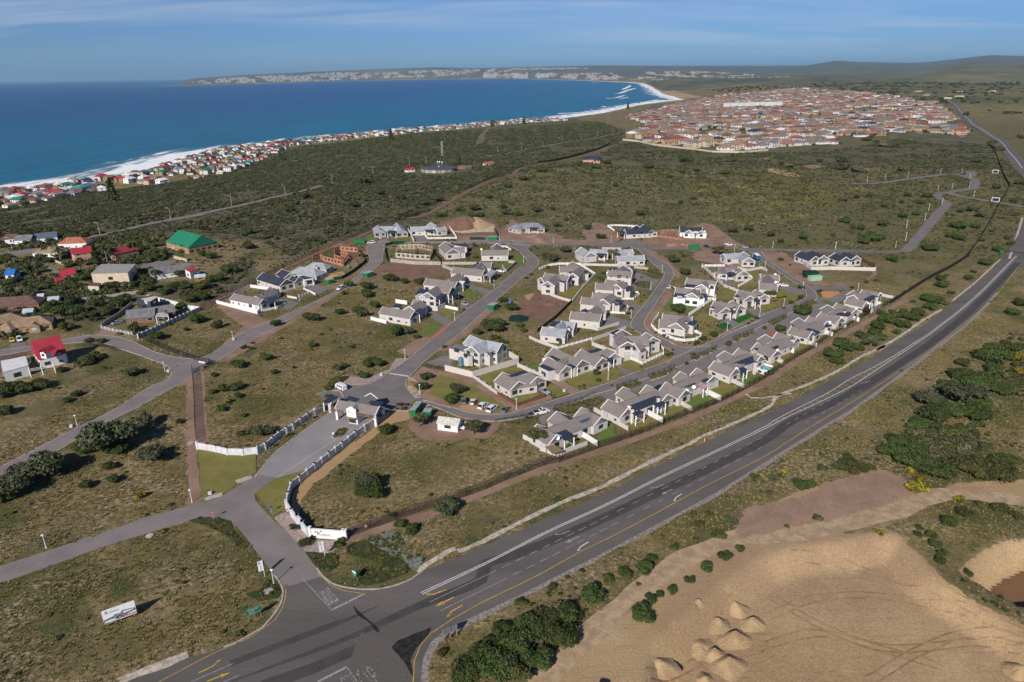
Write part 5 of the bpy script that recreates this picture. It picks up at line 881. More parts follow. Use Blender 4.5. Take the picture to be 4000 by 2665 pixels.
def fence(label, s, h=2.2, step=3.0, post=.05, follow=False, netmat=None, name='steel_fence', brace=True, rails=True):
    pts = smooth_line(gt(s) if follow else gp(s), step); c = sum(pts, Vector())/len(pts); c.z = 0; root = thing(name, label, 'fence', c); net = MB(); rl = MB(); n = len(pts)
    pts = [Vector((p.x, p.y, p.z if follow else 0))-c for p in pts]
    cap = 95; every = max(1, n//cap+1)
    posts = MB()
    for i, p in enumerate(pts):
        if n <= 95: m = MB(); m.box((p.x, p.y, p.z-.1), (post*2, post*2, h+.35)); m.build('post', steel, root)
        else: posts.box((p.x, p.y, p.z-.1), (post*2, post*2, h+.35))
        if i < n-1:
            q = pts[i+1]; net.add([(p.x, p.y, p.z), (q.x, q.y, q.z), (q.x, q.y, q.z+h), (p.x, p.y, p.z+h)], [(0, 1, 2, 3)])
            if rails: rl.bar((p.x, p.y, p.z+h), (q.x, q.y, q.z+h), .03)
    if posts.f: tag(posts.build('post', steel, root), kind='stuff')
    net.build('mesh_panel', netmat or mesh_m, root)
    if rl.f: rl.build('top_rail', steel, root)
    return root
dense = M('dense_black_netting', (.022, .018, .020), rough=.9, var=.2, scale=3)
fence('dark mesh fence running from the estate name wall along the grass field', 'q 905,425 1125,340 1320,270 1510,205 u 0,880 155,810 320,745 480,680 610,655', 2.4, 5.0)
fence('long dark perimeter fence behind the front row of houses', 'u 610,658 930,540 1205,450 1480,340 n 850,1345 1185,1220 1520,1090 1900,890 2220,690 2353,600 i 1400,1530 1640,1370 2060,1130 2353,980', 2.3, 3.0, netmat=mesh_m)
fence('dark perimeter fence curving across the open field to the far right', 'o 1130,440 1250,360 1480,215 1680,110 1850,0 j 1700,1568 1850,1360 2000,1100 2080,950 2170,790 2165,740 2120,660 2060,500 2010,370 1950,295', 2.0, 6.0, netmat=dense, follow=True, post=.09)
fence('dark mesh fence beside the brown sand track, left of the entrance', 'k 1770,345 1790,600 1800,900 1815,1020', 2.2, 3.2)
fence('dark mesh fence below the vacant plot by the stop line', 'e 1290,1130 1430,1200 1600,1270 1780,1330', 2.0, 3.0)
fence('dark sliding gate and fence across the village road', 'k 1790,375 1960,300 1930,285 1830,262 1780,250', 2.0, 3.0, name='sliding_gate')
fence('dark perimeter fence along the coastal thicket', 'f 190,880 650,650 960,490 1240,355 1520,240 1750,150 g 350,90 690,0 b 1310,1540 1640,1410 1900,1290 2200,1160 2354,1100 c 0,1100 240,1040', 2.4, 4.0, follow=True)
fence('wire fence behind the yellow-house thickets up the field', 'c 240,1030 400,1010 650,950 830,890 950,830', 2.4, 8.0, follow=True, netmat=dense)
fence('grey palisade fence round the red-roofed corner garden', 'k 770,125 830,118 960,135 1075,165', 1.6, 2.0); 
def rail_fence(label, s):
    pts = smooth_line(gp(s), 2.4); c = sum(pts, Vector())/len(pts); root = thing('rail_fence', label, 'fence', c, 0, 'dark post-and-rail fences on the planted banks'); rl = MB()
    for i, p in enumerate(pts):
        p = p-c; pm = MB(); pm.box((p.x, p.y, 0), (.12, .12, 1.1)); pm.build('post', steel, root)
        if i < len(pts)-1:
            q = pts[i+1]-c
            for z in (.5, .95): rl.bar((p.x, p.y, z), (q.x, q.y, z), .05)
    rl.build('rail', steel, root)
for lab, s in (('dark rail fence above the car park bend', 'm 990,1200 1180,1165 1390,1130'), ('dark rail fence behind the white double-cab pickup', 'm 1665,1040 1900,970 2120,885'), ('dark rail fence above the veranda house bank', 'n 320,915 550,850'), ('dark rail fence above the awning house bank', 'n 680,800 980,682'), ('dark rail fence on the bank opposite the picket junction', 'n 1170,590 1465,462'), ('dark rail fence on the bank opposite the oval fence', 'n 1650,365 1890,262'), ('dark rail fence on the bank opposite the artificial lawns', 'n 2060,180 2270,90'), ('dark rail fence at the top bend', 'i 1250,1040 1410,985')): rail_fence(lab, s)
tim = M('orange_timber', (.33, .17, .07), var=.12, scale=2)
house('gatehouse with grey tiled roof, white columns and timber pergola', [('l 1000,385 1370,445', 2.6, 4.0), ('l 1135,435 1290,325', 2.2, 4.2)], flats=[('l 1060,372 1095,345 1190,372 1150,400', 4.2, 'post'), ('l 1250,400 1290,385 1415,405 1370,440', 4.2, 'post')], wall=wallw, name='gatehouse', cat='gatehouse', winst='x')
GH = [o for o in C.objects if o.get('category') == 'gatehouse'][0]
for ch in list(GH.children):
    if ch.name.startswith(('wall', 'window', 'pane', 'post', 'rail')):
        for g in list(ch.children): bpy.data.objects.remove(g)
        bpy.data.objects.remove(ch)
o_ = GH.location.copy(); A_ = G0(px('l 1000,385')[0], 5.6)-o_; B_ = G0(px('l 1370,445')[0], 5.6)-o_; A_.z = B_.z = 0; dG = (B_-A_).normalized(); nG = Vector((-dG.y, dG.x, 0)); aG = math.atan2(dG.y, dG.x); LG = (B_-A_).length; mG = (A_+B_)/2
mb = MB()
for u in (.3, LG-.3):
    for v in (-2.3, 2.3): q = A_+dG*u+nG*v; mb = MB(); mb.box((q.x, q.y, 0), (.75, .6, 4.1), aG); mb.build('column', wallw, GH)
gb = MB(); gb.add([tuple(A_+nG*2.6+Vector((0, 0, 3.7))), tuple(A_-nG*2.6+Vector((0, 0, 3.7))), tuple(A_+Vector((0, 0, 5.5)))]+[tuple(A_+dG*.2+nG*2.6+Vector((0, 0, 3.7))), tuple(A_+dG*.2-nG*2.6+Vector((0, 0, 3.7))), tuple(A_+dG*.2+Vector((0, 0, 5.5)))], [(0, 2, 1), (3, 4, 5), (0, 1, 4, 3)])
gb.add([tuple(B_+nG*2.6+Vector((0, 0, 3.7))), tuple(B_-nG*2.6+Vector((0, 0, 3.7))), tuple(B_+Vector((0, 0, 5.5)))]+[tuple(B_-dG*.2+nG*2.6+Vector((0, 0, 3.7))), tuple(B_-dG*.2-nG*2.6+Vector((0, 0, 3.7))), tuple(B_-dG*.2+Vector((0, 0, 5.5)))], [(0, 1, 2), (3, 5, 4), (0, 3, 4, 1)])
gb.build('gable_wall', wallw, GH)
cc = mG-dG*.6; kb = MB(); kb.box((cc.x, cc.y, 0), (3.2, 6.5, 4.2), aG); kb.build('guard_room', wallw, GH)
fc = cc-nG*3.55; fb = MB(); fb.box((fc.x, fc.y, 2.6), (3.4, .5, 2.6), aG); 
fb.add([tuple(fc+dG*s*1.7-nG*t*.25+Vector((0, 0, 5.2))) for s in (-1, 1) for t in (-1, 1)]+[tuple(fc-nG*t*.25+Vector((0, 0, 6.2))) for t in (-1, 1)], [(0, 4, 5, 1), (2, 3, 5, 4), (0, 2, 4), (1, 5, 3)]); fb.build('front_gable', wallw, GH)
gl = MB(); gl.box((fc.x, fc.y, .7), (2.2, .7, 1.5), aG); gl.build('guard_window', glassm, GH)
for s in (-1, 1):
    pg = MB()
    for i in range(7): q = fc+dG*s*(2.2+i*.85)+nG*.2; pg.box((q.x, q.y, 3.85), (.16, 1.6, .16), aG)
    q = fc+dG*s*4.7-nG*.3; pg.box((q.x, q.y, 3.7), (6.2, .16, .16), aG); pg.build('pergola', tim, GH)
pg = MB(); q = fc-nG*.55; pg.box((q.x, q.y, 2.45), (3.0, .7, .14), aG); pg.build('pergola', tim, GH)
LOGO = M('sign_lettering', (.06, .05, .05), var=.02); LG_ = MB(); o3 = fc-nG*.262+Vector((0, 0, 0))
text_on(LG_, 'R', o3-dG*.9+Vector((0, 0, 3.9)), dG*.5, Vector((0, 0, .9))); text_on(LG_, 'HEEBOK', o3-dG*.35+Vector((0, 0, 3.95)), dG*1.5, Vector((0, 0, .28)))
LG_.build('lettering', LOGO, GH)
P4 = gp('l 845,402 920,342 998,350 905,412', 3.6); c = sum(P4, Vector())/4; c.z = 0; root = thing('gate_shelter', 'small dark-roofed entry shelter on white posts, left of the gatehouse', 'shelter', c); mb = MB(); mb.prism([(p.x-c.x, p.y-c.y) for p in P4][::1 if sum(P4[i].x*P4[(i+1) % 4].y-P4[(i+1) % 4].x*P4[i].y for i in range(4)) > 0 else -1], 3.45, 3.6); mb.build('roof', roofm, root)
for i, p in enumerate(P4): q = (p-c)*.88; mb = MB(); mb.box((q.x, q.y, 0), (.3+.4*(i in (1, 3)), .3, 3.45), .6); mb.build('post', copm, root)
mb = MB(); q = (P4[2]-c)*.5; mb.box((q.x, q.y, 0), (2.4, 1.6, 1.4), .6); mb.build('turnstile', M('brown_stone_cladding', (.13, .08, .06), var=.2, scale=3), root)
p = gp('l 1228,555')[0]; root = thing('boom_barrier', 'yellow boom barrier post with a white arm at the gatehouse exit lane', 'barrier', p); mb = MB(); mb.box((0, 0, 0), (.35, .35, 1.1)); mb.build('cabinet', M('yellow_enamel', (.75, .45, .03), var=.03), root); mb = MB(); mb.box((1.6, -.1, .95), (3.0, .08, .1), -.1); mb.build('arm', copm, root)
def board(label, corners, z0, z1, mat, name='sign', cat='sign', posts=2, thick=.12, pm=None, back=None, group=None):
    """upright flat board through two ground points (its foot line) from z0 to z1"""
    a, b = gp(corners); c = (a+b)/2; d = (b-a); L = d.length; d.normalize(); ang = math.atan2(d.y, d.x); root = thing(name, label, cat, (c.x, c.y, 0), ang, group)
    mb = MB(); mb.box((0, 0, z0), (L, thick, z1-z0)); mb.build('board', mat, root)
    for i in range(posts):
        x = 0 if posts == 1 else -L*.42+L*.84*i/(posts-1); q = MB(); q.cyl((x, thick*.5+.08, 0), .07, z1-.05, 6); q.build('post', pm or M('timber_post', (.24, .18, .11), var=.12), root)
    return root, L
def letters(root, t, x0, z, w, h, mat, yoff=-.075, name='lettering', bold=0, sp=1.0):
    mb = MB(); text_on(mb, t, (x0, yoff, z), (w, 0, 0), (0, 0, h), sp, bold); return mb.build(name, mat, root)
signw = M('white_sign_face', (.75, .76, .78), var=.02, rough=.5); redm = M('sign_red', (.50, .02, .03), var=.03); greens = M('green_sign_face', (.005, .16, .10), var=.04, rough=.5); whitel = M('white_lettering', (.8, .8, .8), var=.01); 
r, L = board('large white billboard with a house picture and red lettering, in the grass field', 'p 845,1135 1105,1042', 1.0, 4.1, signw, 'billboard', 'billboard', 3)
letters(r, 'R', -L*.40, 3.05, .55, .8, LOGO); letters(r, 'HEEBOK', -L*.40+.7, 3.15, 1.7, .32, LOGO); letters(r, 'ON SHOW NOW', .2, 1.15, L*.46, .38, redm, bold=2)
hm = M('billboard_grey_blue', (.22, .28, .33), var=.5, scale=2.5, col2=(.05, .06, .07)); mb = MB(); mb.add([(-L*.49, -.066, 1.05), (-L*.02, -.066, 1.15), (L*.3, -.066, 1.75), (L*.49, -.066, 1.9), (L*.49, -.066, 2.5), (L*.1, -.066, 2.9), (L*.02, -.066, 2.4), (-L*.15, -.066, 2.5), (-L*.2, -.066, 2.2), (-L*.49, -.066, 1.9)], [tuple(range(10))]); mb.build('picture', hm, r)
mb = MB(); mb.add([(-L*.45, -.07, 1.2), (-L*.1, -.07, 1.25), (-L*.2, -.07, 1.6), (-L*.47, -.07, 1.5)], [(0, 1, 2, 3)]); mb.add([(L*.12, -.07, 2.1), (L*.42, -.07, 2.25), (L*.42, -.07, 2.4), (L*.12, -.07, 2.5)], [(0, 1, 2, 3)]); mb.build('picture', whitel, r)
a, b = gp('q 632,405 925,428'); c = (a+b)/2; d = (b-a); L = d.length; d.normalize(); root = thing('name_wall', 'white estate name wall with black logo lettering at the highway corner', 'wall', (c.x, c.y, 0), math.atan2(d.y, d.x)); mb = MB(); mb.box((0, 0, 0), (L-1.2, .35, 2.3)); mb.build('panel', wallw, root)
for x in (-L/2+.35, L/2-.5, L/2+.05): mb = MB(); mb.box((x, 0, 0), (.55, .65, 2.75)); mb.box((x, 0, 2.75), (.7, .8, .12)); mb.build('pier', wallw, root)
mb = MB(); mb.box((0, 0, 2.3), (L-1.2, .5, .12)); mb.build('coping', wallw, root)
letters(root, 'R', -L*.26, .75, .85, 1.15, LOGO, -.185); letters(root, 'HEEBOK', -L*.26+1.0, .85, 2.1, .42, LOGO, -.185, bold=1); letters(root, 'VILLAGE ESTATE', -L*.26+1.05, .60, 2.0, .14, LOGO, -.185)
mb = MB(); mb.add([(-L*.26+.7, -.185, 2.0), (-L*.26+.95, -.185, 1.7), (-L*.26+1.2, -.185, 2.0), (-L*.26+.95, -.185, 2.25)], [(0, 1, 2, 3)]); mb.add([(-L*.26-.7, -.185, 1.75), (-L*.26-.1, -.185, 1.9), (-L*.26-.05, -.185, 1.8), (-L*.26-.5, -.185, 1.4)], [(3, 2, 1, 0)]); mb.build('emblem', LOGO, root)
r, L = board('wide green direction sign on three posts at the junction kerb', 'p 1985,1095 2100,1040', 1.7, 3.0, greens, 'road_sign', 'road sign', 3)
letters(r, 'MOSSEL BAY', -L*.35, 2.5, L*.7, .22, whitel); letters(r, 'REEBOK', -L*.35, 2.0, L*.4, .22, whitel); 
mb = MB()
for x0, x1, z0, z1 in ((-.49, .49, 1.72, 1.76), (-.49, .49, 2.94, 2.98)): mb.add([(L*x0, -.07, z0), (L*x1, -.07, z0), (L*x1, -.07, z1), (L*x0, -.07, z1)], [(0, 1, 2, 3)])
mb.build('border', whitel, r)
r, L = board('small green and white road sign in the ice plant bed', 'q 985,755 1015,772', 1.5, 2.8, greens, 'road_sign', 'road sign', 2); mb = MB(); mb.add([(-L/2, -.07, 2.4), (L/2, -.07, 2.4), (L/2, -.07, 2.8), (-L/2, -.07, 2.8)], [(0, 1, 2, 3)]); mb.build('upper_panel', signw, r); letters(r, 'REEBOK', -L*.4, 1.9, L*.8, .2, whitel)
greyb = M('galvanised_sign_back', (.13, .15, .17), rough=.5, var=.08)
r, L = board('back of a wide grey road sign on three posts beside the lower slip road', 'q 1700,1240 1820,1195', 1.6, 2.9, greyb, 'road_sign', 'road sign', 3)
for i in range(3): mb = MB(); mb.box((-L*.42+L*.42*i, -.12, 0), (.16, .12, 3.0)); mb.build('post', M('timber_post', (.24, .18, .11)), r)
board('far right highway sign seen from behind on two posts', 't 1318,235 1350,225', 1.3, 2.2, greyb, 'road_sign', 'road sign', 2)
board('small green sign beside the highway at the field fence', 'z 3902,1001 3918,1001', 2, 3.2, greens, 'road_sign', 'road sign', 1)
def banner(label, foot, top, w=1.0, flip=1):
    p = gp(foot)[0]; root = thing('banner', label, 'banner', p, .5, 'white upright banners on poles at the entrance'); q = MB(); q.cyl((0, 0, 0), .05, 4.4, 6); q.build('pole', copm, root); q = MB(); q.box((-w/2*flip-.03, 0, 1.7), (w, .04, 2.6)); q.build('cloth', signw, root); q = MB(); text_on(q, 'R', (-w*.8*flip if flip > 0 else .2, -.03, 3.4), (.5, 0, 0), (0, 0, .7)); text_on(q, 'HEEBOK', (-w*.35*flip if flip > 0 else .6, -.03, 1.9), (0, 0, 1.4), (-.25, 0, 0)); q.build('lettering', LOGO, root)
banner('white estate banner on a pole left of the entrance road', 'p 2118,722', 0); banner('white estate banner on a pole in front of the name wall', 'q 757,565', 0)
def road_sign(label, foot, kind, h=2.2, rz=.3):
    p = gp(foot)[0]; root = thing('road_sign', label, 'road sign', p, rz); q = MB(); q.cyl((0, 0, 0), .045, h+.35, 6); q.build('post', M('galvanised_steel', (.45, .46, .48), rough=.5), root); q = MB(); n = {'stop': 8, 'tri': 3, 'round': 14, 'sq': 4}[kind]; v = []
    for y in (-.05, -.08):
        for i in range(n): t = 2*math.pi*(i+.5)/n+(math.pi/2 if kind == 'tri' else 0)-(math.pi/3 if kind == 'tri' else 0); v.append((.42*math.cos(t), y, h+.42*math.sin(t)))
    q.add(v, [tuple(range(n))[::-1], tuple(range(n, 2*n))]+[(i, (i+1) % n, n+(i+1) % n, n+i) for i in range(n)]); q.build('plate', {'stop': redm, 'tri': redm, 'round': M('blue_sign', (.02, .08, .30)), 'sq': signw}[kind], root)
    if kind == 'stop': letters(root, 'STOP', -.3, h-.11, .6, .22, whitel, -.085)
    if kind == 'tri': q = MB(); q.add([(-.17, -.09, h-.1), (.17, -.09, h-.1), (0, -.09, h+.2)], [(0, 1, 2)]); q.build('face', whitel, root)
road_sign('red stop sign at the tip of the ice plant bed', 'p 1710,268', 'stop'); road_sign('small red and white triangle sign by the village road', 'k 312,1050', 'tri', 1.9); road_sign('small blue round sign on the entrance lawn', 'l 383,1425', 'round', 1.9); road_sign('red stop sign on the suburb street corner', 'e 332,575', 'stop', 1.8); road_sign('small square sign on the forecourt island', 'l 948,725', 'sq', 1.3); road_sign('blue sign on the vacant plot fence', 'e 1675,1300', 'round', 1.4); road_sign('white square notice on the long mesh fence', 'q 1085,345', 'sq', 1.0)
r, L = board('white notice board with red lettering on the sliding gate', 'k 1835,300 1892,310', 1.1, 1.8, signw, 'sign', 'sign', 0); letters(r, 'PRIVATE', -L*.42, 1.25, L*.84, .4, redm, bold=1)
for lab, s in (('white-framed dark sign board beside the field road, nearer one', 'j 1972,948 2062,955'), ('white-framed dark sign board near the far fence', 'j 1982,622 2052,626')):
    r, L = board(lab, s, .5, 3.6, copm, 'sign_board', 'sign', 2); mb = MB(); mb.box((0, -.1, .8), (L-.7, .08, 2.4)); mb.build('panel', M('black_panel', (.02, .025, .03)), r)
lampc = M('lamp_post_white', (.62, .64, .68), rough=.5, var=.03)
def lamp_proto():
    r = thing('street_lamp', 'x', 'street lamp'); m = MB(); m.cyl((0, 0, 0), .11, 3.6, 8, .07); m.build('post', lampc, r); m = MB(); m.cyl((0, 0, 3.6), .16, .1, 10, .36); m.cyl((0, 0, 3.7), .36, .16, 10, .10); m.build('lantern', M('frosted_lantern', (.72, .74, .76), rough=.3), r); m = MB(); m.cyl((0, 0, 0), .2, .25, 8); m.build('base', lampc, r); return r
LP = lamp_proto(); bpy.context.view_layer.update(); proto_done(LP); first = True
for s, lab in (('p 2190,780', 'white mushroom lamp at the entrance kerb beside the banner'), ('p 372,495', 'white mushroom lamp standing alone in the lower left grass'), ('p 1537,128', 'white mushroom lamp at the end of the brown sand track'), ('k 1518,355', 'white mushroom lamp at the stop-line corner'), ('k 712,858', 'white mushroom lamp midway along the village road'), ('k 2145,68', 'white mushroom lamp beside the vacant plot'), ('l 1743,335', 'white mushroom lamp by the rock bed of the roundabout'), ('m 1228,1055', 'white mushroom lamp at the corner of the brown slatted fence'), ('m 2280,722', 'white mushroom lamp on the lawn of the pale shrub house'), ('f 2078,1325', 'white mushroom lamp beside the inner road near the big dark bush'), ('f 1106,800', 'white mushroom lamp at the picket veranda house wall'), ('g 1108,1215', 'white mushroom lamp at the balcony house lawn'), ('g 1560,832', 'white mushroom lamp at the carport house'), ('g 1898,555', 'white mushroom lamp on the inner bend lawn'), ('h 1430,660', 'white mushroom lamp on the curved planting bed'), ('h 1073,1185', 'white mushroom lamp by the brick patio hedge'), ('h 1300,855', 'white mushroom lamp beside the dark gazebo bed'), ('n 1095,400', 'white mushroom lamp in front of the oval fence'), ('n 1588,275', 'white mushroom lamp on the small artificial lawn'), ('i 785,1175', 'white mushroom lamp beside the larger artificial lawn'), ('i 1062,1050', 'white mushroom lamp below the yellow hedge'), ('i 1280,855', 'white mushroom lamp at the Y-junction'), ('i 848,608', 'white mushroom lamp opposite the removal truck'), ('i 1912,875', 'white mushroom lamp above the last front-row house'), ('i 935,380', 'white mushroom lamp on the top road'), ('i 1655,388', 'white mushroom lamp on the top road above the charcoal roofs'), ('i 498,410', 'white mushroom lamp beside the white bakkie on the top road'), ('j 875,1470', 'white mushroom lamp at the start of the field road'), ('j 188,1480', 'white mushroom lamp on the top road where it leaves the houses'), ('g 2240,320', 'white mushroom lamp by the green toilet'), ('h 845,315', 'white mushroom lamp near the round evergreen tree'), ('g 1622,295', 'white mushroom lamp at the green site container')):
    p = gp(s)[0]
    if first: LP.location = p; LP['label'] = lab; LP['group'] = 'white mushroom street lamps'; first = False
    else: dup(LP, p, None, lab, 'white mushroom street lamps')
m = None
def tall_proto():
    r = thing('tall_street_lamp', 'x', 'street lamp'); m = MB(); m.cyl((0, 0, 0), .12, 8.2, 6, .07); m.build('pole', lampc, r); m = MB(); m.bar((0, 0, 8.2), (-.8, 0, 8.9), .06); m.bar((-.8, 0, 8.9), (-2.2, 0, 9.0), .12); m.build('arm', lampc, r); return r
TP = tall_proto(); bpy.context.view_layer.update(); proto_done(TP); first = True
LS = px('e 118,335 920,185 a 1572,1550 2133,1430 b 272,1320 700,1215 1078,1140 1413,1060 1565,1040 1715,1035 2225,945 c 90,905 285,890 465,840 632,815 785,785 925,760 1052,745 1170,715 j 548,720 755,695 1015,670 1392,620 1635,615 1722,690 1722,780 1358,825 1520,805 1770,895 1407,975 1255,1045 1210,1160 1000,1245 990,1390')
for i, s in enumerate(LS):
    p = G(s); lab = ['tall curved lamp beside the suburb street with a bin', 'tall curved lamp at the coast road, left of the church', 'tall curved lamp on the thicket road above the green roof', 'tall curved lamp on the thicket road below the blue roofs'][i] if i < 4 else ('tall thin lamp along the coast road through the thicket' if i < 19 else 'short white lamp along the empty field road')
    if i >= 19:
        dup(LP, p, None, lab, 'small lamps along the empty field road', 1.3); continue
    if first: TP.location = p; TP['label'] = lab; TP['group'] = 'tall lamps along the coast road'; TP.rotation_euler = (0, 0, .3); first = False
    else: dup(TP, p, .3, lab, 'tall lamps along the coast road')
redr = M('red_metal_roof', (.36, .035, .05), rough=.6, var=.06, scale=.5); tanr = M('tan_tiles', (.27, .19, .125), var=.12, scale=.5, scale2=5); brr = M('brown_tiles', (.13, .075, .06), var=.12, scale=.5, scale2=5); oranger = M('terracotta_tiles', (.36, .13, .07), var=.14, scale=.5, scale2=5)
greyr = M('mid_grey_tiles', (.16, .155, .165), var=.12, scale=.5, scale2=5); greenr = M('green_metal_roof', (.015, .18, .10), rough=.6, var=.05, scale=.5); fbrick = M('yellow_brown_brick', (.34, .22, .12), var=.12, scale=1.5, scale2=9); rbrick = M('red_brick', (.24, .11, .07), var=.15, scale=1.5, scale2=9); creamw = M('yellow_cream_plaster', (.56, .46, .34), var=.05); bluer = M('blue_metal_roof', (.02, .14, .42), rough=.5, var=.06); whr = M('white_metal_roof', (.66, .66, .66), rough=.5, var=.06); pinkw = M('salmon_plaster', (.55, .33, .22), var=.05)
def sub(label, wings, roof, wall, **k): return house(label, wings, roof=roof, wall=wall, parapet=False, cat='house', name='house', **k)
sub('red-roofed double-storey house with a white dormer and veranda', [('k 290,75 535,20', 5.6, 4.2, 'steep')], redr, wallw, flats=[('k 5,262 232,215 262,300 25,365', 3.0, 'closed', whr), ('k 0,215 225,175 270,195 235,215 5,255', 2.6, 'closed', brr)])
RH = [o for o in C.objects if o.get('label', '').startswith('red-roofed double-storey house with a white dormer')][0]
p = G0(px('k 418,180')[0], 7.0)-RH.location; ang = math.atan2(-.24, -.97)
m = MB(); m.box((p.x, p.y, 5.0), (2.4, 2.4, 2.4), -.24+.0); m.build('dormer', wallw, RH); m = MB(); dv = Vector((math.cos(-.24), math.sin(-.24), 0)); nv = Vector((-dv.y, dv.x, 0)); b0 = Vector((p.x, p.y, 0)); V = [b0+dv*sx*1.6+nv*sy+Vector((0, 0, 7.2)) for sy in (-1.7, 3.4) for sx in (-1, 1)]+[b0+nv*sy+Vector((0, 0, 8.7)) for sy in (-1.7, 3.4)]; m.add(V, [(0, 4, 5, 2), (1, 3, 5, 4)]); m.build('dormer_roof', redr, RH)
m = MB(); q = b0-nv*1.26+Vector((0, 0, 5.9)); m.box((q.x, q.y, q.z), (1.1, .1, 1.0), -.24); m.build('dormer_window', M('brown_frames', (.12, .05, .03)), RH)
for p_ in px('k 290,412 400,388 515,370'):
    q = G0(p_, 0)-RH.location; m = MB(); m.box((q.x, q.y, 0), (.28, .28, 4.0), -.2); m.build('veranda_post', copm, RH)
vp = [G0(x_, 0)-RH.location for x_ in px('k 290,412 515,370')]; m = MB()
for z_ in (2.5, 2.9, 3.3): m.bar((vp[0].x, vp[0].y, z_), (vp[1].x, vp[1].y, z_), .06)
m.build('balcony_rail', copm, RH)
sub('tan brick house with a double garage and two parked cars', [('e 130,955 360,925', 4.4, 2.9, 'hip'), ('e 60,985 110,960', 3.8, 2.9, 'hip'), ('e 300,1000 330,960', 2.0, 2.9)], tanr, fbrick, gar='e 70,1125 210,1100')
sub('tan-roofed house wing behind the double garage house', [('e 0,920 90,900', 4.2, 2.9, 'hip')], tanr, fbrick)
sub('long brown-roofed house at the left edge', [('e -40,760 270,738', 4.8, 2.9, 'hip')], brr, rbrick)
sub('cream double-storey house with a flat parapet roof', [], tanr, creamw, flats=[('e 835,540 930,452 1250,450 1175,530', 6.6, 'closed', M('flat_roof_felt', (.30, .29, .28), var=.1)), ('e 805,650 850,622 930,625 905,655', 3.0, 'closed', brr)])
sub('long grey-roofed house with a red-roofed annexe', [('e 1375,495 1720,440', 4.2, 2.9)], greyr, wallw, flats=[('e 1700,500 1765,478 1827,500 1745,525', 3.0, 'closed', redr)])
sub('small red-roofed brick house by the street corner', [('e 545,505 680,485', 4.0, 2.9)], redr, rbrick, flats=[('e 495,580 575,565 590,595 515,612', 2.6, 'closed', redr)])
sub('red-roofed brick double-storey house with balcony', [('e 655,310 840,282', 4.4, 4.6)], redr, pinkw); sub('brick double-storey house with a dark red roof and balcony', [('e 1015,312 1225,270', 4.2, 4.4)], M('dark_red_roof', (.25, .035, .045), var=.08), fbrick)
sub('white house with an orange hipped roof behind the red roofs', [('e 620,205 740,200', 4.6, 4.0, 'hip')], oranger, wallw); sub('low house with a faded brown hipped roof by the palms', [('e 400,290 520,290', 4.6, 3.0, 'hip')], tanr, wallw)
sub('church hall with a large bright green roof', [('e 1645,137 1850,187', 9.5, 4.2)], greenr, fbrick, flats=[('e 1830,260 1860,238 1905,240 1880,262', 2.8, 'post', greenr)])
sub('white house with a grey roof at the far left street', [('e 150,185 300,180', 4.2, 3.0)], greyr, wallw); sub('long house with a slate-blue roof beside the thicket', [('e 320,170 520,152', 4.2, 2.9)], M('slate_blue_tiles', (.09, .115, .15), var=.1), wallw); sub('house with a faded red roof at the far left edge', [('e 60,178 140,172', 4.0, 3.0, 'hip')], brr, wallw)
sub('house with a bright blue roof corner behind the garden trees', [('e 60,500 140,495', 3.5, 2.8)], bluer, wallw)
sub('brick house with dark grey roofs inside the precast-walled corner plot', [('e 1165,875 1420,850', 4.2, 2.9), ('e 1400,848 1590,818', 3.8, 2.9)], greyr, rbrick, flats=[('e 1430,935 1440,905 1540,890 1550,935', 2.5, 'post', M('pale_carport_sheet', (.42, .46, .46)))], chim='e 1520,880')
sub('dark shed with a striped pale roof panel behind the grey-roofed brick house', [('e 1270,760 1400,735', 4.2, 3.2)], M('dark_slate_shed', (.05, .06, .075), var=.08), M('dark_slate_shed', (.05, .06, .075)), flats=[('e 1295,770 1360,730 1450,755 1380,795', 4.9, 'closed', M('striped_pale_sheet', (.55, .50, .44), var=.1, scale=2))])
for lab, s, c_ in (('small orange timber shed with a pale blue roof, nearest the grey trees', 'e 345,725 400,720', 3), ('small orange timber shed with a pale roof beside the shrubs', 'e 445,752 540,745', 3), ('small orange timber shed with a pale blue roof behind the grey-roofed house', 'e 1790,548 1885,540', 3), ('small pale shed at the brown-roofed house', 'e 215,862 305,855', 3)):
    sub(lab, [(s, 1.8, 2.2)], M('pale_blue_sheet', (.36, .42, .47), var=.06), M('orange_shed_timber', (.34, .14, .05), var=.1)) if 'pale shed' not in lab else sub(lab, [(s, 1.8, 2.2)], M('pale_blue_sheet', (.36, .42, .47)), wallw)
sub('small white red-roofed hut beside the reservoir', [('b 1375,1075 1450,1068', 2.8, 2.6)], redr, wallw); sub('low red-roofed building right of the reservoir', [('b 2100,1022 2180,1012', 3.0, 2.6)], oranger, wallw); 
sub('brick house with a dark hipped roof alone on the field edge', [('c 690,965 800,962', 5.5, 3.0, 'hip'), ('c 780,985 800,975', 4, 3.0)], roofd, pinkw)
house('white site office hut with a pale corrugated roof', [('m 345,1135 575,1165', 2.0, 2.4)], roof=M('pale_corrugated', (.52, .49, .44), var=.1, scale=1), wall=wallw, parapet=False, name='hut', cat='hut')
P4 = gp('m 1560,1485 1665,1465 1770,1530 1640,1568', 2.3); c = sum(P4, Vector())/4; c.z = 0; root = thing('thatched_shelter', 'small brown thatched shelter beside the last garden wall', 'shelter', c); m = MB(); v = [(p.x-c.x, p.y-c.y) for p in P4]; v = v if sum(v[i][0]*v[(i+1) % 4][1]-v[(i+1) % 4][0]*v[i][1] for i in range(4)) > 0 else v[::-1]; m.prism(v, 2.2, 2.4); m.build('roof', M('thatch', (.22, .17, .10), var=.15, scale=3), root)
for p in v: m = MB(); m.box((p[0]*.9, p[1]*.9, 0), (.12, .12, 2.2)); m.build('post', woodm, root)
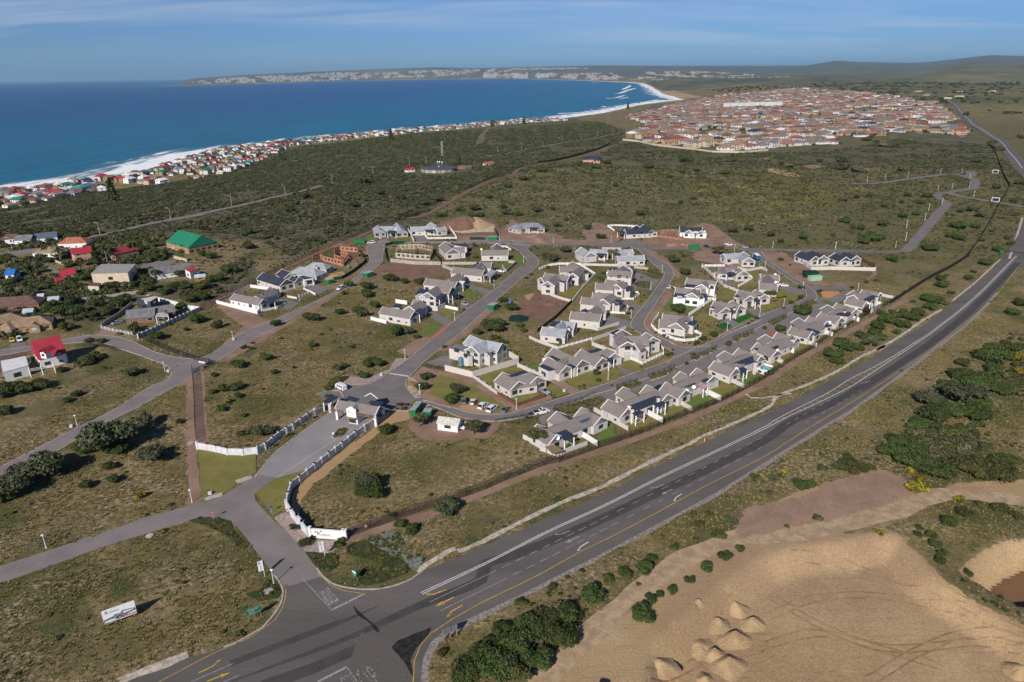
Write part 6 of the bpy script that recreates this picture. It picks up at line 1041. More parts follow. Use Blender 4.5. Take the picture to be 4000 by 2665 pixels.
P4 = gp('n 1950,712 2010,665 2115,695 2060,755', .5); c = sum(P4, Vector())/4; c.z = 0; root = thing('swimming_pool', 'small turquoise swimming pool with white rails at the fence', 'pool', c); v = [(p.x-c.x, p.y-c.y) for p in P4]; v = v if sum(v[i][0]*v[(i+1) % 4][1]-v[(i+1) % 4][0]*v[i][1] for i in range(4)) > 0 else v[::-1]
m = MB(); m.prism(v, 0, .5); m.build('deck', woodm, root); m = MB(); m.add([(p[0]*.7, p[1]*.7, .512) for p in v], [(0, 1, 2, 3)]); m.build('water', M('pool_water', (.05, .45, .55), rough=.1, var=.05), root)
for i in range(4): a, b = Vector((*v[i], 0)), Vector((*v[(i+1) % 4], 0)); m = MB(); k_ = (a+b)/2; d_ = b-a; m.box((k_.x, k_.y, .5), (d_.length, .06, .75), math.atan2(d_.y, d_.x)); m.build('rail', whf, root)
brick = M('pink_clay_brick', (.42, .19, .13), var=.15, scale=1.5, scale2=8)
def shell(label, s, h, mat, group=None):
    root = None; ps = [gp(q) for q in s]; allp = [p for q in ps for p in q]; c = sum(allp, Vector())/len(allp); root = thing('house_shell', label, 'unfinished house', c)
    for pts in ps:
        m = MB()
        for a, b in zip(pts, pts[1:]):
            a2, b2 = a-c, b-c; d = b2-a2; L = d.length; d.normalize(); ang = math.atan2(d.y, d.x); n = max(1, int(L/2.6))
            for i in range(n):
                u0, u1 = L*i/n, L*(i+1)/n; w = u1-u0; q = a2+d*(u0+w*.22); m.box((q.x, q.y, 0), (w*.44, .22, h+.2*math.sin(i*7)), ang); q = a2+d*(u0+w*.72); m.box((q.x, q.y, 0), (w*.56, .219, h*.35), ang); m.box((q.x, q.y, h*.78), (w*.56, .218, h*.22), ang)
        m.build('brick_wall', mat, root)
    keep([p for q in ps for p in q][:8], 1) if len(allp) > 2 else None
    return root
shell('roofless pink brick house shell with window openings, inside the green netting', ['f 1330,425 1510,470 1560,410 1650,385 1640,345', 'f 1430,350 1480,330 1640,345', 'f 1430,370 1430,410 1480,425 1560,410', 'f 1300,400 1330,425', 'f 1230,420 1300,395', 'f 1490,380 1560,400'], 3.0, brick)
mb = MB()
r = shell('house shell of grey blocks under bare timber roof trusses', ['g 430,490 640,510 820,520 860,420 700,390 450,400 430,490', 'g 650,400 650,510'], 3.0, M('pale_block', (.42, .38, .31), var=.1, scale=1)); o_ = r.location
tr = M('pine_timber', (.50, .36, .18), var=.12, scale=1)
for s in ('g 445,420 640,430 640,350 470,345', 'g 650,430 850,430 840,340 660,345'):
    q = [p-o_ for p in gp(s, 3.4)]
    for i in range(11):
        t_ = i/10; a = q[0].lerp(q[1], t_); b = q[3].lerp(q[2], t_); m_ = (a+b)/2+Vector((0, 0, 1.7)); a.z = b.z = 3.2; m_.z = 4.9; t = MB(); t.bar(a, b, .07); t.bar(a, m_, .08); t.bar(m_, b, .08); t.bar((a+b)/2, m_, .06); t.build('roof_truss', tr, r)
r = shell('low pink brick foundations between the two charcoal-roofed houses', ['h 1370,250 1560,270 1660,280 1670,220 1560,180 1400,190 1370,250', 'h 1480,185 1480,265', 'h 1580,190 1580,275'], .9, brick)
def heap(label, s, r_, h, mat, name='soil_heap', cat='heap', seed=1, follow=False, group=None, ridge=0):
    p = gt(s)[0] if follow else gp(s)[0]; n = 30; V = []; rings = 12; sh = ridge
    for k in range(rings+1):
        t = k/rings
        for i in range(n):
            a = 2*math.pi*i/n; cs_, sn = math.cos(a), math.sin(a); q = 1+.30*noise.noise(Vector((cs_*1.2+seed*3.1, sn*1.2, seed)))+.10*noise.noise(Vector((cs_*4, sn*4, seed))); R_ = r_*q*(1-t)*(1+.35*(1-t)**4); z = h*(1-(1-t)**1.5)+.07*h*noise.noise(Vector((cs_*R_*.6, sn*R_*.6, seed)))*math.sin(t*3.1)
            V.append((R_*cs_*(1+sh)+sh*r_*.5*t*math.sin(a), R_*sn+.5*h*t, z-.25*(1-t)))
    F_ = [(k*n+i, k*n+(i+1) % n, (k+1)*n+(i+1) % n, (k+1)*n+i) for k in range(rings) for i in range(n)]
    o = mk(name, V, F_, mat, smooth_=True); o.location = p; o.rotation_euler = (0, 0, seed*1.7 if not ridge else .2); tag(o, label, cat, group); keep([p+Vector((r_*math.cos(a), r_*math.sin(a), 0)) for a in np.linspace(0, 6.28, 9)[:-1]]); return o
sandm = M('pale_sand', (.41, .29, .165), rough=.97, var=.07, scale=.5, col2=(.33, .22, .12), bump=.3, bscale=2.2)
for i, (s, r_, h, lab) in enumerate((('r 1400,1430', 6.0, 3.4, 'single pale sand pile nearest the track and the black bush shadow'), ('r 1690,1270', 6.0, 2.2, 'broad low sand pile left of the middle of the quarry'), ('r 1830,1100', 5.5, 2.8, 'sand pile between the far pile and the low one'), ('r 2000,980', 5.5, 3.0, 'farthest sand pile towards the track'), ('r 2130,1110', 5.0, 3.0, 'pale double-crested sand pile, rightmost of the row'), ('r 1990,1230', 6.0, 3.4, 'widest pale sand pile in the middle of the group'), ('r 1830,1360', 4.5, 3.0, 'small upper pale pile joined to the long ridge'), ('r 1940,1440', 6.5, 3.2, 'long pale sand ridge near the bottom'), ('r 1750,1540', 4.0, 2.6, 'small jagged sand pile at the bottom edge'), ('s 2290,1480', 5.5, 3.4, 'sand pile at the lower right corner'), ('r 1700,930', 2.6, 1.4, 'small rocky heap on the quarry slope'))):
    heap(lab, s, r_*.39, h*.46, sandm, 'sand_pile', 'sand pile', i+1, True, ridge=.35 if 'ridge' in lab or 'double' in lab or 'widest' in lab else 0)
heap('large brown earth mound behind the excavated bank', 'g 1200,110', 15, 6, rdirt, seed=21); heap('pale streaked earth mound beside the brown one', 'g 1330,110', 11, 5, sandm, seed=22); heap('small earth heap before the unfinished taupe house', 'g 2080,300', 7, 2.2, dirt, seed=23); heap('low rubble heap at the unfinished taupe house', 'g 2030,250', 6, 1.6, dirt, seed=24); heap('golden building sand heap behind green netting', 'f 1420,570', 5, 1.4, ochre, seed=25); heap('earth heap at the brick shell', 'f 1500,285', 7, 1.8, rdirt, seed=26); heap('brown soil heap at the trench', 'h 150,1030', 4, 1.0, rdirt, seed=27); heap('earth heap covered by a dark green sheet', 'g 1840,1190', 4.5, 1.8, M('dark_green_sheet', (.008, .03, .025), rough=.6), 'covered_heap', seed=28)
sheet('excavated_bank', gp('g 1080,190 1100,135 1300,145 1560,125 1570,200 1400,200 1200,215'), M('cut_bank', (.52, .40, .27), var=.2, scale=.4), nextz(.02), amp=.4)
netg = M('green_shade_net', (.008, .035, .025), rough=.8, var=.1)
for lab, s in (('dark green shade-net fence curving along the upper road', 'f 1420,600 1500,590 1600,530 1700,450 1728,420'), ('dark green shade-net fence at the timber truss site', 'g 300,380 320,500 340,540 375,540'), ('green net screen beside the green site container', 'g 1280,285 1455,285'), ('sloping green net beside the excavated bank', 'g 1560,170 1600,240 1620,250'), ('green net behind the timber truss site', 'g 310,360 400,335 525,330'), ('dark net along the slatted taupe wall', 'g 860,420 900,480 945,540')): wall_line(lab, s, 1.7, .06, netg, name='shade_net_fence', cat='fence', cap=False)
wall_line('orange plastic barrier at the wide garage house', 'h 895,200 930,250 935,275', 1.1, .05, M('orange_plastic', (.65, .14, .03)), name='barrier_fence', cat='fence', cap=False)
def container(label, s, z, w, mat, top=None, name='container'):
    """long top edge (two points at height z) then depth w away"""
    a, b = gp(s, z); c = (a+b)/2; c.z = 0; d = b-a; L = d.length; ang = math.atan2(d.y, d.x); root = thing(name, label, 'container', c, ang); m = MB(); m.box((0, w/2, .1), (L, w, z-.2)); n = int(L/.4)
    for i in range(n): m.box((-L/2+.2+i*.4, -.03, .25), (.18, .06, z-.5))
    m.build('body', mat, root); m = MB(); m.box((0, w/2, z-.1), (L+.06, w+.06, .1)); m.build('roof', top or mat, root); m = MB(); m.box((L/2+.03, w/2, .3), (.06, w*.9, z-.6)); m.build('doors', mat, root); q = [c+Vector((x*math.cos(ang)-y*math.sin(ang), x*math.sin(ang)+y*math.cos(ang), 0)) for x, y in ((-L/2, 0), (L/2, 0), (L/2, w), (-L/2, w))]; keep(q); return root
gc = M('green_container_paint', (.015, .16, .055), var=.05, rough=.6); gtop = M('pale_container_top', (.30, .33, .34), var=.1)
container('green container with a grey top on the verge below the road', 'g 1480,1030 1550,1042', 2.5, 4.5, gc, gtop); container('green container with a grey top by the upper road bend', 'g 42,660 100,672', 2.5, 5, gc, gtop); container('green site container with a red door at the top road', 'g 1490,248 1590,250', 2.5, 2.5, gc, gtop); container('green container beside the brick shell lawn', 'g -60,285 68,285', 2.5, 2.5, gc, gc); container('small green container with a white disc beside the sand heap', 'f 1330,590 1370,600', 2.3, 3, gc, gtop); container('green container with a white squiggle on the top road', 'h 1745,352 1870,352', 2.6, 2.5, gc, gc)
container('pale mint container in the grass at the upper road', 'i 1375,710 1510,700', 2.5, 2.5, M('mint_paint', (.28, .46, .33), var=.05), None); container('black-netted store behind the mint container', 'i 1320,660 1470,655', 2.8, 4, netg, None, 'netted_store'); container('green site container with a grey top behind the small tree', 'l 1650,470 1700,475', 2.4, 6, gc, gtop); container('smaller green container in front of the grey-topped one', 'l 1770,485 1840,490', 2.2, 2.4, gc, gtop); container('small ochre kiosk box on the rock bed', 'l 1632,215 1685,240', 1.4, 1.4, M('ochre_box', (.22, .15, .05)), None, 'kiosk')
def toilet(label, s, mat):
    p = gp(s)[0]; r = thing('portable_toilet', label, 'toilet', p, .4); m = MB(); m.box((0, 0, 0), (1.1, 1.1, 2.1)); m.box((0, 0, 2.1), (1.2, 1.2, .12)); m.build('cabin', mat, r); m = MB(); m.box((0, -.57, .2), (.7, .05, 1.7)); m.build('door', M('grey_door_panel', (.25, .27, .29)), r); m = MB(); m.cyl((.4, .4, 2.2), .06, .4, 6); m.build('vent_pipe', whf, r)
tg = M('green_plastic', (.01, .20, .09), rough=.5)
toilet('green portable toilet by the lamp at the unfinished taupe house', 'g 2222,262', tg); toilet('green portable toilet at the brick shell', 'f 1552,492', tg); toilet('dark green portable toilet with a white top at the truss site', 'g 303,405', tg); toilet('blue portable toilet under the round tree', 'g 1735,1025', M('blue_plastic', (.01, .08, .50), rough=.5)); toilet('small green portable toilet at the new cream house', 'i 778,585', tg)
def tank(label, s, r_, h, mat):
    p = gp(s)[0]; r = thing('water_tank', label, 'tank', p); m = MB(); m.cyl((0, 0, 0), r_, h, 14); [m.cyl((0, 0, h*(.15+.2*i)), r_*1.03, .12, 14) for i in range(4)]; m.build('body', mat, r); m = MB(); m.cyl((0, 0, h), r_, .35, 14, r_*.3); m.cyl((0, 0, h+.35), .3, .12, 10); m.build('lid', mat, r)
tank('tall blue-grey rainwater tank on the terrace of the metal-roofed house', 'm 592,553', .95, 3.0, M('blue_grey_plastic', (.10, .20, .28), rough=.5)); tank('dark grey rainwater tank on the lawn of the light grey house', 'm 1738,300', .9, 1.9, M('dark_grey_plastic', (.04, .045, .05), rough=.5)); tank('small olive tank beside the tall corner house', 'n 417,530', .5, 1.6, M('olive_plastic', (.18, .16, .07))); tank('dark tank among garden pots at the pool house', 'n 1635,825', .7, 1.5, M('dark_brown_plastic', (.08, .06, .045)))
for lab, s, k in (('stack of pink bricks above the brick shell', 'f 1690,360', 7), ('stack of pink bricks on the top road verge', 'h 1535,355', 5), ('second brick stack nearer the green container', 'h 1700,352', 5), ('brick stack beside the foundations', 'h 1620,285', 4)):
    p = gp(s)[0]; r = thing('brick_stack', lab, 'bricks', p); 
    for i in range(k): m = MB(); m.box(((i % 4)*1.5-2, (i//4)*1.6, 0), (1.15, 1.1, random.choice((.6, 1.0, 1.3))), random.uniform(-.15, .15)); m.build('pallet_load', brick, r)
c0 = G(px('b 1665,1125')[0]); Rr = 31.0; RK = .62; c0 = c0+Vector((0, Rr*.96*RK, 0)); c0.z = ht(c0.x, c0.y)-1; r = thing('water_reservoir', 'round concrete water reservoir with a dark flat roof', 'reservoir', c0); r.scale = (RK,)*3; m = MB(); m.cyl((0, 0, 0), Rr, 7.5, 48, top=False); m.build('wall', M('streaked_concrete', (.34, .31, .28), var=.25, scale=.25, stretch=(1, 1, .08)), r); m = MB(); m.cyl((0, 0, 7.5), Rr+.5, .5, 48); m.build('roof', M('dark_membrane', (.075, .08, .095), var=.12, scale=.15), r); 
for i in range(36): a = 2*math.pi*i/36; m = MB(); m.box((Rr*math.cos(a)+.1, Rr*math.sin(a), 0), (.5, .5, 7.4), a); m.build('rib', M('streaked_concrete', (.34, .31, .28)), r)
m = MB(); m.cyl((0, 8, 8), .6, 2.2, 8); m.build('vent', copm, r)
sheet('reservoir_lawn', [(c0.x+(Rr*RK+18+5*math.sin(a*3))*math.cos(a), c0.y-4+(Rr*RK+14)*math.sin(a)*.8, 0) for a in np.linspace(0, 6.28, 40)[:-1]], M('rough_green_grass', (.09, .105, .035), var=.15, scale=.1), .25, follow=True)
p = c0+Vector((4, 42, 0))*RK; r = thing('radio_mast', 'tall dark green radio mast with white antennas behind the reservoir', 'mast', p); r.scale = (RK*.9, RK*.9, RK*.85); H_ = 58
m = MB(); m.cyl((0, 0, 0), 1.1, H_, 8, .5); m.build('pole', M('mast_green', (.03, .07, .055)), r)
for i, z in enumerate((57, 53, 49, 44, 40, 36, 31)):
    for j in range(3): a = j*2.1+i; m = MB(); m.box((1.6*math.cos(a), 1.6*math.sin(a), z-2), (.5, .4, 3.2), a); m.bar((0, 0, z), (1.6*math.cos(a), 1.6*math.sin(a), z), .12); m.build('antenna', whf, r)
for k, (x, y, z) in enumerate(((-10, -4, 16), (-6, -4, 16), (-1, -4, 15))): m = MB(); m.bar((x, y, 0), (x, y, z+2), .25); m.ico((x, y-.6, z), 1.4, 2, (1, .35, 1)); m.build('dish_antenna', whf, r)
r = thing('brick_store', 'open brick garage store to the right of the reservoir', 'store', c0+Vector((46, 22, 0))*RK, -.1); r.scale = (RK,)*3; m = MB(); m.box((0, 0, 0), (26, 9, 7)); m.build('wall', M('red_brick', (.24, .11, .07)), r); m = MB(); m.box((0, 0, 7), (27, 10, .5)); m.build('roof', M('dull_roof', (.20, .17, .15)), r)
for i in range(2): m = MB(); m.box((4+i*6, -4.56, 0), (5, .1, 5.6)); m.build('opening', framem, r)
r = thing('equipment_cabin', 'small green cabin at the foot of the radio mast', 'cabin', c0+Vector((-8, 38, 0))*RK); r.scale = (RK,)*3; m = MB(); m.box((0, 0, 0), (12, 5, 9.5)); m.build('body', M('mast_green', (.03, .07, .055)), r); m = MB(); m.box((0, 0, 9.5), (12.6, 5.6, .4)); m.build('roof', M('mast_green', (.03, .07, .055)), r)
tyre = M('black_rubber', (.015, .015, .016), var=.05); rimm = M('grey_alloy', (.35, .36, .38), rough=.35, metal=.5, var=.02); cglass = M('car_glass', (.015, .02, .025), rough=.08, spec=.9, var=.05); lampm = M('headlamp_glass', (.7, .72, .75), rough=.2, var=.02); tailm = M('tail_lamp', (.35, .01, .01), rough=.3, var=.02); trimm = M('black_trim', (.02, .02, .02), var=.03)
def paint(n, c): 
    m = M('paint_'+n, c, rough=.28, var=.015, spec=.6); m.node_tree.nodes['Principled BSDF'].inputs['Coat Weight'].default_value = .5; return m
def loft(mb, prof, w, inset=0.0, zin=0.0):
    """side profile (x,z) extruded across the width, the top narrowed"""
    n = len(prof); zs = [q[1] for q in prof]; z0, z1 = min(zs), max(zs); V = []
    for s in (-1, 1):
        for x, z in prof: V.append((x, s*(w/2-inset*max(0, (z-zin)/(z1-zin+1e-6))), z))
    F_ = [(i, (i+1) % n, n+(i+1) % n, n+i) for i in range(n)]+[tuple(range(n))[::-1], tuple(range(n, 2*n))]
    mb.add(V, [f[::-1] for f in F_])
def vehicle(kind, label, s, head, mat, lift=0.0, group=None):
    p = gp(s)[0]; q = gp(head)[0]; ang = math.atan2(q.y-p.y, q.x-p.x); p.z = .05+lift; nm = {'sedan': 'sedan_car', 'hatch': 'hatchback_car', 'suv': 'suv_car', 'pickup': 'pickup_truck', 'canopy': 'pickup_truck', 'van': 'minibus', 'truck': 'box_truck'}[kind]
    r = thing(nm, label, {'pickup': 'pickup', 'canopy': 'pickup', 'van': 'van', 'truck': 'truck'}.get(kind, 'car'), p, ang, group); b = MB(); g = MB(); rf = None
    D = {'sedan': (4.5, 1.78, 1.42), 'hatch': (3.9, 1.7, 1.45), 'suv': (4.7, 1.9, 1.78), 'pickup': (5.2, 1.85, 1.75), 'canopy': (5.1, 1.85, 1.8), 'van': (4.8, 1.75, 2.1), 'truck': (7.5, 2.3, 3.1)}[kind]; L, w, h = D; x = L/2; belt = {'van': 1.15, 'truck': 1.5}.get(kind, .92 if h < 1.5 else 1.05)
    if kind in ('sedan', 'hatch', 'suv', 'canopy', 'pickup'):
        lo = [(-x, .35), (-x, belt-.05), (-x+.1, belt), (x-1.15, belt), (x-.15, belt-.22), (x, belt-.35), (x, .32), (x-.3, .22), (-x+.3, .22)]; loft(b, lo, w, .08, .8); b2 = b.build('body', mat, r)
        rear = {'sedan': -x+.75, 'hatch': -x+.12, 'suv': -x+.1, 'canopy': -x+.12, 'pickup': -.35}[kind]; rt = {'sedan': -x+1.45, 'hatch': -x+.45, 'suv': -x+.4, 'canopy': -x+.3, 'pickup': -.2}[kind]
        cab = [(rear, belt-.02), (rt, h-.04), (rt+.25, h), (x-2.3, h), (x-2.0, h-.05), (x-1.2, belt-.02)]; loft(g, cab, w-.12, .17, belt); g.build('glazing', cglass, r)
        t = MB(); 
        tp = [(rt+.05, h-.10), (rt+.2, h+.01), (x-2.3, h+.015), (x-2.02, h-.08)]; loft(t, tp, w-.30, .05, h-.1); t.build('roof', mat, r)
        t = MB()
        for sy in (-1, 1):
            for xx, lean in ((x-1.62, .42), (x-2.75, .0), (rt+.05, -.22)): t.bar((xx+lean*.9, sy*(w/2-.075), belt), (xx-lean*.6 if lean else xx, sy*(w/2-.20), h-.03), .05)
        t.build('pillar', mat, r)
        if kind == 'pickup': t = MB(); t.box((-x/2-.5, 0, belt-.02), (x-.75, w-.25, .05)); t.build('load_cover', trimm, r)
    elif kind == 'van':
        loft(b, [(-x, .35), (-x, h-.1), (-x+.15, h), (x-1.1, h), (x-.75, h-.1), (x-.1, 1.15), (x, .95), (x, .3)], w, .12, 1.0); b.build('body', mat, r)
        for sy in (-1, 1):
            for xx in (-1.6, -.45, .75): q2 = MB(); q2.box((xx, sy*(w/2-.06), 1.2), (.95, .1, .55)); q2.build('window', cglass, r)
        q2 = MB(); q2.add([(x-.12, -w*.42, 1.2), (x-.12, w*.42, 1.2), (x-.66, w*.38, h-.15), (x-.66, -w*.38, h-.15)], [(0, 1, 2, 3)]); q2.build('windscreen', cglass, r)
    else:
        loft(b, [(x-1.6, .5), (x-1.6, 2.1), (x-1.5, 2.25), (x-.6, 2.25), (x-.1, 1.3), (x, .5)], w-.2, .1, 1.2); b.build('cab', paint('white', (.75, .75, .76)), r); q2 = MB(); q2.box((-.9, 0, .8), (L-2.0, w, 2.3)); q2.build('box_body', mat, r); q2 = MB(); q2.box((-.9, 0, 3.1), (L-1.9, w+.05, .08)); q2.build('box_roof', whf, r); q2 = MB(); q2.box((x-.3, 0, 1.35), (.1, w*.75, .6)); q2.build('windscreen', cglass, r)
    wr = .33 if h < 1.6 else .38
    for sx in (-1, 1):
        for sy in (-1, 1):
            cx_ = sx*(x-.85); t = MB(); t.bar((cx_, sy*(w/2-.2), wr), (cx_, sy*(w/2+.01), wr), wr, 14); wo_ = t.build('wheel', tyre, r); t = MB(); t.bar((cx_, sy*(w/2-.02), wr), (cx_, sy*(w/2+.03), wr), wr*.58, 10); t.build('rim', rimm, wo_)
    for sy in (-1, 1):
        t = MB(); t.box((x-.06, sy*(w/2-.28), belt-.42 if kind != 'truck' else .9), (.1, .38, .16)); t.build('headlight', lampm, r); t = MB(); t.box((-x+.02, sy*(w/2-.2), belt-.3), (.08, .22, .3)); t.build('tail_light', tailm, r); t = MB(); t.box((x-1.35, sy*(w/2+.08), belt), (.12, .18, .14)); t.build('mirror', mat, r)
    t = MB(); t.box((x+.02, 0, .35), (.08, w*.9, .2)); t.build('bumper', trimm if kind != 'sedan' else mat, r)
    c, s_ = math.cos(ang), math.sin(ang); keep([Vector((p.x+a*c-b_*s_, p.y+a*s_+b_*c, 0)) for a, b_ in ((-x, -w/2), (x, -w/2), (x, w/2), (-x, w/2))]); return r
wp = paint('white', (.75, .75, .76)); sp = paint('silver', (.33, .36, .40)); gp_ = paint('grey_blue', (.12, .17, .21)); dk = paint('dark', (.025, .028, .03)); yp = paint('yellow', (.70, .48, .03)); nb_ = paint('navy', (.01, .015, .04)); br_ = paint('bronze', (.16, .15, .15))
PK = 'cars parked on the ochre car park'
vehicle('van', 'white minibus parked at the left edge of the roundabout paving', 'l 1020,285', 'l 960,255', wp)
vehicle('suv', 'dark bronze suv at the left end of the car park row', 'm 622,975', 'm 625,900', br_, group=PK); vehicle('hatch', 'white hatchback with people behind it in the car park', 'm 730,985', 'm 745,925', wp, group=PK); vehicle('suv', 'white suv in the middle of the car park row', 'm 848,1035', 'm 915,985', wp, group=PK); vehicle('canopy', 'white double-cab with canopy in the car park row', 'm 950,1065', 'm 1020,1010', wp, group=PK); vehicle('sedan', 'blue-grey sedan at the right end of the car park row', 'm 1098,1075', 'm 1135,1030', gp_, group=PK)
vehicle('pickup', 'white double-cab pickup with a black load cover on the road', 'm 1515,1100', 'm 1600,1080', wp); vehicle('sedan', 'silver sedan beside the brown slatted fence', 'm 1545,865', 'm 1600,890', sp); vehicle('hatch', 'black hatchback between the two front-row houses', 'n 800,950', 'n 770,960', dk); vehicle('hatch', 'white hatchback hidden under the big grey tree', 'm 640,1270', 'm 600,1300', wp)
vehicle('canopy', 'white pickup with canopy parked on the upper road below the green box', 'f 1485,685', 'f 1445,705', wp); vehicle('canopy', 'white pickup with canopy at the upper road bend', 'f 1765,262', 'f 1720,268', wp); vehicle('hatch', 'small white car in the driveway of the far corner house', 'f 1850,218', 'f 1853,230', wp); vehicle('hatch', 'silver hatchback in the balcony house driveway', 'g 1228,1035', 'g 1275,1050', sp); vehicle('pickup', 'white bakkie beside the carport roof', 'g 1640,655', 'g 1690,665', wp); vehicle('sedan', 'white sedan beside the two-chimney house', 'i 1062,818', 'i 1110,825', wp); vehicle('truck', 'blue and white removal truck on the road at the new house', 'i 742,510', 'i 690,470', paint('blue', (.02, .10, .22))); vehicle('pickup', 'white pickup on the dirt verge of the top road', 'i 430,350', 'i 470,360', wp); vehicle('hatch', 'navy hatchback under the spreading grey tree', 'i 178,372', 'i 210,378', nb_); vehicle('hatch', 'small light blue and white car beside the top road', 'i 618,380', 'i 645,385', sp); vehicle('hatch', 'dark blue car behind the charcoal roofs', 'i 1600,498', 'i 1620,500', nb_); vehicle('hatch', 'white car tucked behind the white house hedge', 'h 1530,845', 'h 1580,840', wp)
vehicle('hatch', 'yellow hatchback before the tan house garage', 'e 115,1165', 'e 118,1180', yp); vehicle('suv', 'white suv before the tan house garage', 'e 183,1158', 'e 190,1180', wp); vehicle('sedan', 'silver sedan inside the precast-walled yard', 'e 1080,1000', 'e 1130,985', sp)
p = gp('m 1398,1118')[0]; r = thing('motorcycle', 'dark motorcycle parked behind the white pickup', 'motorcycle', p, 2.9)
for x in (-.7, .7): m = MB(); m.bar((x, -.06, .32), (x, .06, .32), .32, 12); m.build('wheel', tyre, r)
m = MB(); m.box((0, 0, .4), (1.0, .35, .5)); m.box((-.35, 0, .85), (.7, .28, .12)); m.build('frame', trimm, r); m = MB(); m.bar((.65, 0, .35), (.4, 0, 1.05), .06); m.bar((.4, -.4, 1.05), (.4, .4, 1.05), .04); m.build('handlebar', rimm, r)
p = gp('i 795,378')[0]; r = thing('trailer', 'small low trailer on the top road verge', 'trailer', p); m = MB(); m.box((0, 0, .4), (2.4, 1.4, .5)); m.build('tray', M('rusty_tray', (.22, .17, .11)), r); m = MB(); m.bar((0, -.8, .3), (0, -.6, .3), .3, 10); m.build('wheel', tyre, r)
skin = M('skin_tone', (.22, .12, .08), var=.05); 
def cloth(n, c): return M('cloth_'+n, c, var=.06)
def person(label, s, top, leg, rz=0.0, pose=0):
    p = gp(s)[0]; p.z = .08; r = thing('person', label, 'person', p, rz); J = {'p': (0, 0, .95), 'c': (0, 0, 1.3), 'n': (0, 0, 1.48), 'h': (0, .02, 1.62), 'hl': (.1, 0, .92), 'kl': (.12, -.04, .5), 'fl': (.12, .02, .06), 'hr': (-.1, 0, .92), 'kr': (-.12, -.10 if pose else -.02, .5), 'fr': (-.13, .14 if pose else .02, .06), 'sl': (.2, 0, 1.40), 'el': (.27, -.02, 1.12), 'wl': (.30, -.14 if pose else -.03, .88), 'sr': (-.2, 0, 1.40), 'er': (-.27, -.02, 1.12), 'wr': (-.25, -.25 if pose else -.03, .90 if not pose else 1.05)}
    E_ = [('p', 'c'), ('c', 'n'), ('n', 'h'), ('p', 'hl'), ('hl', 'kl'), ('kl', 'fl'), ('p', 'hr'), ('hr', 'kr'), ('kr', 'fr'), ('c', 'sl'), ('sl', 'el'), ('el', 'wl'), ('c', 'sr'), ('sr', 'er'), ('er', 'wr')]; K_ = list(J); R_ = {'p': .15, 'c': .17, 'n': .06, 'h': .11, 'hl': .1, 'kl': .065, 'fl': .05, 'hr': .1, 'kr': .065, 'fr': .05, 'sl': .07, 'el': .048, 'wl': .035, 'sr': .07, 'er': .048, 'wr': .035}
    me = bpy.data.meshes.new('body'); me.from_pydata([J[k] for k in K_], [(K_.index(a), K_.index(b)) for a, b in E_], []); o = bpy.data.objects.new('body', me); C.objects.link(o); md = o.modifiers.new('s', 'SKIN'); 
    for i, k in enumerate(K_): me.skin_vertices[0].data[i].radius = (R_[k], R_[k])
    me.skin_vertices[0].data[0].use_root = True; o.modifiers.new('u', 'SUBSURF').levels = 1; dg = bpy.context.evaluated_depsgraph_get(); dg.update(); m2 = bpy.data.meshes.new_from_object(o.evaluated_get(dg)); bpy.data.objects.remove(o); o = bpy.data.objects.new('body', m2); C.objects.link(o); o.parent = r
    m2.materials.clear(); [m2.materials.append(q) for q in (skin, top, leg)]
    for f in m2.polygons: z = f.center.z; f.material_index = 0 if z > 1.45 or (abs(f.center.x) > .24 and z < 1.0) else (2 if z < .98 else 1)
    h = MB(); h.ico((0, .03, 1.68), .115, 2, (1, 1.05, .9)); h.build('hair', trimm, r); return r
bl, gy, yl, rd, wh_, nv_ = cloth('blue', (.02, .06, .3)), cloth('grey', (.12, .12, .13)), cloth('yellow', (.6, .42, .04)), cloth('red', (.35, .03, .03)), cloth('white', (.6, .6, .6)), cloth('navy', (.02, .02, .05))
for lab, s, a, b, rz, po in (('person in dark clothes standing behind the white hatchback', 'm 742,1020', nv_, nv_, .3, 0), ('person in a red top beside the white hatchback', 'm 780,1020', rd, nv_, 1, 0), ('worker in blue overalls in the excavation, nearer the trench', 'h 108,1025', bl, bl, .5, 1), ('worker in yellow in the excavation', 'h 188,1030', yl, yl, 1.4, 0), ('worker in orange-brown clothing at the excavation wall', 'h 290,1010', cloth('ochre', (.4, .22, .07)), gy, 2, 1), ('worker in blue at the left edge of the excavation', 'h 8,970', bl, gy, 0, 0), ('worker in dark clothes beside the blue one', 'h 45,965', gy, gy, .8, 1), ('person walking on the road near the inner bend', 'g 1752,328', nv_, nv_, .3, 1), ('person in white sitting area by the curved entrance wall', 'q 465,230', wh_, nv_, .5, 0), ('worker in pale clothes on the brick foundations, left one', 'h 1435,225', wh_, gy, .3, 1), ('worker in a yellow vest on the brick foundations', 'h 1505,225', yl, gy, 1.3, 0), ('worker in dark clothes on the brick foundations', 'h 1560,240', nv_, nv_, 2.3, 1), ('person at the patio door of the new cream house', 'i 432,540', nv_, gy, 0, 0), ('second person outside the new cream house', 'i 470,540', gy, gy, 1, 0), ('person with red hi-vis vest at the highway gutter', 'u 1822,488', cloth('orange', (.7, .12, .03)), wh_, .4, 0)): person(lab, s, a, b, rz, po)
def box_thing(name, label, cat, s, size, mat, group=None):
    p = gp(s)[0]; r = thing(name, label, cat, p, .3, group); m = MB(); m.box((0, 0, 0), size); m.build('body', mat, r); m = MB(); m.box((0, 0, size[2]), (size[0]+.1, size[1]+.1, .06)); m.build('lid', mat, r)
ub = M('pale_utility_box', (.52, .56, .60), var=.04)
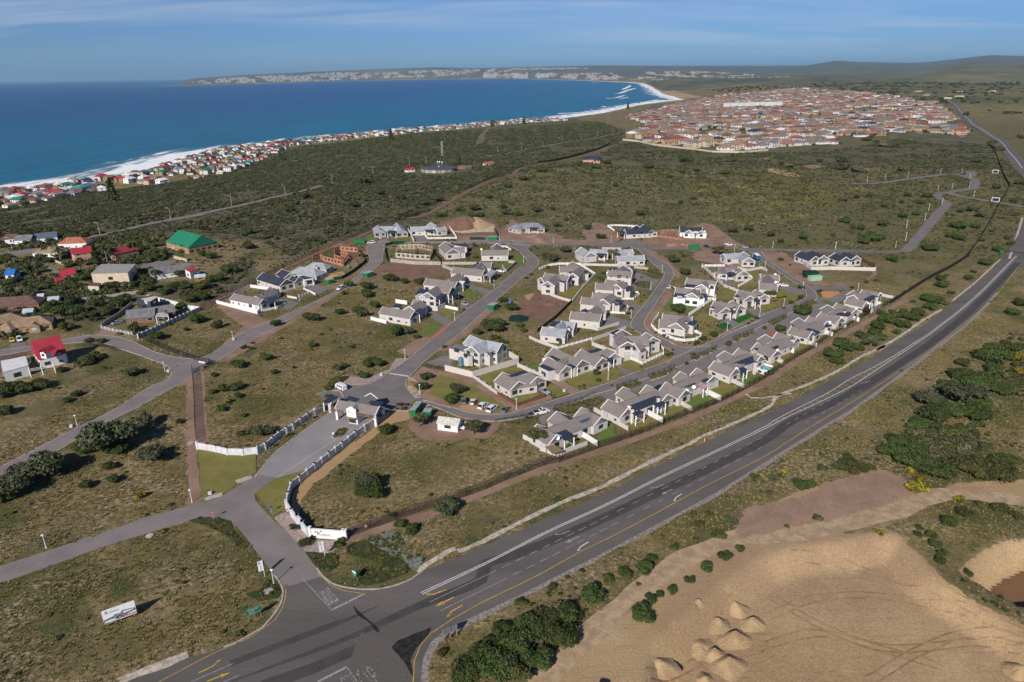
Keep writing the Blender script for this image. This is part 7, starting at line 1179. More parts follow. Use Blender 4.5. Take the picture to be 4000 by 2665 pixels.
for lab, s in (('pale utility box on the triangular lawn', 'k 1933,1490'), ('pale utility box beside the village road lamp', 'k 657,872'), ('pale utility box at the driveway opposite the slatted fence', 'm 1775,858'), ('pale utility box by the inner road gravel bed', 'l 1387,160'), ('pale utility box at the vacant plot lamp', 'k 2148,68'), ('pale utility box by the stop-line lamp', 'k 1547,362')): box_thing('utility_box', lab, 'utility box', s, (.8, .5, .9), ub)
for lab, s, r_ in (('round concrete manhole cover in the ice plant bed', 'p 2147,843', 1.0), ('round manhole cover on the brown sand track', 'k 1757,1017', .9), ('flat concrete slab on the grass verge', 'p 1197,398', .9)): p = gp(s)[0]; m = MB(); m.cyl((0, 0, 0), r_, .2, 18); m.cyl((0, 0, .2), r_*.7, .05, 14); o = m.build('manhole_cover', kerb); o.location = p; tag(o, lab, 'manhole cover')
for lab, s in (('concrete storm drain inlet on the lawn kerb', 'k 1965,1512'), ('concrete storm drain inlet on the left forecourt kerb', 'l 128,1115')): a = gp(s)[0]; m = MB(); m.box((0, 0, 0), (4.2, 1.6, .2), .6); m.box((0, -.6, .2), (3.6, .3, .1), .6); o = m.build('storm_drain', kerb); o.location = a; tag(o, lab, 'drain')
WALLS = {'white': wallw, 'cream': creamw, 'pale': wallm, 'salmon': pinkw, 'brick': fbrick}
ROOFS = {'terracotta': oranger, 'red': redr, 'brown': brr, 'grey': greyr, 'dark': roofd, 'green': greenr, 'blue': bluer, 'white': whr, 'tan': tanr, 'teal': M('teal_metal_roof', (.02, .30, .26), var=.05), 'rose': M('faded_rose_tiles', (.30, .14, .12), var=.12, scale=.5)}
def simple_house(w, d, h, hip, two, rr, wing=0):
    """vertices and faces: (walls, roof, windows) around the origin"""
    wl, rf, wn_ = MB(), MB(), MB(); H_ = h*(2 if two else 1)
    def block(cx, cy, w, d, H_, rise):
        wl.box((cx, cy, -2.5), (w, d, H_+2.5), bottom=False); o = .45; x, y = w/2+o, d/2+o; v = [(cx-x, cy-y, H_), (cx+x, cy-y, H_), (cx+x, cy+y, H_), (cx-x, cy+y, H_)]
        k = min(w, d)/2 if hip else 0
        if w >= d: v += [(cx-x+k, cy, H_+rise), (cx+x-k, cy, H_+rise)]; rf.add(v, [(0, 1, 5, 4), (2, 3, 4, 5), (1, 2, 5), (3, 0, 4)])
        else: v += [(cx, cy-y+k, H_+rise), (cx, cy+y-k, H_+rise)]; rf.add(v, [(1, 2, 5, 4), (3, 0, 4, 5), (0, 1, 4), (2, 3, 5)])
    block(0, 0, w, d, H_, min(w, d)*.27)
    if wing: block(wing*w*.28, -d*.45, w*.42, d*.7, H_*.98, w*.42*.27)
    for z in ((1.0,) if not two else (1.0, 3.7)):
        for x in np.arange(-w/2+1.5, w/2-1, 3.2):
            y = -d/2-.05; 
            if wing and abs(x-wing*w*.28) < w*.22: y = -d*.8-.05
            wn_.add([(x-.7, y, z), (x+.7, y, z), (x+.7, y, z+1.3), (x-.7, y, z+1.3)], [(0, 1, 2, 3)])
        for s_ in (-1, 1): x = s_*(w/2+.05); wn_.add([(x, -1, z), (x, 1, z), (x, 1, z+1.3), (x, -1, z+1.3)], [(0, 1, 2, 3)])
    return wl, rf, wn_
rngt = random.Random(11); VAR = []
terr = M('weathered_terracotta', (.27, .145, .095), var=.18, scale=.3); redt = M('weathered_red_tiles', (.25, .085, .07), var=.15, scale=.3); blt = M('faded_blue_roof', (.06, .13, .24), var=.1); ROOFS.update(terracotta=terr, blue=blt); ROOFS['dull red'] = redt; ROOFS['grey-brown'] = M('grey_brown_tiles', (.19, .165, .15), var=.15, scale=.3)
for i in range(14):
    VAR.append(simple_house(rngt.uniform(10, 16), rngt.uniform(8, 11), 2.9, rngt.random() < .6, rngt.random() < .32, 0, rngt.choice((-1, 0, 1, 1))))
cand = []
def tp(x, y): 
    z = ht(x, y); v = Vector((x, y, z-CAMH)); c = v.dot(FW)
    if c < 1: return None
    X_ = v.dot(Vector((1, 0, 0))); Y_ = v.dot(LY); return (CX+F*(X_*_c-Y_*_s)/c, CY-F*(X_*_s+Y_*_c)/c, c, z)
cl = smooth_line([Vector((a, b, 0)) for a, b in COAST[1:8]], 6); dist_ = 0
for k in range(1, len(cl)-1):
    t = (cl[k+1]-cl[k-1]).normalized(); n = Vector((t.y, -t.x, 0)); 
    if k % 3: continue
    far_ = cl[k].y; rows = (30, 52, 84, 106, 138, 160, 186) if far_ < 1500 else ((30, 54, 90, 112, 145) if far_ < 2300 else (32, 56, 92, 120, 150, 176))
    for r_ in rows:
        if rngt.random() < .10: continue
        p = cl[k]+n*(r_+rngt.uniform(-3, 3))+t*rngt.uniform(-3, 3); q = tp(p.x, p.y)
        if q and -60 < q[0] < 4050: cand.append((q[2], q[0], q[1], p.x, p.y, q[3], math.atan2(t.y, t.x)+rngt.choice((0, 0, math.pi/2))+rngt.uniform(-.1, .1), 'coast', r_))
ax = Vector((math.cos(.35), math.sin(.35), 0)); ay = Vector((-ax.y, ax.x, 0)); pts = []
for i in range(-80, 140):
    for j in range(0, 190):
        row = j//2; u = i*20+(row*7) % 11; v = row*50+(j % 2)*21
        p = Vector((250, 930, 0))+ax*u+ay*v+Vector((rngt.uniform(-2.5, 2.5), rngt.uniform(-2, 2), 0))
        if (i % 12) == 0: continue
        pts.append(p)
sdv = sd_poly(TOWN, np.array([p.x for p in pts]), np.array([p.y for p in pts])); cdv = coast_d(np.array([p.x for p in pts]), np.array([p.y for p in pts]))
for p, s_, c_ in zip(pts, sdv, cdv):
    if s_ < 6 or c_ < 190 or p.y > 4300 or rngt.random() < .10 or noise.noise(p*.007) > .30 or s_ < 12+22*noise.noise(p*.02): continue
    q = tp(p.x, p.y)
    if q and -40 < q[0] < 4040: cand.append((q[2], q[0], q[1], p.x, p.y, q[3], .35+rngt.choice((0, 0, math.pi, math.pi/2))+rngt.uniform(-.12, .12), 'suburb', (s_ < 24)))
cand.sort(); wC = ['terracotta']*4+['red']*3+['dull red']*4+['grey-brown']*3+['brown']*3+['grey']*8+['dark']*4+['green']*3+['blue']*2+['white']*5+['teal']+['tan']*3; wS = ['terracotta']*8+['brown']*5+['grey']*9+['grey-brown']*9+['dark']*2+['rose']*5+['dull red']*5+['white']+['tan']*6
nC = [c for c in cand if c[7] == 'coast'][:118]; nS = [c for c in cand if c[7] == 'suburb'][:112]; near = set(id(c) for c in nC+nS)
mcache = {}
def meshes(vi, rc, wc):
    k = (vi, rc, wc)
    if k not in mcache:
        out = []
        for nm, mb_, mt in zip(('wall', 'roof', 'window'), VAR[vi], (WALLS[wc], ROOFS[rc], glassm)): me_ = bpy.data.meshes.new(nm); me_.from_pydata(mb_.v, [], mb_.f); me_.materials.append(mt); out.append(me_)
        mcache[k] = out
    return mcache[k]
ORD = lambda n: '%d%s' % (n, 'th' if 10 <= n % 100 <= 20 else {1: 'st', 2: 'nd', 3: 'rd'}.get(n % 10, 'th'))
for grp, lst, nmz in (('houses of the beachfront village', nC, 'beachfront village'), ('houses of the distant hillside suburb', nS, 'distant suburb')):
    lst.sort(); nb = 6; L_ = len(lst); rows = [lst[i*L_//nb:(i+1)*L_//nb] for i in range(nb)]
    for ri, row in enumerate(rows):
        row.sort(key=lambda c: c[1])
        for oi_, c in enumerate(row):
            rc = rngt.choice(wC if c[7] == 'coast' else wS); wc = rngt.choice(['white', 'white', 'pale', 'cream', 'brick'] if c[7] == 'coast' else ['cream', 'pale', 'pale', 'cream', 'salmon', 'brick', 'white']); vi = rngt.randrange(14)
            r = thing('house', '%s-roofed %s house, %s from the left in the %s band of the %s' % (rc, wc, ORD(oi_+1), ('nearest', 'second', 'third', 'fourth', 'fifth', 'farthest')[ri], nmz), 'house', (c[3], c[4], c[5]+.2), c[6]+math.pi*(math.cos(c[6]) < 0), grp)
            sc = rngt.uniform(.92, 1.15)*(1.16 if c[7] == 'suburb' else 1); r.scale = (sc, sc, sc)
            for me_, nm in zip(meshes(vi, rc, wc), ('wall', 'roof', 'window')): o = bpy.data.objects.new(nm, me_); C.objects.link(o); o.parent = r
mats_all = list(WALLS.values())+list(ROOFS.values())+[glassm]; big = MB()
for c in cand:
    if id(c) in near: continue
    rc = rngt.choice(wC if c[7] == 'coast' else wS); wc = rngt.choice(['white', 'white', 'pale', 'cream'] if c[7] == 'coast' else ['cream', 'pale', 'pale', 'cream', 'salmon', 'brick', 'white']); v3 = VAR[rngt.randrange(14)]; a = c[6]+math.pi*(math.cos(c[6]) < 0); co, si = math.cos(a), math.sin(a)
    for mb_, mi in ((v3[0], list(WALLS).index(wc)), (v3[1], len(WALLS)+list(ROOFS).index(rc)), (v3[2], len(mats_all)-1)):
        if mi == len(mats_all)-1 and c[0] > 2200: continue
        k_ = 1.16 if c[7] == 'suburb' else 1; big.add([(c[3]+k_*(x*co-y*si), c[4]+k_*(x*si+y*co), c[5]+z) for x, y, z in mb_.v], mb_.f, mi)
o = big.build('distant_houses', mats_all, kind='stuff'); tag(o, 'mass of small roofs covering the distant suburb and far beachfront', 'houses')
for s in ('c 1330,800 1480,725 1640,680', 'c 1810,830 1880,760 1960,740', 'c 1500,560 1700,520 1900,530 2040,470', 'd 1395,770 1400,650', 'd 1060,690 1100,620', 'd 150,560 200,600 240,640', 'd 30,680 80,740', 'd 870,680 950,740', 'd 400,790 460,850', 'd 1740,720 1790,800'):
    ribbon('suburb_street', smooth_line(gt(s), 12), 9, pave, .5, follow=True, ko=False)
for i, (x, w) in enumerate(((1985, 60), (2060, 70), (2130, 62), (2200, 80), (2290, 80), (2370, 60), (2440, 90))):
    t = 'c %d,%d' % (x, 528 - (x-1985)*.02); p = G(px(t)[0]); sc = (p-Vector((0, 0, CAMH))).length/2667/2.354; r = thing('apartment_block', 'long white four-storey apartment block, %s from the left on the suburb hill' % ORD(i+1), 'apartments', p, .2, 'white apartment blocks'); W_ = w*sc*.92; H_ = 44*sc; m = MB(); m.box((0, 6, -3), (W_, 12, H_+3)); m.build('wall', wallw, r); m = MB(); m.box((0, 6, H_), (W_+1, 13, .8)); m.box((W_*.2, 6, H_+.8), (W_*.25, 7, 2.5)); m.build('roof', M('apartment_roof', (.35, .33, .31)), r)
    for a in range(4):
        m = MB()
        for b_ in range(max(3, int(W_/4))): x_ = -W_/2+2+b_*4; m.add([(x_, -.06, H_*(.08+.23*a)), (x_+1.8, -.06, H_*(.08+.23*a)), (x_+1.8, -.06, H_*(.21+.23*a)), (x_, -.06, H_*(.21+.23*a))], [(0, 1, 2, 3)])
        m.build('window_row', glassm, r)
fc = MB(); wm_ = M('far_city_white', (.36, .345, .33), var=.1, scale=.01); wr_ = M('far_city_roof', (.30, .20, .16), var=.1, scale=.01)
bvh_obj = [o for o in C.objects if o.name.startswith('hills')]
from mathutils.bvhtree import BVHTree
bv = [BVHTree.FromPolygons([v.co.copy() for v in o.data.vertices], [tuple(p.vertices) for p in o.data.polygons]) for o in bvh_obj]
def hit(p):
    d = ray(p); best = None
    for b_ in bv:
        h = b_.ray_cast(Vector((0, 0, CAMH)), d)
        if h[0] is not None and (best is None or h[3] < best[3]): best = h
    return best
def scatter_city(poly, n, smin, smax, hgt):
    P_ = px(poly); xs = [p[0] for p in P_]; ys = [p[1] for p in P_]
    for _ in range(n):
        for t in range(20):
            x, y = rngt.uniform(min(xs), max(xs)), rngt.uniform(min(ys), max(ys))
            if float(sd_poly(P_, np.array([x]), np.array([y]))[0]) > 0 and noise.noise(Vector((x*.02, y*.06, 2))) > -.15: break
        h = hit((x, y))
        if h is None: continue
        p = h[0]; w = rngt.uniform(smin, smax)*p.y/17000; fc.box((p.x, p.y, p.z-6), (w, 30, hgt*rngt.uniform(.6, 1.3)*p.y/17000+6), 0, 0 if rngt.random() < .6 else 1)
scatter_city('a 1760,290 1850,275 2000,255 2354,235 2354,295 1900,305', 300, 22, 60, 14); scatter_city('b 0,235 500,215 700,200 1050,200 1050,260 400,280 0,290', 800, 22, 60, 14)
scatter_city('b 1100,200 1500,180 2000,170 2354,160 2354,185 1900,215 1500,245 1100,250', 600, 24, 50, 10); scatter_city('b 2100,220 2354,225 2354,250 2100,250', 60, 40, 90, 60); scatter_city('c 0,222 440,228 440,248 0,252', 90, 40, 90, 60)
scatter_city('c 450,215 900,200 1000,240 1250,240 1450,255 1300,275 1000,270 600,262 450,250', 420, 24, 60, 16); scatter_city('c 1200,195 1700,185 2100,205 2354,230 2354,245 2000,245 1500,240 1250,215', 600, 20, 45, 10); scatter_city('d 0,232 200,235 0,245', 60, 24, 45, 10)
scatter_city('c 0,155 700,150 700,165 0,175', 130, 30, 60, 8)
o = fc.build('distant_city', [wm_, wr_], kind='stuff'); tag(o, 'pale specks of the city spread along the far side of the bay', 'city')
for i, (s, w, h_) in enumerate((('d 1765,425', 80, 14), ('d 1640,440', 60, 8), ('d 1450,405', 40, 6), ('d 1380,372', 50, 6), ('d 1760,380', 40, 5), ('d 2010,385', 60, 8), ('d 2060,375', 40, 10), ('d 1080,410', 60, 8))):
    p = G(px(s)[0]); sc = (p-Vector((0, 0, CAMH))).length/2667/2.354; r = thing('farm_building', 'low pale farm building in the far valley, %s of those left to right' % ORD(i+1), 'building', p, .1, 'farm buildings in the far valley'); m = MB(); m.box((0, 0, -2), (w*sc, 15, h_*sc+2)); m.build('wall', creamw, r); m = MB(); m.box((0, 0, h_*sc), (w*sc+2, 17, 1.2)); m.build('roof', [tanr, whr, greyr][i % 3], r)
def leafmat(n, a, b, rnd=.22): 
    m = M(n, a, rough=.8, var=.22, scale=1.1, col2=b, mix=(.42, .58), scale2=5, rnd=rnd, spec=.15); return m
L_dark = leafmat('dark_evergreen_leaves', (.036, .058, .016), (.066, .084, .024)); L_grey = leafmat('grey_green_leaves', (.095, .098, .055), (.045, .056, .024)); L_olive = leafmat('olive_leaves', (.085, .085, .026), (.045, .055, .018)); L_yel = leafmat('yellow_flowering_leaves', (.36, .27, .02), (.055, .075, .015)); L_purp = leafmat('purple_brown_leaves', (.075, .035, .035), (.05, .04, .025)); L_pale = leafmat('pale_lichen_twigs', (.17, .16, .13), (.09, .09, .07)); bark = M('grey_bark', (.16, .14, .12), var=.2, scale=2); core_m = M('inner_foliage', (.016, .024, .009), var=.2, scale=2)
def crown(n, R, H, z0, size, seed, lobes=7, flat=.75):
    rg = np.random.RandomState(seed); cs = []
    for i in range(lobes):
        a = rg.uniform(0, 2*np.pi); r = R*.62*np.sqrt(rg.uniform(.05, 1)); s = R*rg.uniform(.36, .58); cs.append((r*np.cos(a), r*np.sin(a), z0+H*rg.uniform(.38, .68)*(1-.35*(r/R)), s))
    V = []; Fc = []
    for i in range(n):
        c = cs[rg.randint(lobes)]; d = rg.normal(size=3); d /= np.linalg.norm(d); d[2] = abs(d[2])*.9 if rg.rand() < .72 else d[2]; q = rg.uniform(.72, 1.06); p = np.array([c[0]+d[0]*c[3]*q, c[1]+d[1]*c[3]*q, c[2]+d[2]*c[3]*flat*q*H/(1.25*R)])
        if p[2] < .05: p[2] = rg.uniform(.05, .3)
        nn = d+rg.normal(size=3)*.55; nn /= np.linalg.norm(nn); t = np.cross(nn, rg.normal(size=3)); t /= np.linalg.norm(t)+1e-9; b_ = np.cross(nn, t); s = size*rg.uniform(.6, 1.35); k = len(V)
        V += [tuple(p-t*s-b_*s*.5), tuple(p+t*s-b_*s*.6), tuple(p+t*s*.7+b_*s*.7), tuple(p-t*s*.8+b_*s*.5)]; Fc.append((k, k+1, k+2, k+3))
    return V, Fc, cs
def plant_proto(name, cat, leaf, n, R, H, size, seed, trunk=0, twigs=None, lobes=7, flat=.75, core=True, parts=True):
    r = thing(name, 'x', cat); V, Fc, cs = crown(n, R, H, trunk, size, seed, lobes, flat)
    mb = MB(); mb.add(V, Fc, 0)
    if core:
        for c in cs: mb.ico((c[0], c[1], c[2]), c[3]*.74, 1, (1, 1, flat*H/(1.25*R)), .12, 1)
    if twigs:
        rg = random.Random(seed)
        for i in range(18): a = rg.uniform(0, 6.28); c = cs[rg.randrange(len(cs))]; e = (c[0]+math.cos(a)*c[3]*1.02, c[1]+math.sin(a)*c[3]*1.02, c[2]+c[3]*rg.uniform(.2, .85)); mb.bar((c[0]*.6, c[1]*.6, c[2]), e, .05*R/3, 3, 2, .02)
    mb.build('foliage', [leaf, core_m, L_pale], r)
    if trunk or R > 1.6:
        t = MB(); th = max(trunk, H*.3); t.bar((0, 0, -.1), (.1, .05, th), .09*R, 7, 0, .06*R)
        for c in cs[:5]: t.bar((.1, .05, th*.8), (c[0]*.8, c[1]*.8, c[2]), .045*R, 5, 0, .02*R)
        t.build('trunk', bark, r)
    bpy.context.view_layer.update(); proto_done(r); r.hide_render = False; return r
PR = {'d': [plant_proto('evergreen_bush', 'bush', L_dark, 2200, 1, 1.15, .055, 1+i, lobes=9) for i in range(3)], 'e': [plant_proto('garden_tree', 'tree', L_dark, 2000, 1, 1.15, .06, 71+i, trunk=.12, lobes=9) for i in range(3)], 'o': [plant_proto('olive_bush', 'bush', L_olive, 1500, 1, .95, .055, 11+i, lobes=8) for i in range(2)],
 'g': [plant_proto('grey_milkwood_tree', 'tree', L_grey, 1700, 1, 1.0, .05, 21+i, trunk=.25, twigs=True, lobes=8) for i in range(3)], 'y': [plant_proto('yellow_flowering_bush', 'bush', L_yel, 1200, 1, .95, .055, 31+i) for i in range(2)],
 'T': [plant_proto('spreading_tree', 'tree', L_olive, 1700, 1, .9, .05, 41+i, trunk=.55, twigs=True, lobes=9, flat=.55) for i in range(2)], 'u': [plant_proto('purple_bush', 'bush', L_purp, 1200, 1, .9, .06, 51)], 's': [plant_proto('sapling', 'sapling', L_olive, 320, 1, 1.4, .12, 61, trunk=1.5)]}
def palm_proto():
    r = thing('palm_tree', 'x', 'palm'); t = MB(); t.cyl((0, 0, 0), .09, 1.3, 8, .06); t.build('trunk', bark, r); m = MB(); rg = random.Random(3)
    for i in range(34):
        a = rg.uniform(0, 6.28); e = rg.uniform(-.3, 1.1); V = []; p = Vector((0, 0, 1.3)); w = .05
        for k in range(5):
            q = k/4; pos = Vector((math.cos(a)*q*.95*math.cos(e*.6), math.sin(a)*q*.95*math.cos(e*.6), 1.3+math.sin(e)*q*.8-q*q*.45)); sd = Vector((-math.sin(a), math.cos(a), 0))*(.09*(1-abs(q-.45)*1.3)); V += [tuple(pos-sd), tuple(pos+sd)]
        m.add(V, [(2*k, 2*k+2, 2*k+3, 2*k+1) for k in range(4)])
    m.build('fronds', L_olive, r); bpy.context.view_layer.update(); return proto_done(r)
def cone_proto(nm, R, H, seed, tiers=0):
    r = thing(nm, 'x', 'conifer'); rg = np.random.RandomState(seed); V = []; Fc = []
    for i in range(1100):
        z = H*rg.uniform(.03, 1)**1.1; rr = R*(1-z/H)**.75*rg.uniform(.6, 1.05)*(1+.25*math.sin(z*22) if tiers else 1); a = rg.uniform(0, 6.28); p = np.array([rr*math.cos(a), rr*math.sin(a), z]); t = rg.normal(size=3)*.05; b_ = rg.normal(size=3)*.05; k = len(V); V += [tuple(p-t-b_), tuple(p+t-b_), tuple(p+t+b_), tuple(p-t+b_)]; Fc.append((k, k+1, k+2, k+3))
    m = MB(); m.add(V, Fc); m.build('foliage', L_dark, r); m = MB(); m.cyl((0, 0, 0), .08, H*.9, 6, .02); m.build('trunk', bark, r); bpy.context.view_layer.update(); return proto_done(r)
PR['p'] = [palm_proto()]; PR['c'] = [cone_proto('cypress_tree', .42, 2.0, 5)]; PR['n'] = [cone_proto('norfolk_pine', .6, 2.6, 6, 1)]
used = set(); KN = {'e': 'dark round garden tree', 'd': 'dark evergreen bush', 'o': 'olive green bush', 'g': 'grey-green milkwood', 'y': 'yellow-flowering bush', 'T': 'open spreading tree', 'u': 'purple-brown bush', 's': 'young staked sapling', 'p': 'palm tree', 'c': 'dark cypress', 'n': 'norfolk pine'}
KG = {'e': 'dark garden trees', 'd': 'dark evergreen bushes', 'o': 'olive green bushes', 'g': 'grey-green milkwood trees', 'y': 'yellow-flowering bushes', 'T': 'open spreading trees', 'u': 'purple bushes', 's': 'saplings along the forecourt wall', 'p': 'garden palms', 'c': 'cypresses', 'n': 'norfolk pines'}
nsel = [0]
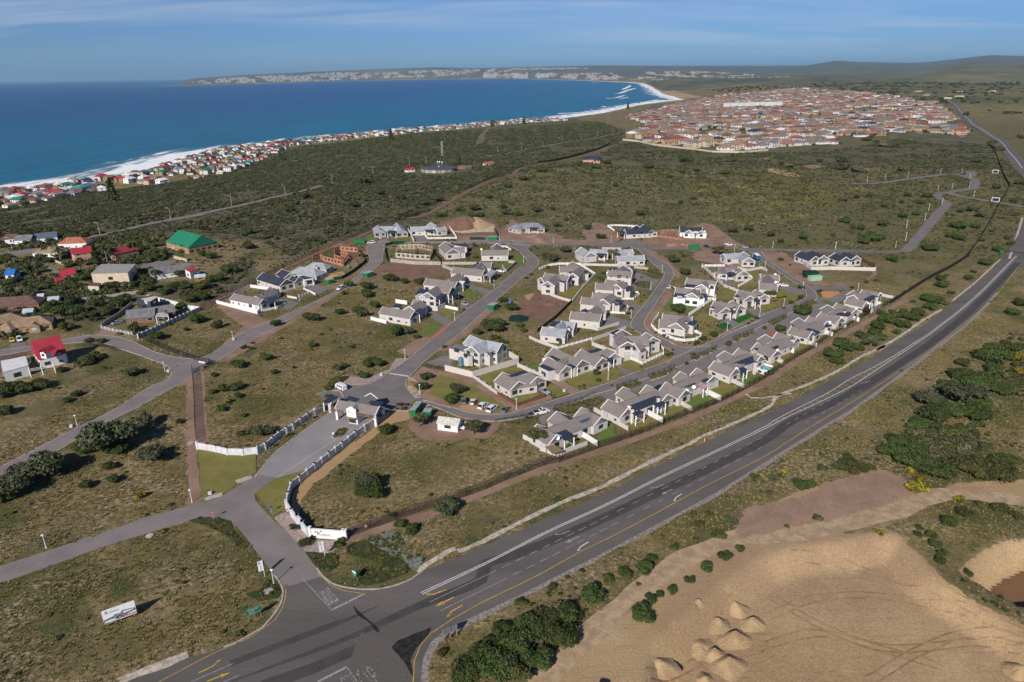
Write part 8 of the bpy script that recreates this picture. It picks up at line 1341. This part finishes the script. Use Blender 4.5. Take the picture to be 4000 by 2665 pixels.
PLN = {
 'k in the grass left of the brown track': '1000,1110,270,g 830,1090,130,d 1090,1100,120,d 400,1330,230,g 1340,890,85,g 1400,1200,150,g 120,1490,170,g 1290,1545,58,y 1215,420,90,g 780,320,110,o 880,270,100,o 360,540,85,o 250,570,85,o 710,600,45,d 620,650,42,d 60,770,70,d 1020,1270,65,o 1650,845,38,d 1050,1390,60,d 800,1440,60,d 60,1560,90,o 900,1000,110,d 1140,1000,110,d',
 'k beside the red-roofed house': '110,570,140,d 840,105,45,o 935,105,45,o 575,370,45,o 30,620,60,g',
 'k in the field right of the brown track': '2100,655,40,y 2045,735,48,d 2175,545,62,d 2060,555,55,d 1960,572,38,d 2210,325,52,d 1970,412,30,d 2190,610,40,d 2250,780,28,d 2320,960,60,g 1440,70,50,d',
 'l beside the forecourt and upper field': '60,100,58,d 400,150,32,d 300,725,130,g 120,725,55,o 980,130,48,g 1055,95,38,d 1310,110,110,d 1225,198,58,d 890,300,45,o 905,370,35,o 560,710,22,o 360,850,22,s 490,745,22,s 620,665,20,s 735,580,22,s 130,540,25,d 1300,60,60,d',
 'l between the gatehouse and the car park': '1800,215,68,d 1765,305,60,d 2035,430,82,d 2080,350,78,g 1740,650,85,T 2240,705,125,T 1435,715,88,d 1600,480,32,o 1560,445,38,u 1525,475,20,y 1675,445,25,y 1620,440,25,u 1370,600,14,o',
 'l in the field inside the mesh fence': '1260,1200,120,g 1320,1270,135,d 1220,1270,90,d 1985,1450,150,g 1490,1480,36,T 570,1555,30,o 1840,1270,22,d 1560,1560,60,d',
 'q at the highway corner beds': '600,480,55,o 860,500,45,o 515,370,34,T 1440,390,66,d 660,420,30,o 900,450,40,o',
 'q in the dark thicket at the bottom': '1900,1540,170,d 2100,1520,200,d 2260,1330,140,d 1700,1360,45,o 2060,1300,70,o 2300,1180,60,o 2000,1420,110,d',
 'r in the dark thicket at the bottom': '170,1380,170,d 400,1420,160,d 600,1270,140,d 120,1200,80,d 650,1100,95,d 330,1180,140,d 60,1500,150,d 480,1120,120,o 250,1540,140,o 930,1770,130,d',
 'r along the sandy track': '840,940,105,d 1110,735,58,d 1260,705,75,d 960,770,55,o 1255,1090,98,d 1305,935,55,d 1385,890,38,d 1485,865,44,d 1625,775,42,d 1755,685,62,d 1910,595,58,d 2025,525,33,d 1940,340,60,g 1850,430,60,o 520,825,42,o 280,965,55,o 1330,600,38,o 760,690,24,o 640,740,24,o 1215,800,22,o 1300,610,45,d 1500,500,35,o 1650,230,35,o 1780,240,35,o 1700,330,40,o',
 's around the quarry rim': '1460,50,45,y 1550,40,32,y 1190,400,38,y 1830,125,42,y 1990,160,32,o 2160,205,58,o 2280,260,40,o 1520,355,30,d 1640,500,50,d 1700,560,40,d 1500,400,30,d 80,520,40,d 460,340,26,o 700,280,40,o 1680,620,40,d 1900,720,35,d 1600,420,45,o 1880,250,60,o 1750,330,60,d',
 't beyond the quarry track': '1260,970,110,d 1370,1010,115,d 1500,1070,115,d 1640,1110,115,d 1900,1070,140,o 2100,1080,140,o 2220,1030,95,o 1290,860,90,d 1450,930,90,d',
 't on the slope right of the highway': '1550,530,100,g 1700,580,120,d 1850,490,130,g 1600,630,120,d 1900,640,110,d 2080,240,66,d 1900,400,120,d 2150,420,66,d 2260,350,46,o 1960,340,110,d 2290,140,55,y 2320,255,38,y 2100,160,110,d 1500,700,80,d 1770,790,100,o 1800,300,80,d 1960,540,90,d 2250,60,70,d 2100,60,70,o 1980,120,60,d 1850,180,50,o 2300,400,50,o',
 't in the verge beside the dirt yard': '900,1065,80,o 1075,1045,36,o 560,1195,46,d 670,1045,32,d 1425,1215,52,y 1465,1145,38,y 1515,1225,32,y 430,1155,24,d 880,955,33,d 1395,1065,33,y 660,920,16,d 490,1210,50,d 830,1050,50,o 350,1070,28,y 980,1060,50,o 250,1130,30,d 100,1110,30,o',
 'o on the bank above the highway': '600,965,85,d 630,1005,64,d 740,895,95,d 830,880,55,d 940,855,75,g 900,790,90,d 1040,795,65,o 1090,640,100,d 1250,545,42,d 1380,575,82,d 1530,455,85,d 1500,515,75,d 1240,680,65,d 1185,725,36,d 1040,555,36,d 660,850,70,d 1000,690,70,d 1160,590,60,o 1330,610,60,d 1450,400,40,d 1480,440,60,d 1140,530,28,o 1600,460,40,o 230,1115,16,d 1270,600,60,d 980,740,60,d',
 'o in the open field by the fence': '1580,240,46,d 1840,225,38,d 1680,362,30,d 1600,305,55,d 1145,65,42,d 965,92,20,d 2000,100,48,d 1890,160,22,d 1330,435,22,d 1640,190,18,d 1250,30,18,d 2340,480,60,d 2250,560,60,d',
 'o in the front-row gardens': '890,530,52,u 315,560,70,d 105,705,48,d 150,490,20,o 300,395,24,d 210,440,26,o 60,350,60,d 150,390,20,o',
 'e among the suburb gardens': '210,545,72,d 400,705,90,o 620,715,110,o 240,675,66,o 130,665,55,g 30,690,60,d 800,595,46,o 1060,685,62,d 1440,385,125,o 1450,270,60,y 1640,585,72,d 1360,720,76,d 1520,745,56,d 1320,625,56,d 1240,685,46,d 1180,722,36,o 930,255,66,o 990,295,42,o 740,295,38,d 270,425,33,d 340,445,33,d 450,455,55,d 430,385,55,p 560,435,52,p 990,445,50,p 890,445,50,c 1230,395,50,p 1330,300,40,p 480,380,40,p 1430,610,36,p 1500,560,20,d 80,450,40,o 720,700,50,d 870,720,40,d 760,620,50,d 1300,420,40,o 1420,440,50,d 60,300,50,d 320,270,50,d 500,230,40,d 1100,300,60,o 1000,730,40,o 180,700,30,d 850,300,30,o',
 'e in the hedge behind the brick house': '560,965,105,d 720,945,100,d 830,975,76,g 960,950,95,d 1080,870,85,d 600,1085,70,o 880,860,76,d 480,900,60,d 680,850,80,d 1160,820,60,d 1680,895,56,d 1740,825,85,d 1720,705,85,d 1880,705,110,o 1600,690,60,o 1980,640,90,d 2100,560,90,d 1880,800,60,d',
 'e in the vacant grass plot': '1250,1085,56,d 1440,1165,58,d 1800,1015,72,d 2010,1062,52,d 1710,1078,28,d 1100,1110,30,y 1240,1115,26,d 1560,1020,20,d',
 'e near the church car park': '2290,215,74,d 2290,330,74,d 1560,290,40,d 2180,110,16,d 1920,150,12,c 1830,135,10,c 1620,270,50,d 1700,360,60,o 1850,400,60,d 1950,420,60,d',
 'f in the field between the inner roads': '1220,1000,96,d 880,1038,50,d 1945,630,86,d 1720,705,66,d 1745,775,86,d 1565,675,43,d 1470,935,52,d 1690,955,55,d 1980,1140,112,d 2105,1115,55,g 1725,1105,28,y 1230,1228,42,d 1585,1233,26,d 565,1418,55,d 800,1352,60,d 870,1475,33,d 680,1190,22,o 590,1240,36,u 660,1245,24,d 1650,900,60,o 1520,745,30,d 1310,1110,22,o 940,1150,16,d 2200,650,60,o 2180,1145,34,d 1050,1420,20,d 1800,870,50,d 1680,400,34,d',
 'g beside the inner road': '1665,1025,62,d 1745,1130,76,d 1560,1350,150,d 1480,1340,90,g 1650,1290,70,d 1330,380,38,g 1350,505,38,o 2235,555,56,g 2345,430,40,g 1350,1400,60,d 1215,1105,30,u 530,800,50,d 1530,795,36,o 1580,1090,30,o 1750,680,14,d 1930,740,26,o 1990,700,26,o 2170,620,20,o 1860,1300,50,o 1640,1500,50,d 1890,1360,50,o',
 'h in and around the middle gardens': '720,295,72,d 320,455,85,g 180,545,85,g 1560,565,92,d 1690,708,60,d 1620,1145,92,d 580,185,55,d 210,155,55,g 2060,485,92,T 1180,1012,36,y 1220,942,20,d 1065,1105,33,d 1040,1155,28,d 690,1305,24,d 2020,1415,46,d 1900,1455,38,d 2240,225,64,g 1680,490,34,o 740,760,30,d 820,640,24,d 760,690,26,d 1140,810,32,u 1530,855,26,d 1360,1365,18,d 1450,1400,24,d 1500,1420,20,d 1680,1480,20,d 1740,1490,16,d 1830,1490,34,u 2200,1500,36,d 640,600,9,o 680,600,9,o 700,735,24,o 1190,730,16,d 1280,660,14,d 1360,650,20,u 120,610,26,o 90,500,60,o',
 'i in and around the right-hand gardens': '460,225,55,g 900,265,55,d 1275,295,48,d 1020,328,40,d 650,200,55,d 2090,300,92,d 2000,350,55,d 2190,140,50,g 1950,175,42,d 1860,158,28,d 1770,95,45,d 2310,545,60,d 2085,588,24,d 905,955,62,d 1020,972,42,y 1140,1028,36,o 1270,973,33,d 1275,1170,88,d 1020,1355,58,d 845,1318,26,d 1990,1125,65,u 2185,1165,42,d 270,1395,38,d 150,1445,33,u 750,1205,36,o 660,1265,24,d 1120,1350,20,d 1260,860,38,d 1850,850,26,u 1130,590,16,d 1020,535,36,o 430,850,12,d 780,880,24,u 960,1000,34,y 2000,790,30,g 50,1510,30,d 700,1230,22,o 1470,890,30,u 2120,770,30,o 1250,690,14,o',
 'j in the open field': '600,1405,120,d 500,1445,56,d 705,1395,72,d 475,1282,45,d 390,1262,28,d 720,1245,56,g 1010,898,42,d 1170,988,55,d 1240,912,46,d 940,973,32,g 740,1025,56,g 1110,1115,56,d 950,1145,55,d 1620,1085,56,g 1760,1085,85,g 1850,1145,66,g 1580,1275,92,d 1790,1265,60,d 1500,1375,56,d 1600,1405,56,d 1280,1535,92,d 1210,1500,50,d 1860,1412,33,d 2050,1535,66,d 2220,963,36,d 2030,815,56,d 2310,770,66,d 2150,1385,36,d 1180,743,24,d 1810,515,56,d 1970,1300,30,o 2250,1120,30,o 660,320,40,d 260,1190,40,d 310,1200,40,d 420,920,40,g 570,900,40,o 2120,1150,22,o 2190,1450,40,o 2280,1110,30,d 280,960,60,g 1040,1020,25,d 160,1350,30,d',
 'c in the distant scrub': '100,1205,62,d 880,1055,62,d 770,1095,55,d 950,1255,36,d 1180,1525,52,d 620,1065,28,d 1250,1095,66,d 1600,1045,90,d 1670,1375,42,d 1950,1145,46,d 1440,1175,36,d 280,1125,55,d 2090,965,30,d 1360,1290,20,d 500,1570,26,d 370,1470,30,d 60,1530,60,d 220,1500,60,g 660,1130,20,d 1550,1410,30,d 1700,1120,40,d 1560,1130,40,d',
 'b along the field below the coast fence': '1660,1405,70,g 1870,1485,55,g 2000,1485,70,g 2300,1525,66,g 2260,1465,50,g 2140,1365,48,d 1130,1345,66,g 1330,1405,75,g 900,1455,66,g 1700,1540,60,d 2060,1540,60,d 2320,1270,50,d 1980,1540,50,d 450,1380,70,g 1560,1430,50,g 1000,1240,70,g 300,1500,70,d 1873,1050,26,c',
 'm in the lower estate gardens': '1010,190,105,d 1205,440,46,y 1250,405,26,y 2150,672,48,g 1950,805,22,o 2160,745,32,o 1680,1095,36,d 1490,1475,140,T 2290,1125,33,p 2000,800,22,d 1750,1080,24,y 1890,1030,26,o 1120,1220,16,o 1240,1235,24,o 1310,1200,20,o 1350,1180,34,d 1450,1170,22,o 1170,1220,20,o 400,362,30,d 1140,920,20,o 770,700,20,d 2090,630,22,o 1935,1410,18,o 2190,390,10,o 1060,880,12,o 150,620,5,d 980,270,60,o 1100,320,40,d 740,600,24,y 60,1000,40,y',
 'n in the front-row gardens': '230,1232,36,p 1755,805,40,d 1195,607,26,d 1130,672,30,d 1600,453,33,d 2020,257,24,d 2200,293,55,d 350,963,38,d 900,578,38,o 950,560,30,d 870,350,30,d 90,790,50,d 110,860,34,o 35,740,20,d 1980,770,40,d 2150,660,30,y 1440,930,14,d 1870,640,26,d 2090,790,40,d 600,700,20,d 480,490,30,d 560,890,34,d 1850,1110,8,d 1440,320,30,d 1330,360,28,u 1390,380,16,u 1270,370,20,d 1200,560,36,o 740,790,20,d 540,870,24,o 420,920,28,d 260,910,20,o 960,500,20,o',
}
cnt = {}
for key, val in PLN.items():
    tile, place = key.split(' ', 1); items = []
    for w_ in val.split():
        x, y, hw, k = w_.split(','); k = 'e' if k == 'd' and tile in 'efghimn' else k; items.append((float(x), float(y), float(hw), k))
    items.sort(); seen = {}
    tot = {k: sum(1 for i in items if i[3] == k) for k in set(i[3] for i in items)}
    for x, y, hw, k in items:
        P0 = px('%s %g,%g' % (tile, x, y-hw*(.28 if hw < 120 else .04)))[0]; g = G(P0); D_ = (g-Vector((0, 0, CAMH))).length; r_ = hw/TILES[tile][2]*D_/2667*(1.28 if tile == 't' else 1); seen[k] = seen.get(k, 0)+1; cnt[k] = cnt.get(k, 0)+1
        if cnt[k] > 298: continue
        pr = PR[k][cnt[k] % len(PR[k])]; lab = KN[k]+' '+place+(', %s from left' % ORD(seen[k]) if tot[k] > 1 else '')
        s_ = r_*(1.0 if k not in 'pcn' else 1.2); s_ *= .84 if r_ > 4 else 1; s3 = (s_*random.uniform(.92, 1.1), s_*random.uniform(.92, 1.1), s_*random.uniform(.9, 1.15)*(.9 if r_ > 4 else 1.1))
        if k in 'pcn': s3 = (s_*1.3,)*3
        if k == 'c': s3 = (r_*1.3, r_*1.3, r_*1.5)
        if pr.name not in used: used.add(pr.name); pr.location = g; pr.scale = s3; pr.rotation_euler = (0, 0, random.uniform(0, 6.28)); pr['label'] = lab; pr['group'] = KG[k]
        else: dup(pr, g, random.uniform(0, 6.28), lab, KG[k], s3)
for s, r_ in (('a 1045,1380', 9), ('b 1245,820', 9), ('b 2172,700', 8), ('c 1065,530', 10), ('c 110,670', 8), ('b 230,1010', 6)):
    g = G(px(s)[0]); pr = PR['n'][0]; lab = {'a 1045,1380': 'tall dark norfolk pine among the dark roofs at the left', 'b 1245,820': 'tall norfolk pine on the shore before the surf', 'b 2172,700': 'small norfolk pine near the red beachfront roofs', 'c 1065,530': 'norfolk pine where the bay village widens', 'c 110,670': 'norfolk pine beside the white beach cottage', 'b 230,1010': 'thin pine in the terracotta beach roofs'}[s]
    if pr.name not in used: used.add(pr.name); pr.location = g; pr.scale = (r_,)*3; pr['label'] = lab; pr['group'] = KG['n']
    else: dup(pr, g, 0, lab, KG['n'], r_)
for k in PR:
    for pr in PR[k]:
        if pr.name not in used:
            for ch in list(pr.children): bpy.data.objects.remove(ch)
            bpy.data.objects.remove(pr)
def src_mesh(nm, fn):
    o = fn(); o.name = nm; C.objects.unlink(o); return o
SRC = {}
def clump(nm, leaf, n, R, H, size, seed, core=True):
    V, Fc, cs = crown(n, R, H, 0, size, seed, 5, .7); mb = MB(); mb.add(V, Fc, 0)
    if core:
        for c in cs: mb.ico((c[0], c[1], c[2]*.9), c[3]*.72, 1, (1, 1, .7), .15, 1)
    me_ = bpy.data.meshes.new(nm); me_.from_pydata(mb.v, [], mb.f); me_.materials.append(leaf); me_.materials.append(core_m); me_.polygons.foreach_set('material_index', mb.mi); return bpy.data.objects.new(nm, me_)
def tuft(nm, leaf, seed, n=26):
    rg = random.Random(seed); V = []; Fc = []
    for i in range(n):
        a = rg.uniform(0, 6.28); r = rg.uniform(0, .5); h = rg.uniform(.25, .75); b_ = (math.cos(a)*r, math.sin(a)*r); t = rg.uniform(.2, .55); w = .14; k = len(V); V += [(b_[0]-w*math.sin(a), b_[1]+w*math.cos(a), 0), (b_[0]+w*math.sin(a), b_[1]-w*math.cos(a), 0), (b_[0]*(1+t)+t*.6*math.cos(a), b_[1]*(1+t)+t*.6*math.sin(a), h)]; Fc.append((k, k+1, k+2))
    me_ = bpy.data.meshes.new(nm); me_.from_pydata(V, [], Fc); me_.materials.append(leaf); return bpy.data.objects.new(nm, me_)
G_straw = leafmat('straw_grass', (.27, .215, .100), (.19, .155, .064), .15); G_green = leafmat('green_grass', (.125, .135, .035), (.17, .15, .05), .25); L_thick = leafmat('thicket_leaves', (.07, .068, .034), (.135, .12, .078), .45); L_white = leafmat('white_flower_scrub', (.42, .40, .34), (.09, .09, .05)); L_yfl = leafmat('bright_yellow_flowers', (.50, .38, .02), (.16, .14, .02))
def scatter(name, label, cat, srcs, pts, scl):
    coll = bpy.data.collections.new(name+'_sources'); [coll.objects.link(o) for o in srcs]
    me_ = bpy.data.meshes.new(name); me_.from_pydata([tuple(p) for p in pts], [], []); at = me_.attributes.new('sc', 'FLOAT', 'POINT'); at.data.foreach_set('value', np.array(scl, np.float32)); o = bpy.data.objects.new(name, me_); C.objects.link(o); tag(o, label, cat, kind='stuff')
    ng = bpy.data.node_groups.new(name, 'GeometryNodeTree'); ng.interface.new_socket('Geometry', in_out='INPUT', socket_type='NodeSocketGeometry'); ng.interface.new_socket('Geometry', in_out='OUTPUT', socket_type='NodeSocketGeometry')
    gi = ng.nodes.new('NodeGroupInput'); go = ng.nodes.new('NodeGroupOutput'); ip = ng.nodes.new('GeometryNodeInstanceOnPoints'); ci = ng.nodes.new('GeometryNodeCollectionInfo'); ci.inputs[0].default_value = coll; ci.inputs['Separate Children'].default_value = True; ci.inputs['Reset Children'].default_value = True; ip.inputs['Pick Instance'].default_value = True
    rv = ng.nodes.new('FunctionNodeRandomValue'); rv.data_type = 'FLOAT_VECTOR'; rv.inputs[0].default_value = (0, 0, 0); rv.inputs[1].default_value = (.15, .15, 6.28); na = ng.nodes.new('GeometryNodeInputNamedAttribute'); na.data_type = 'FLOAT'; na.inputs[0].default_value = 'sc'
    l = ng.links; l.new(gi.outputs[0], ip.inputs['Points']); l.new(ci.outputs[0], ip.inputs['Instance']); l.new(rv.outputs[0], ip.inputs['Rotation']); l.new(na.outputs[0], ip.inputs['Scale']); l.new(ip.outputs[0], go.inputs[0])
    md = o.modifiers.new('scatter', 'NODES'); md.node_group = ng; return o
rs = np.random.RandomState(5)
def fbm(x, y, s, o=0): return noise.fractal(Vector((x*s, y*s, o)), 1.0, 2.0, 3)
def vis(x, y, m=120):
    v = Vector((x, y, -CAMH)); c = v.dot(FW); 
    if c < 5: return False
    return abs(CX+F*v.x/c-2000) < 2000+m and F*abs(v.dot(LY))/c < 1332+m+200
PITS = lambda X, Y: sd_poly(SANDP, X, Y)
def points(n, x0, x1, y0, y1, dens, follow=False):
    X = rs.uniform(x0, x1, n); Y = y0+(y1-y0)*rs.uniform(0, 1, n); S = PITS(X, Y); S2 = sd_poly(PIT2, X, Y); Zt = hts(X, Y); out = []
    for x, y, s, s2, z in zip(X, Y, S, S2, Zt):
        if s > -.8 or s2 > -.5 or blocked(x, y) or not vis(x, y): continue
        d = dens(x, y)
        if d > 0 and rs.rand() < d: out.append((x, y, z))
    return out
def gd(x, y): return .22+1.1*max(0, fbm(x, y, .09)+.2)
P_ = points(230000, -150, 210, 75, 330, gd); scatter('grass', 'rough straw-coloured grass tufts over the open ground', 'grass', [tuft('tuft_a', G_straw, 1), tuft('tuft_b', G_straw, 2), tuft('tuft_c', G_green, 3), tuft('tuft_d', G_straw, 4, 14)], P_, [random.uniform(.22, .62) for p in P_])
STRIP = [v.xy for v in gp('q 1560,1500 r 0,1060 700,730 1300,390 2000,40 t 400,950 1000,520 1700,20 2353,0 2353,1150 1400,1130 700,1100 0,1330 r 2000,440 1500,560 1000,980 400,1500 0,1750')]; SX, SY = np.meshgrid(np.arange(0, 400, 2), np.arange(70, 400, 2)); SG = sd_poly(STRIP, SX, SY) > 0
def instrip(x, y): return 0 <= x < 399 and 70 <= y < 399 and SG[int((y-70)/2), int(x/2)]
def sd_(x, y):
    if instrip(x, y): return max(0, fbm(x, y, .07, 3)+.12)*1.6
    q = fbm(x, y, .05, 3)+.5*fbm(x, y, .14, 9); return max(0, q-.20)*2.2 if y < 370 else max(.15, q+.2)*1.6
P_ = points(95000, -380, 560, 80, 800, sd_); print('shrubs', len(P_)); scatter('low_scrub', 'patchy low green scrub in the open ground', 'scrub', [clump('scrub_a', L_olive, 90, .8, .6, .13, 1), clump('scrub_b', L_dark, 100, .8, .7, .12, 2), clump('scrub_c', L_olive, 110, .8, .45, .1, 3), clump('scrub_d', L_grey, 80, .8, .6, .12, 4)], P_, [random.uniform(.35, 1.15)*(1+max(0, p[1]-300)/500) for p in P_])
P_ = []
for B_ in BEDS:
    xs = [q[0] for q in B_]; ys = [q[1] for q in B_]; n = int((max(xs)-min(xs))*(max(ys)-min(ys))*5); X = rs.uniform(min(xs), max(xs), n); Y = rs.uniform(min(ys), max(ys), n); S = sd_poly(B_, X, Y); P_ += [(x, y, .1) for x, y, q in zip(X, Y, S) if q > .15 and fbm(x, y, .3, 2) > -.2]
scatter('bed_plants', 'small plants and ice plant filling the kerbside beds', 'plants', [clump('bed_a', L_dark, 60, .5, .35, .1, 61, False), clump('bed_b', G_green, 60, .5, .4, .1, 62, False), clump('bed_c', L_purp, 50, .45, .3, .1, 63, False), clump('bed_d', L_olive, 60, .5, .4, .1, 64, False)], P_, [random.uniform(.4, 1.1) for p in P_])
tx = rs.uniform(-620, 700, 170000); ty = 230+(1750-230)*rs.uniform(0, 1, 170000)**1.15; st = np.maximum.reduce([sd_poly(q, tx, ty) for q in [THK]+THKS]); cd = coast_d(tx, ty); zt = hts(tx, ty); stw = sd_poly(TOWN, tx, ty); P_ = []
for x, y, s, d, z, w_ in zip(tx, ty, st, cd, zt, stw):
    if not (s > 2 or (x < -60 and 195 < d < 900 and y > 560)) or w_ > -6 or d < 185 or blocked(x, y) or not vis(x, y, 60): continue
    if (x-c0.x)**2+(y-c0.y)**2 < 1600 or (60 < x < 640 and y < 1100 and fbm(x, y, .02, 4) < -.05): continue
    q_ = fbm(x, y, .018, 14)
    if rs.rand() < .85+q_*1.6: P_.append((x, y, z))
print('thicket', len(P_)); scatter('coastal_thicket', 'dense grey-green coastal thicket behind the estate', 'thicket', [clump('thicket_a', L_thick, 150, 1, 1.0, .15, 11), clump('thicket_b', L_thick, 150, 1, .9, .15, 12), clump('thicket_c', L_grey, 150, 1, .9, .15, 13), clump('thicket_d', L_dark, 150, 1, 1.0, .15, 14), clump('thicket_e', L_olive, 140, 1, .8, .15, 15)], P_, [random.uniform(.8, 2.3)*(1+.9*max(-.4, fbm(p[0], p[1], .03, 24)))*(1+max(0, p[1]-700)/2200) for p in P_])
SUBG = [v.xy for v in gp('e -300,200 560,120 1300,200 1560,200 1500,420 1350,700 1250,780 700,820 450,900 480,1080 0,1150 -300,1150')]; fx = rs.uniform(-460, -80, 15000); fy = rs.uniform(215, 560, 15000); sf = sd_poly(SUBG, fx, fy); P_ = [(x, y, 0) for x, y, s in zip(fx, fy, sf) if s > 0 and not blocked(x, y) and fbm(x, y, .07, 5) > -.16]
scatter('garden_shrubs', 'dark garden shrubs and hedges filling the older suburb', 'shrubs', [clump('garden_a', L_dark, 170, 1, 1.2, .14, 51), clump('garden_b', L_olive, 160, 1, 1.0, .14, 52), clump('garden_c', L_thick, 160, 1, 1.1, .14, 53)], P_, [random.uniform(1.0, 3.7) for p in P_])
RSD = [[v.xy for v in gp(q)] for q in ('t 1130,800 1250,760 1600,560 1450,450 1700,300 2000,100 2250,-100 2600,-100 2600,600 2100,650 1900,800 2330,880 2330,1080 2050,1100 1700,1130 1500,1080 1300,1000 1180,900', 'r -200,1650 -100,1250 120,1060 300,1150 420,1000 700,980 820,1150 700,1300 400,1550 200,1700')]; X = rs.uniform(0, 420, 30000); Y = rs.uniform(75, 420, 30000); S = np.maximum(sd_poly(RSD[0], X, Y), sd_poly(RSD[1], X, Y)); P_ = [(x, y, ht(x, y)) for x, y, q in zip(X, Y, S) if q > 0 and not blocked(x, y) and (fbm(x, y, .035, 33) > -.02 or y < 140)]; P_ = P_[:2600]
scatter('roadside_thicket', 'dark ragged thicket on the slope right of the highway', 'thicket', [clump('road_a', L_dark, 260, 1, 1.0, .11, 71), clump('road_b', L_thick, 260, 1, .9, .11, 72), clump('road_c', L_olive, 240, 1, .8, .11, 73), clump('road_d', L_grey, 240, 1, .9, .1, 74)], P_, [random.uniform(.7, 2.4) for p in P_])
FL = [v.xy for v in gt('c 1600,1240 2000,1200 2354,1190 d 330,1190 600,1250 1050,1240 700,1340 650,1450 480,1500 300,1540 0,1568 c 2354,1620 1800,1540 1750,1400')]; fx = rs.uniform(60, 420, 16000); fy = rs.uniform(380, 760, 16000); sf = sd_poly(FL, fx, fy); P_ = [(x, y, ht(x, y)) for x, y, s in zip(fx, fy, sf) if s > 0 and fbm(x, y, .05, 8) > .12]
scatter('yellow_flowers', 'scattered clumps of bright yellow flowers in the far field', 'flowers', [clump('flower_a', L_yfl, 40, .8, .5, .16, 21, False), clump('flower_b', L_yfl, 30, .8, .5, .16, 22, False)], P_, [random.uniform(.4, 1.0) for p in P_])
fx = rs.uniform(-60, 240, 14000); fy = rs.uniform(380, 780, 14000); P_ = [(x, y, ht(x, y)) for x, y in zip(fx, fy) if fbm(x, y, .035, 18) > .3 and not blocked(x, y)]
scatter('white_flowers', 'patches of low whitish flowering scrub in the far field', 'flowers', [clump('wflower_a', L_white, 36, .8, .4, .14, 23, False)], P_, [random.uniform(.5, 1.2) for p in P_])
P_ = []
for _ in range(8000):
    c = cand[rngt.randrange(len(cand))]; x, y = c[3]+rngt.uniform(-16, 16), c[4]+rngt.uniform(-16, 16)
    P_.append((x, y, ht(x, y)))
scatter('village_trees', 'small dark trees between the distant houses', 'trees', [clump('vtree_a', L_dark, 120, 1, 1.1, .17, 31), clump('vtree_b', L_thick, 120, 1, 1.0, .17, 32)], P_, [random.choice((1.6, 2.2, 3, 4.6)) for p in P_])
P_ = []
for _ in range(5200):
    x = rs.uniform(300, 3600); y = rs.uniform(700, 5200)
    if sd_poly(TOWN, np.array([x]), np.array([y]))[0] > -8 or coast_d([x], [y])[0] < 300 or blocked(x, y): continue
    q = tp(x, y)
    if not q or not (0 < q[0] < 4060): continue
    if fbm(x, y, .0035, 2) > .0: P_.append((x, y, q[3]))
scatter('valley_trees', 'dark tree clumps dotted over the far valley', 'trees', [clump('ktree_a', L_dark, 160, 1, .9, .16, 41), clump('ktree_b', L_thick, 160, 1, .8, .16, 42)], P_, [random.uniform(3, 8)*(1+p[1]/5000) for p in P_])
hz = bpy.data.materials.new('air'); hz.use_nodes = True; nt = hz.node_tree; nt.nodes.clear(); pv_ = N(nt, 'ShaderNodeVolumePrincipled'); pv_.inputs['Color'].default_value = (.42, .70, 1.0, 1); pv_.inputs['Density'].default_value = 2.0e-5; pv_.inputs['Anisotropy'].default_value = .1; oo = N(nt, 'ShaderNodeOutputMaterial'); nt.links.new(pv_.outputs[0], oo.inputs['Volume'])
m = MB(); m.box((10000, 42000, -90), (170000, 116000, 640)); o = m.build('haze', hz, kind='stuff'); tag(o, 'thin blue distance haze', 'haze')
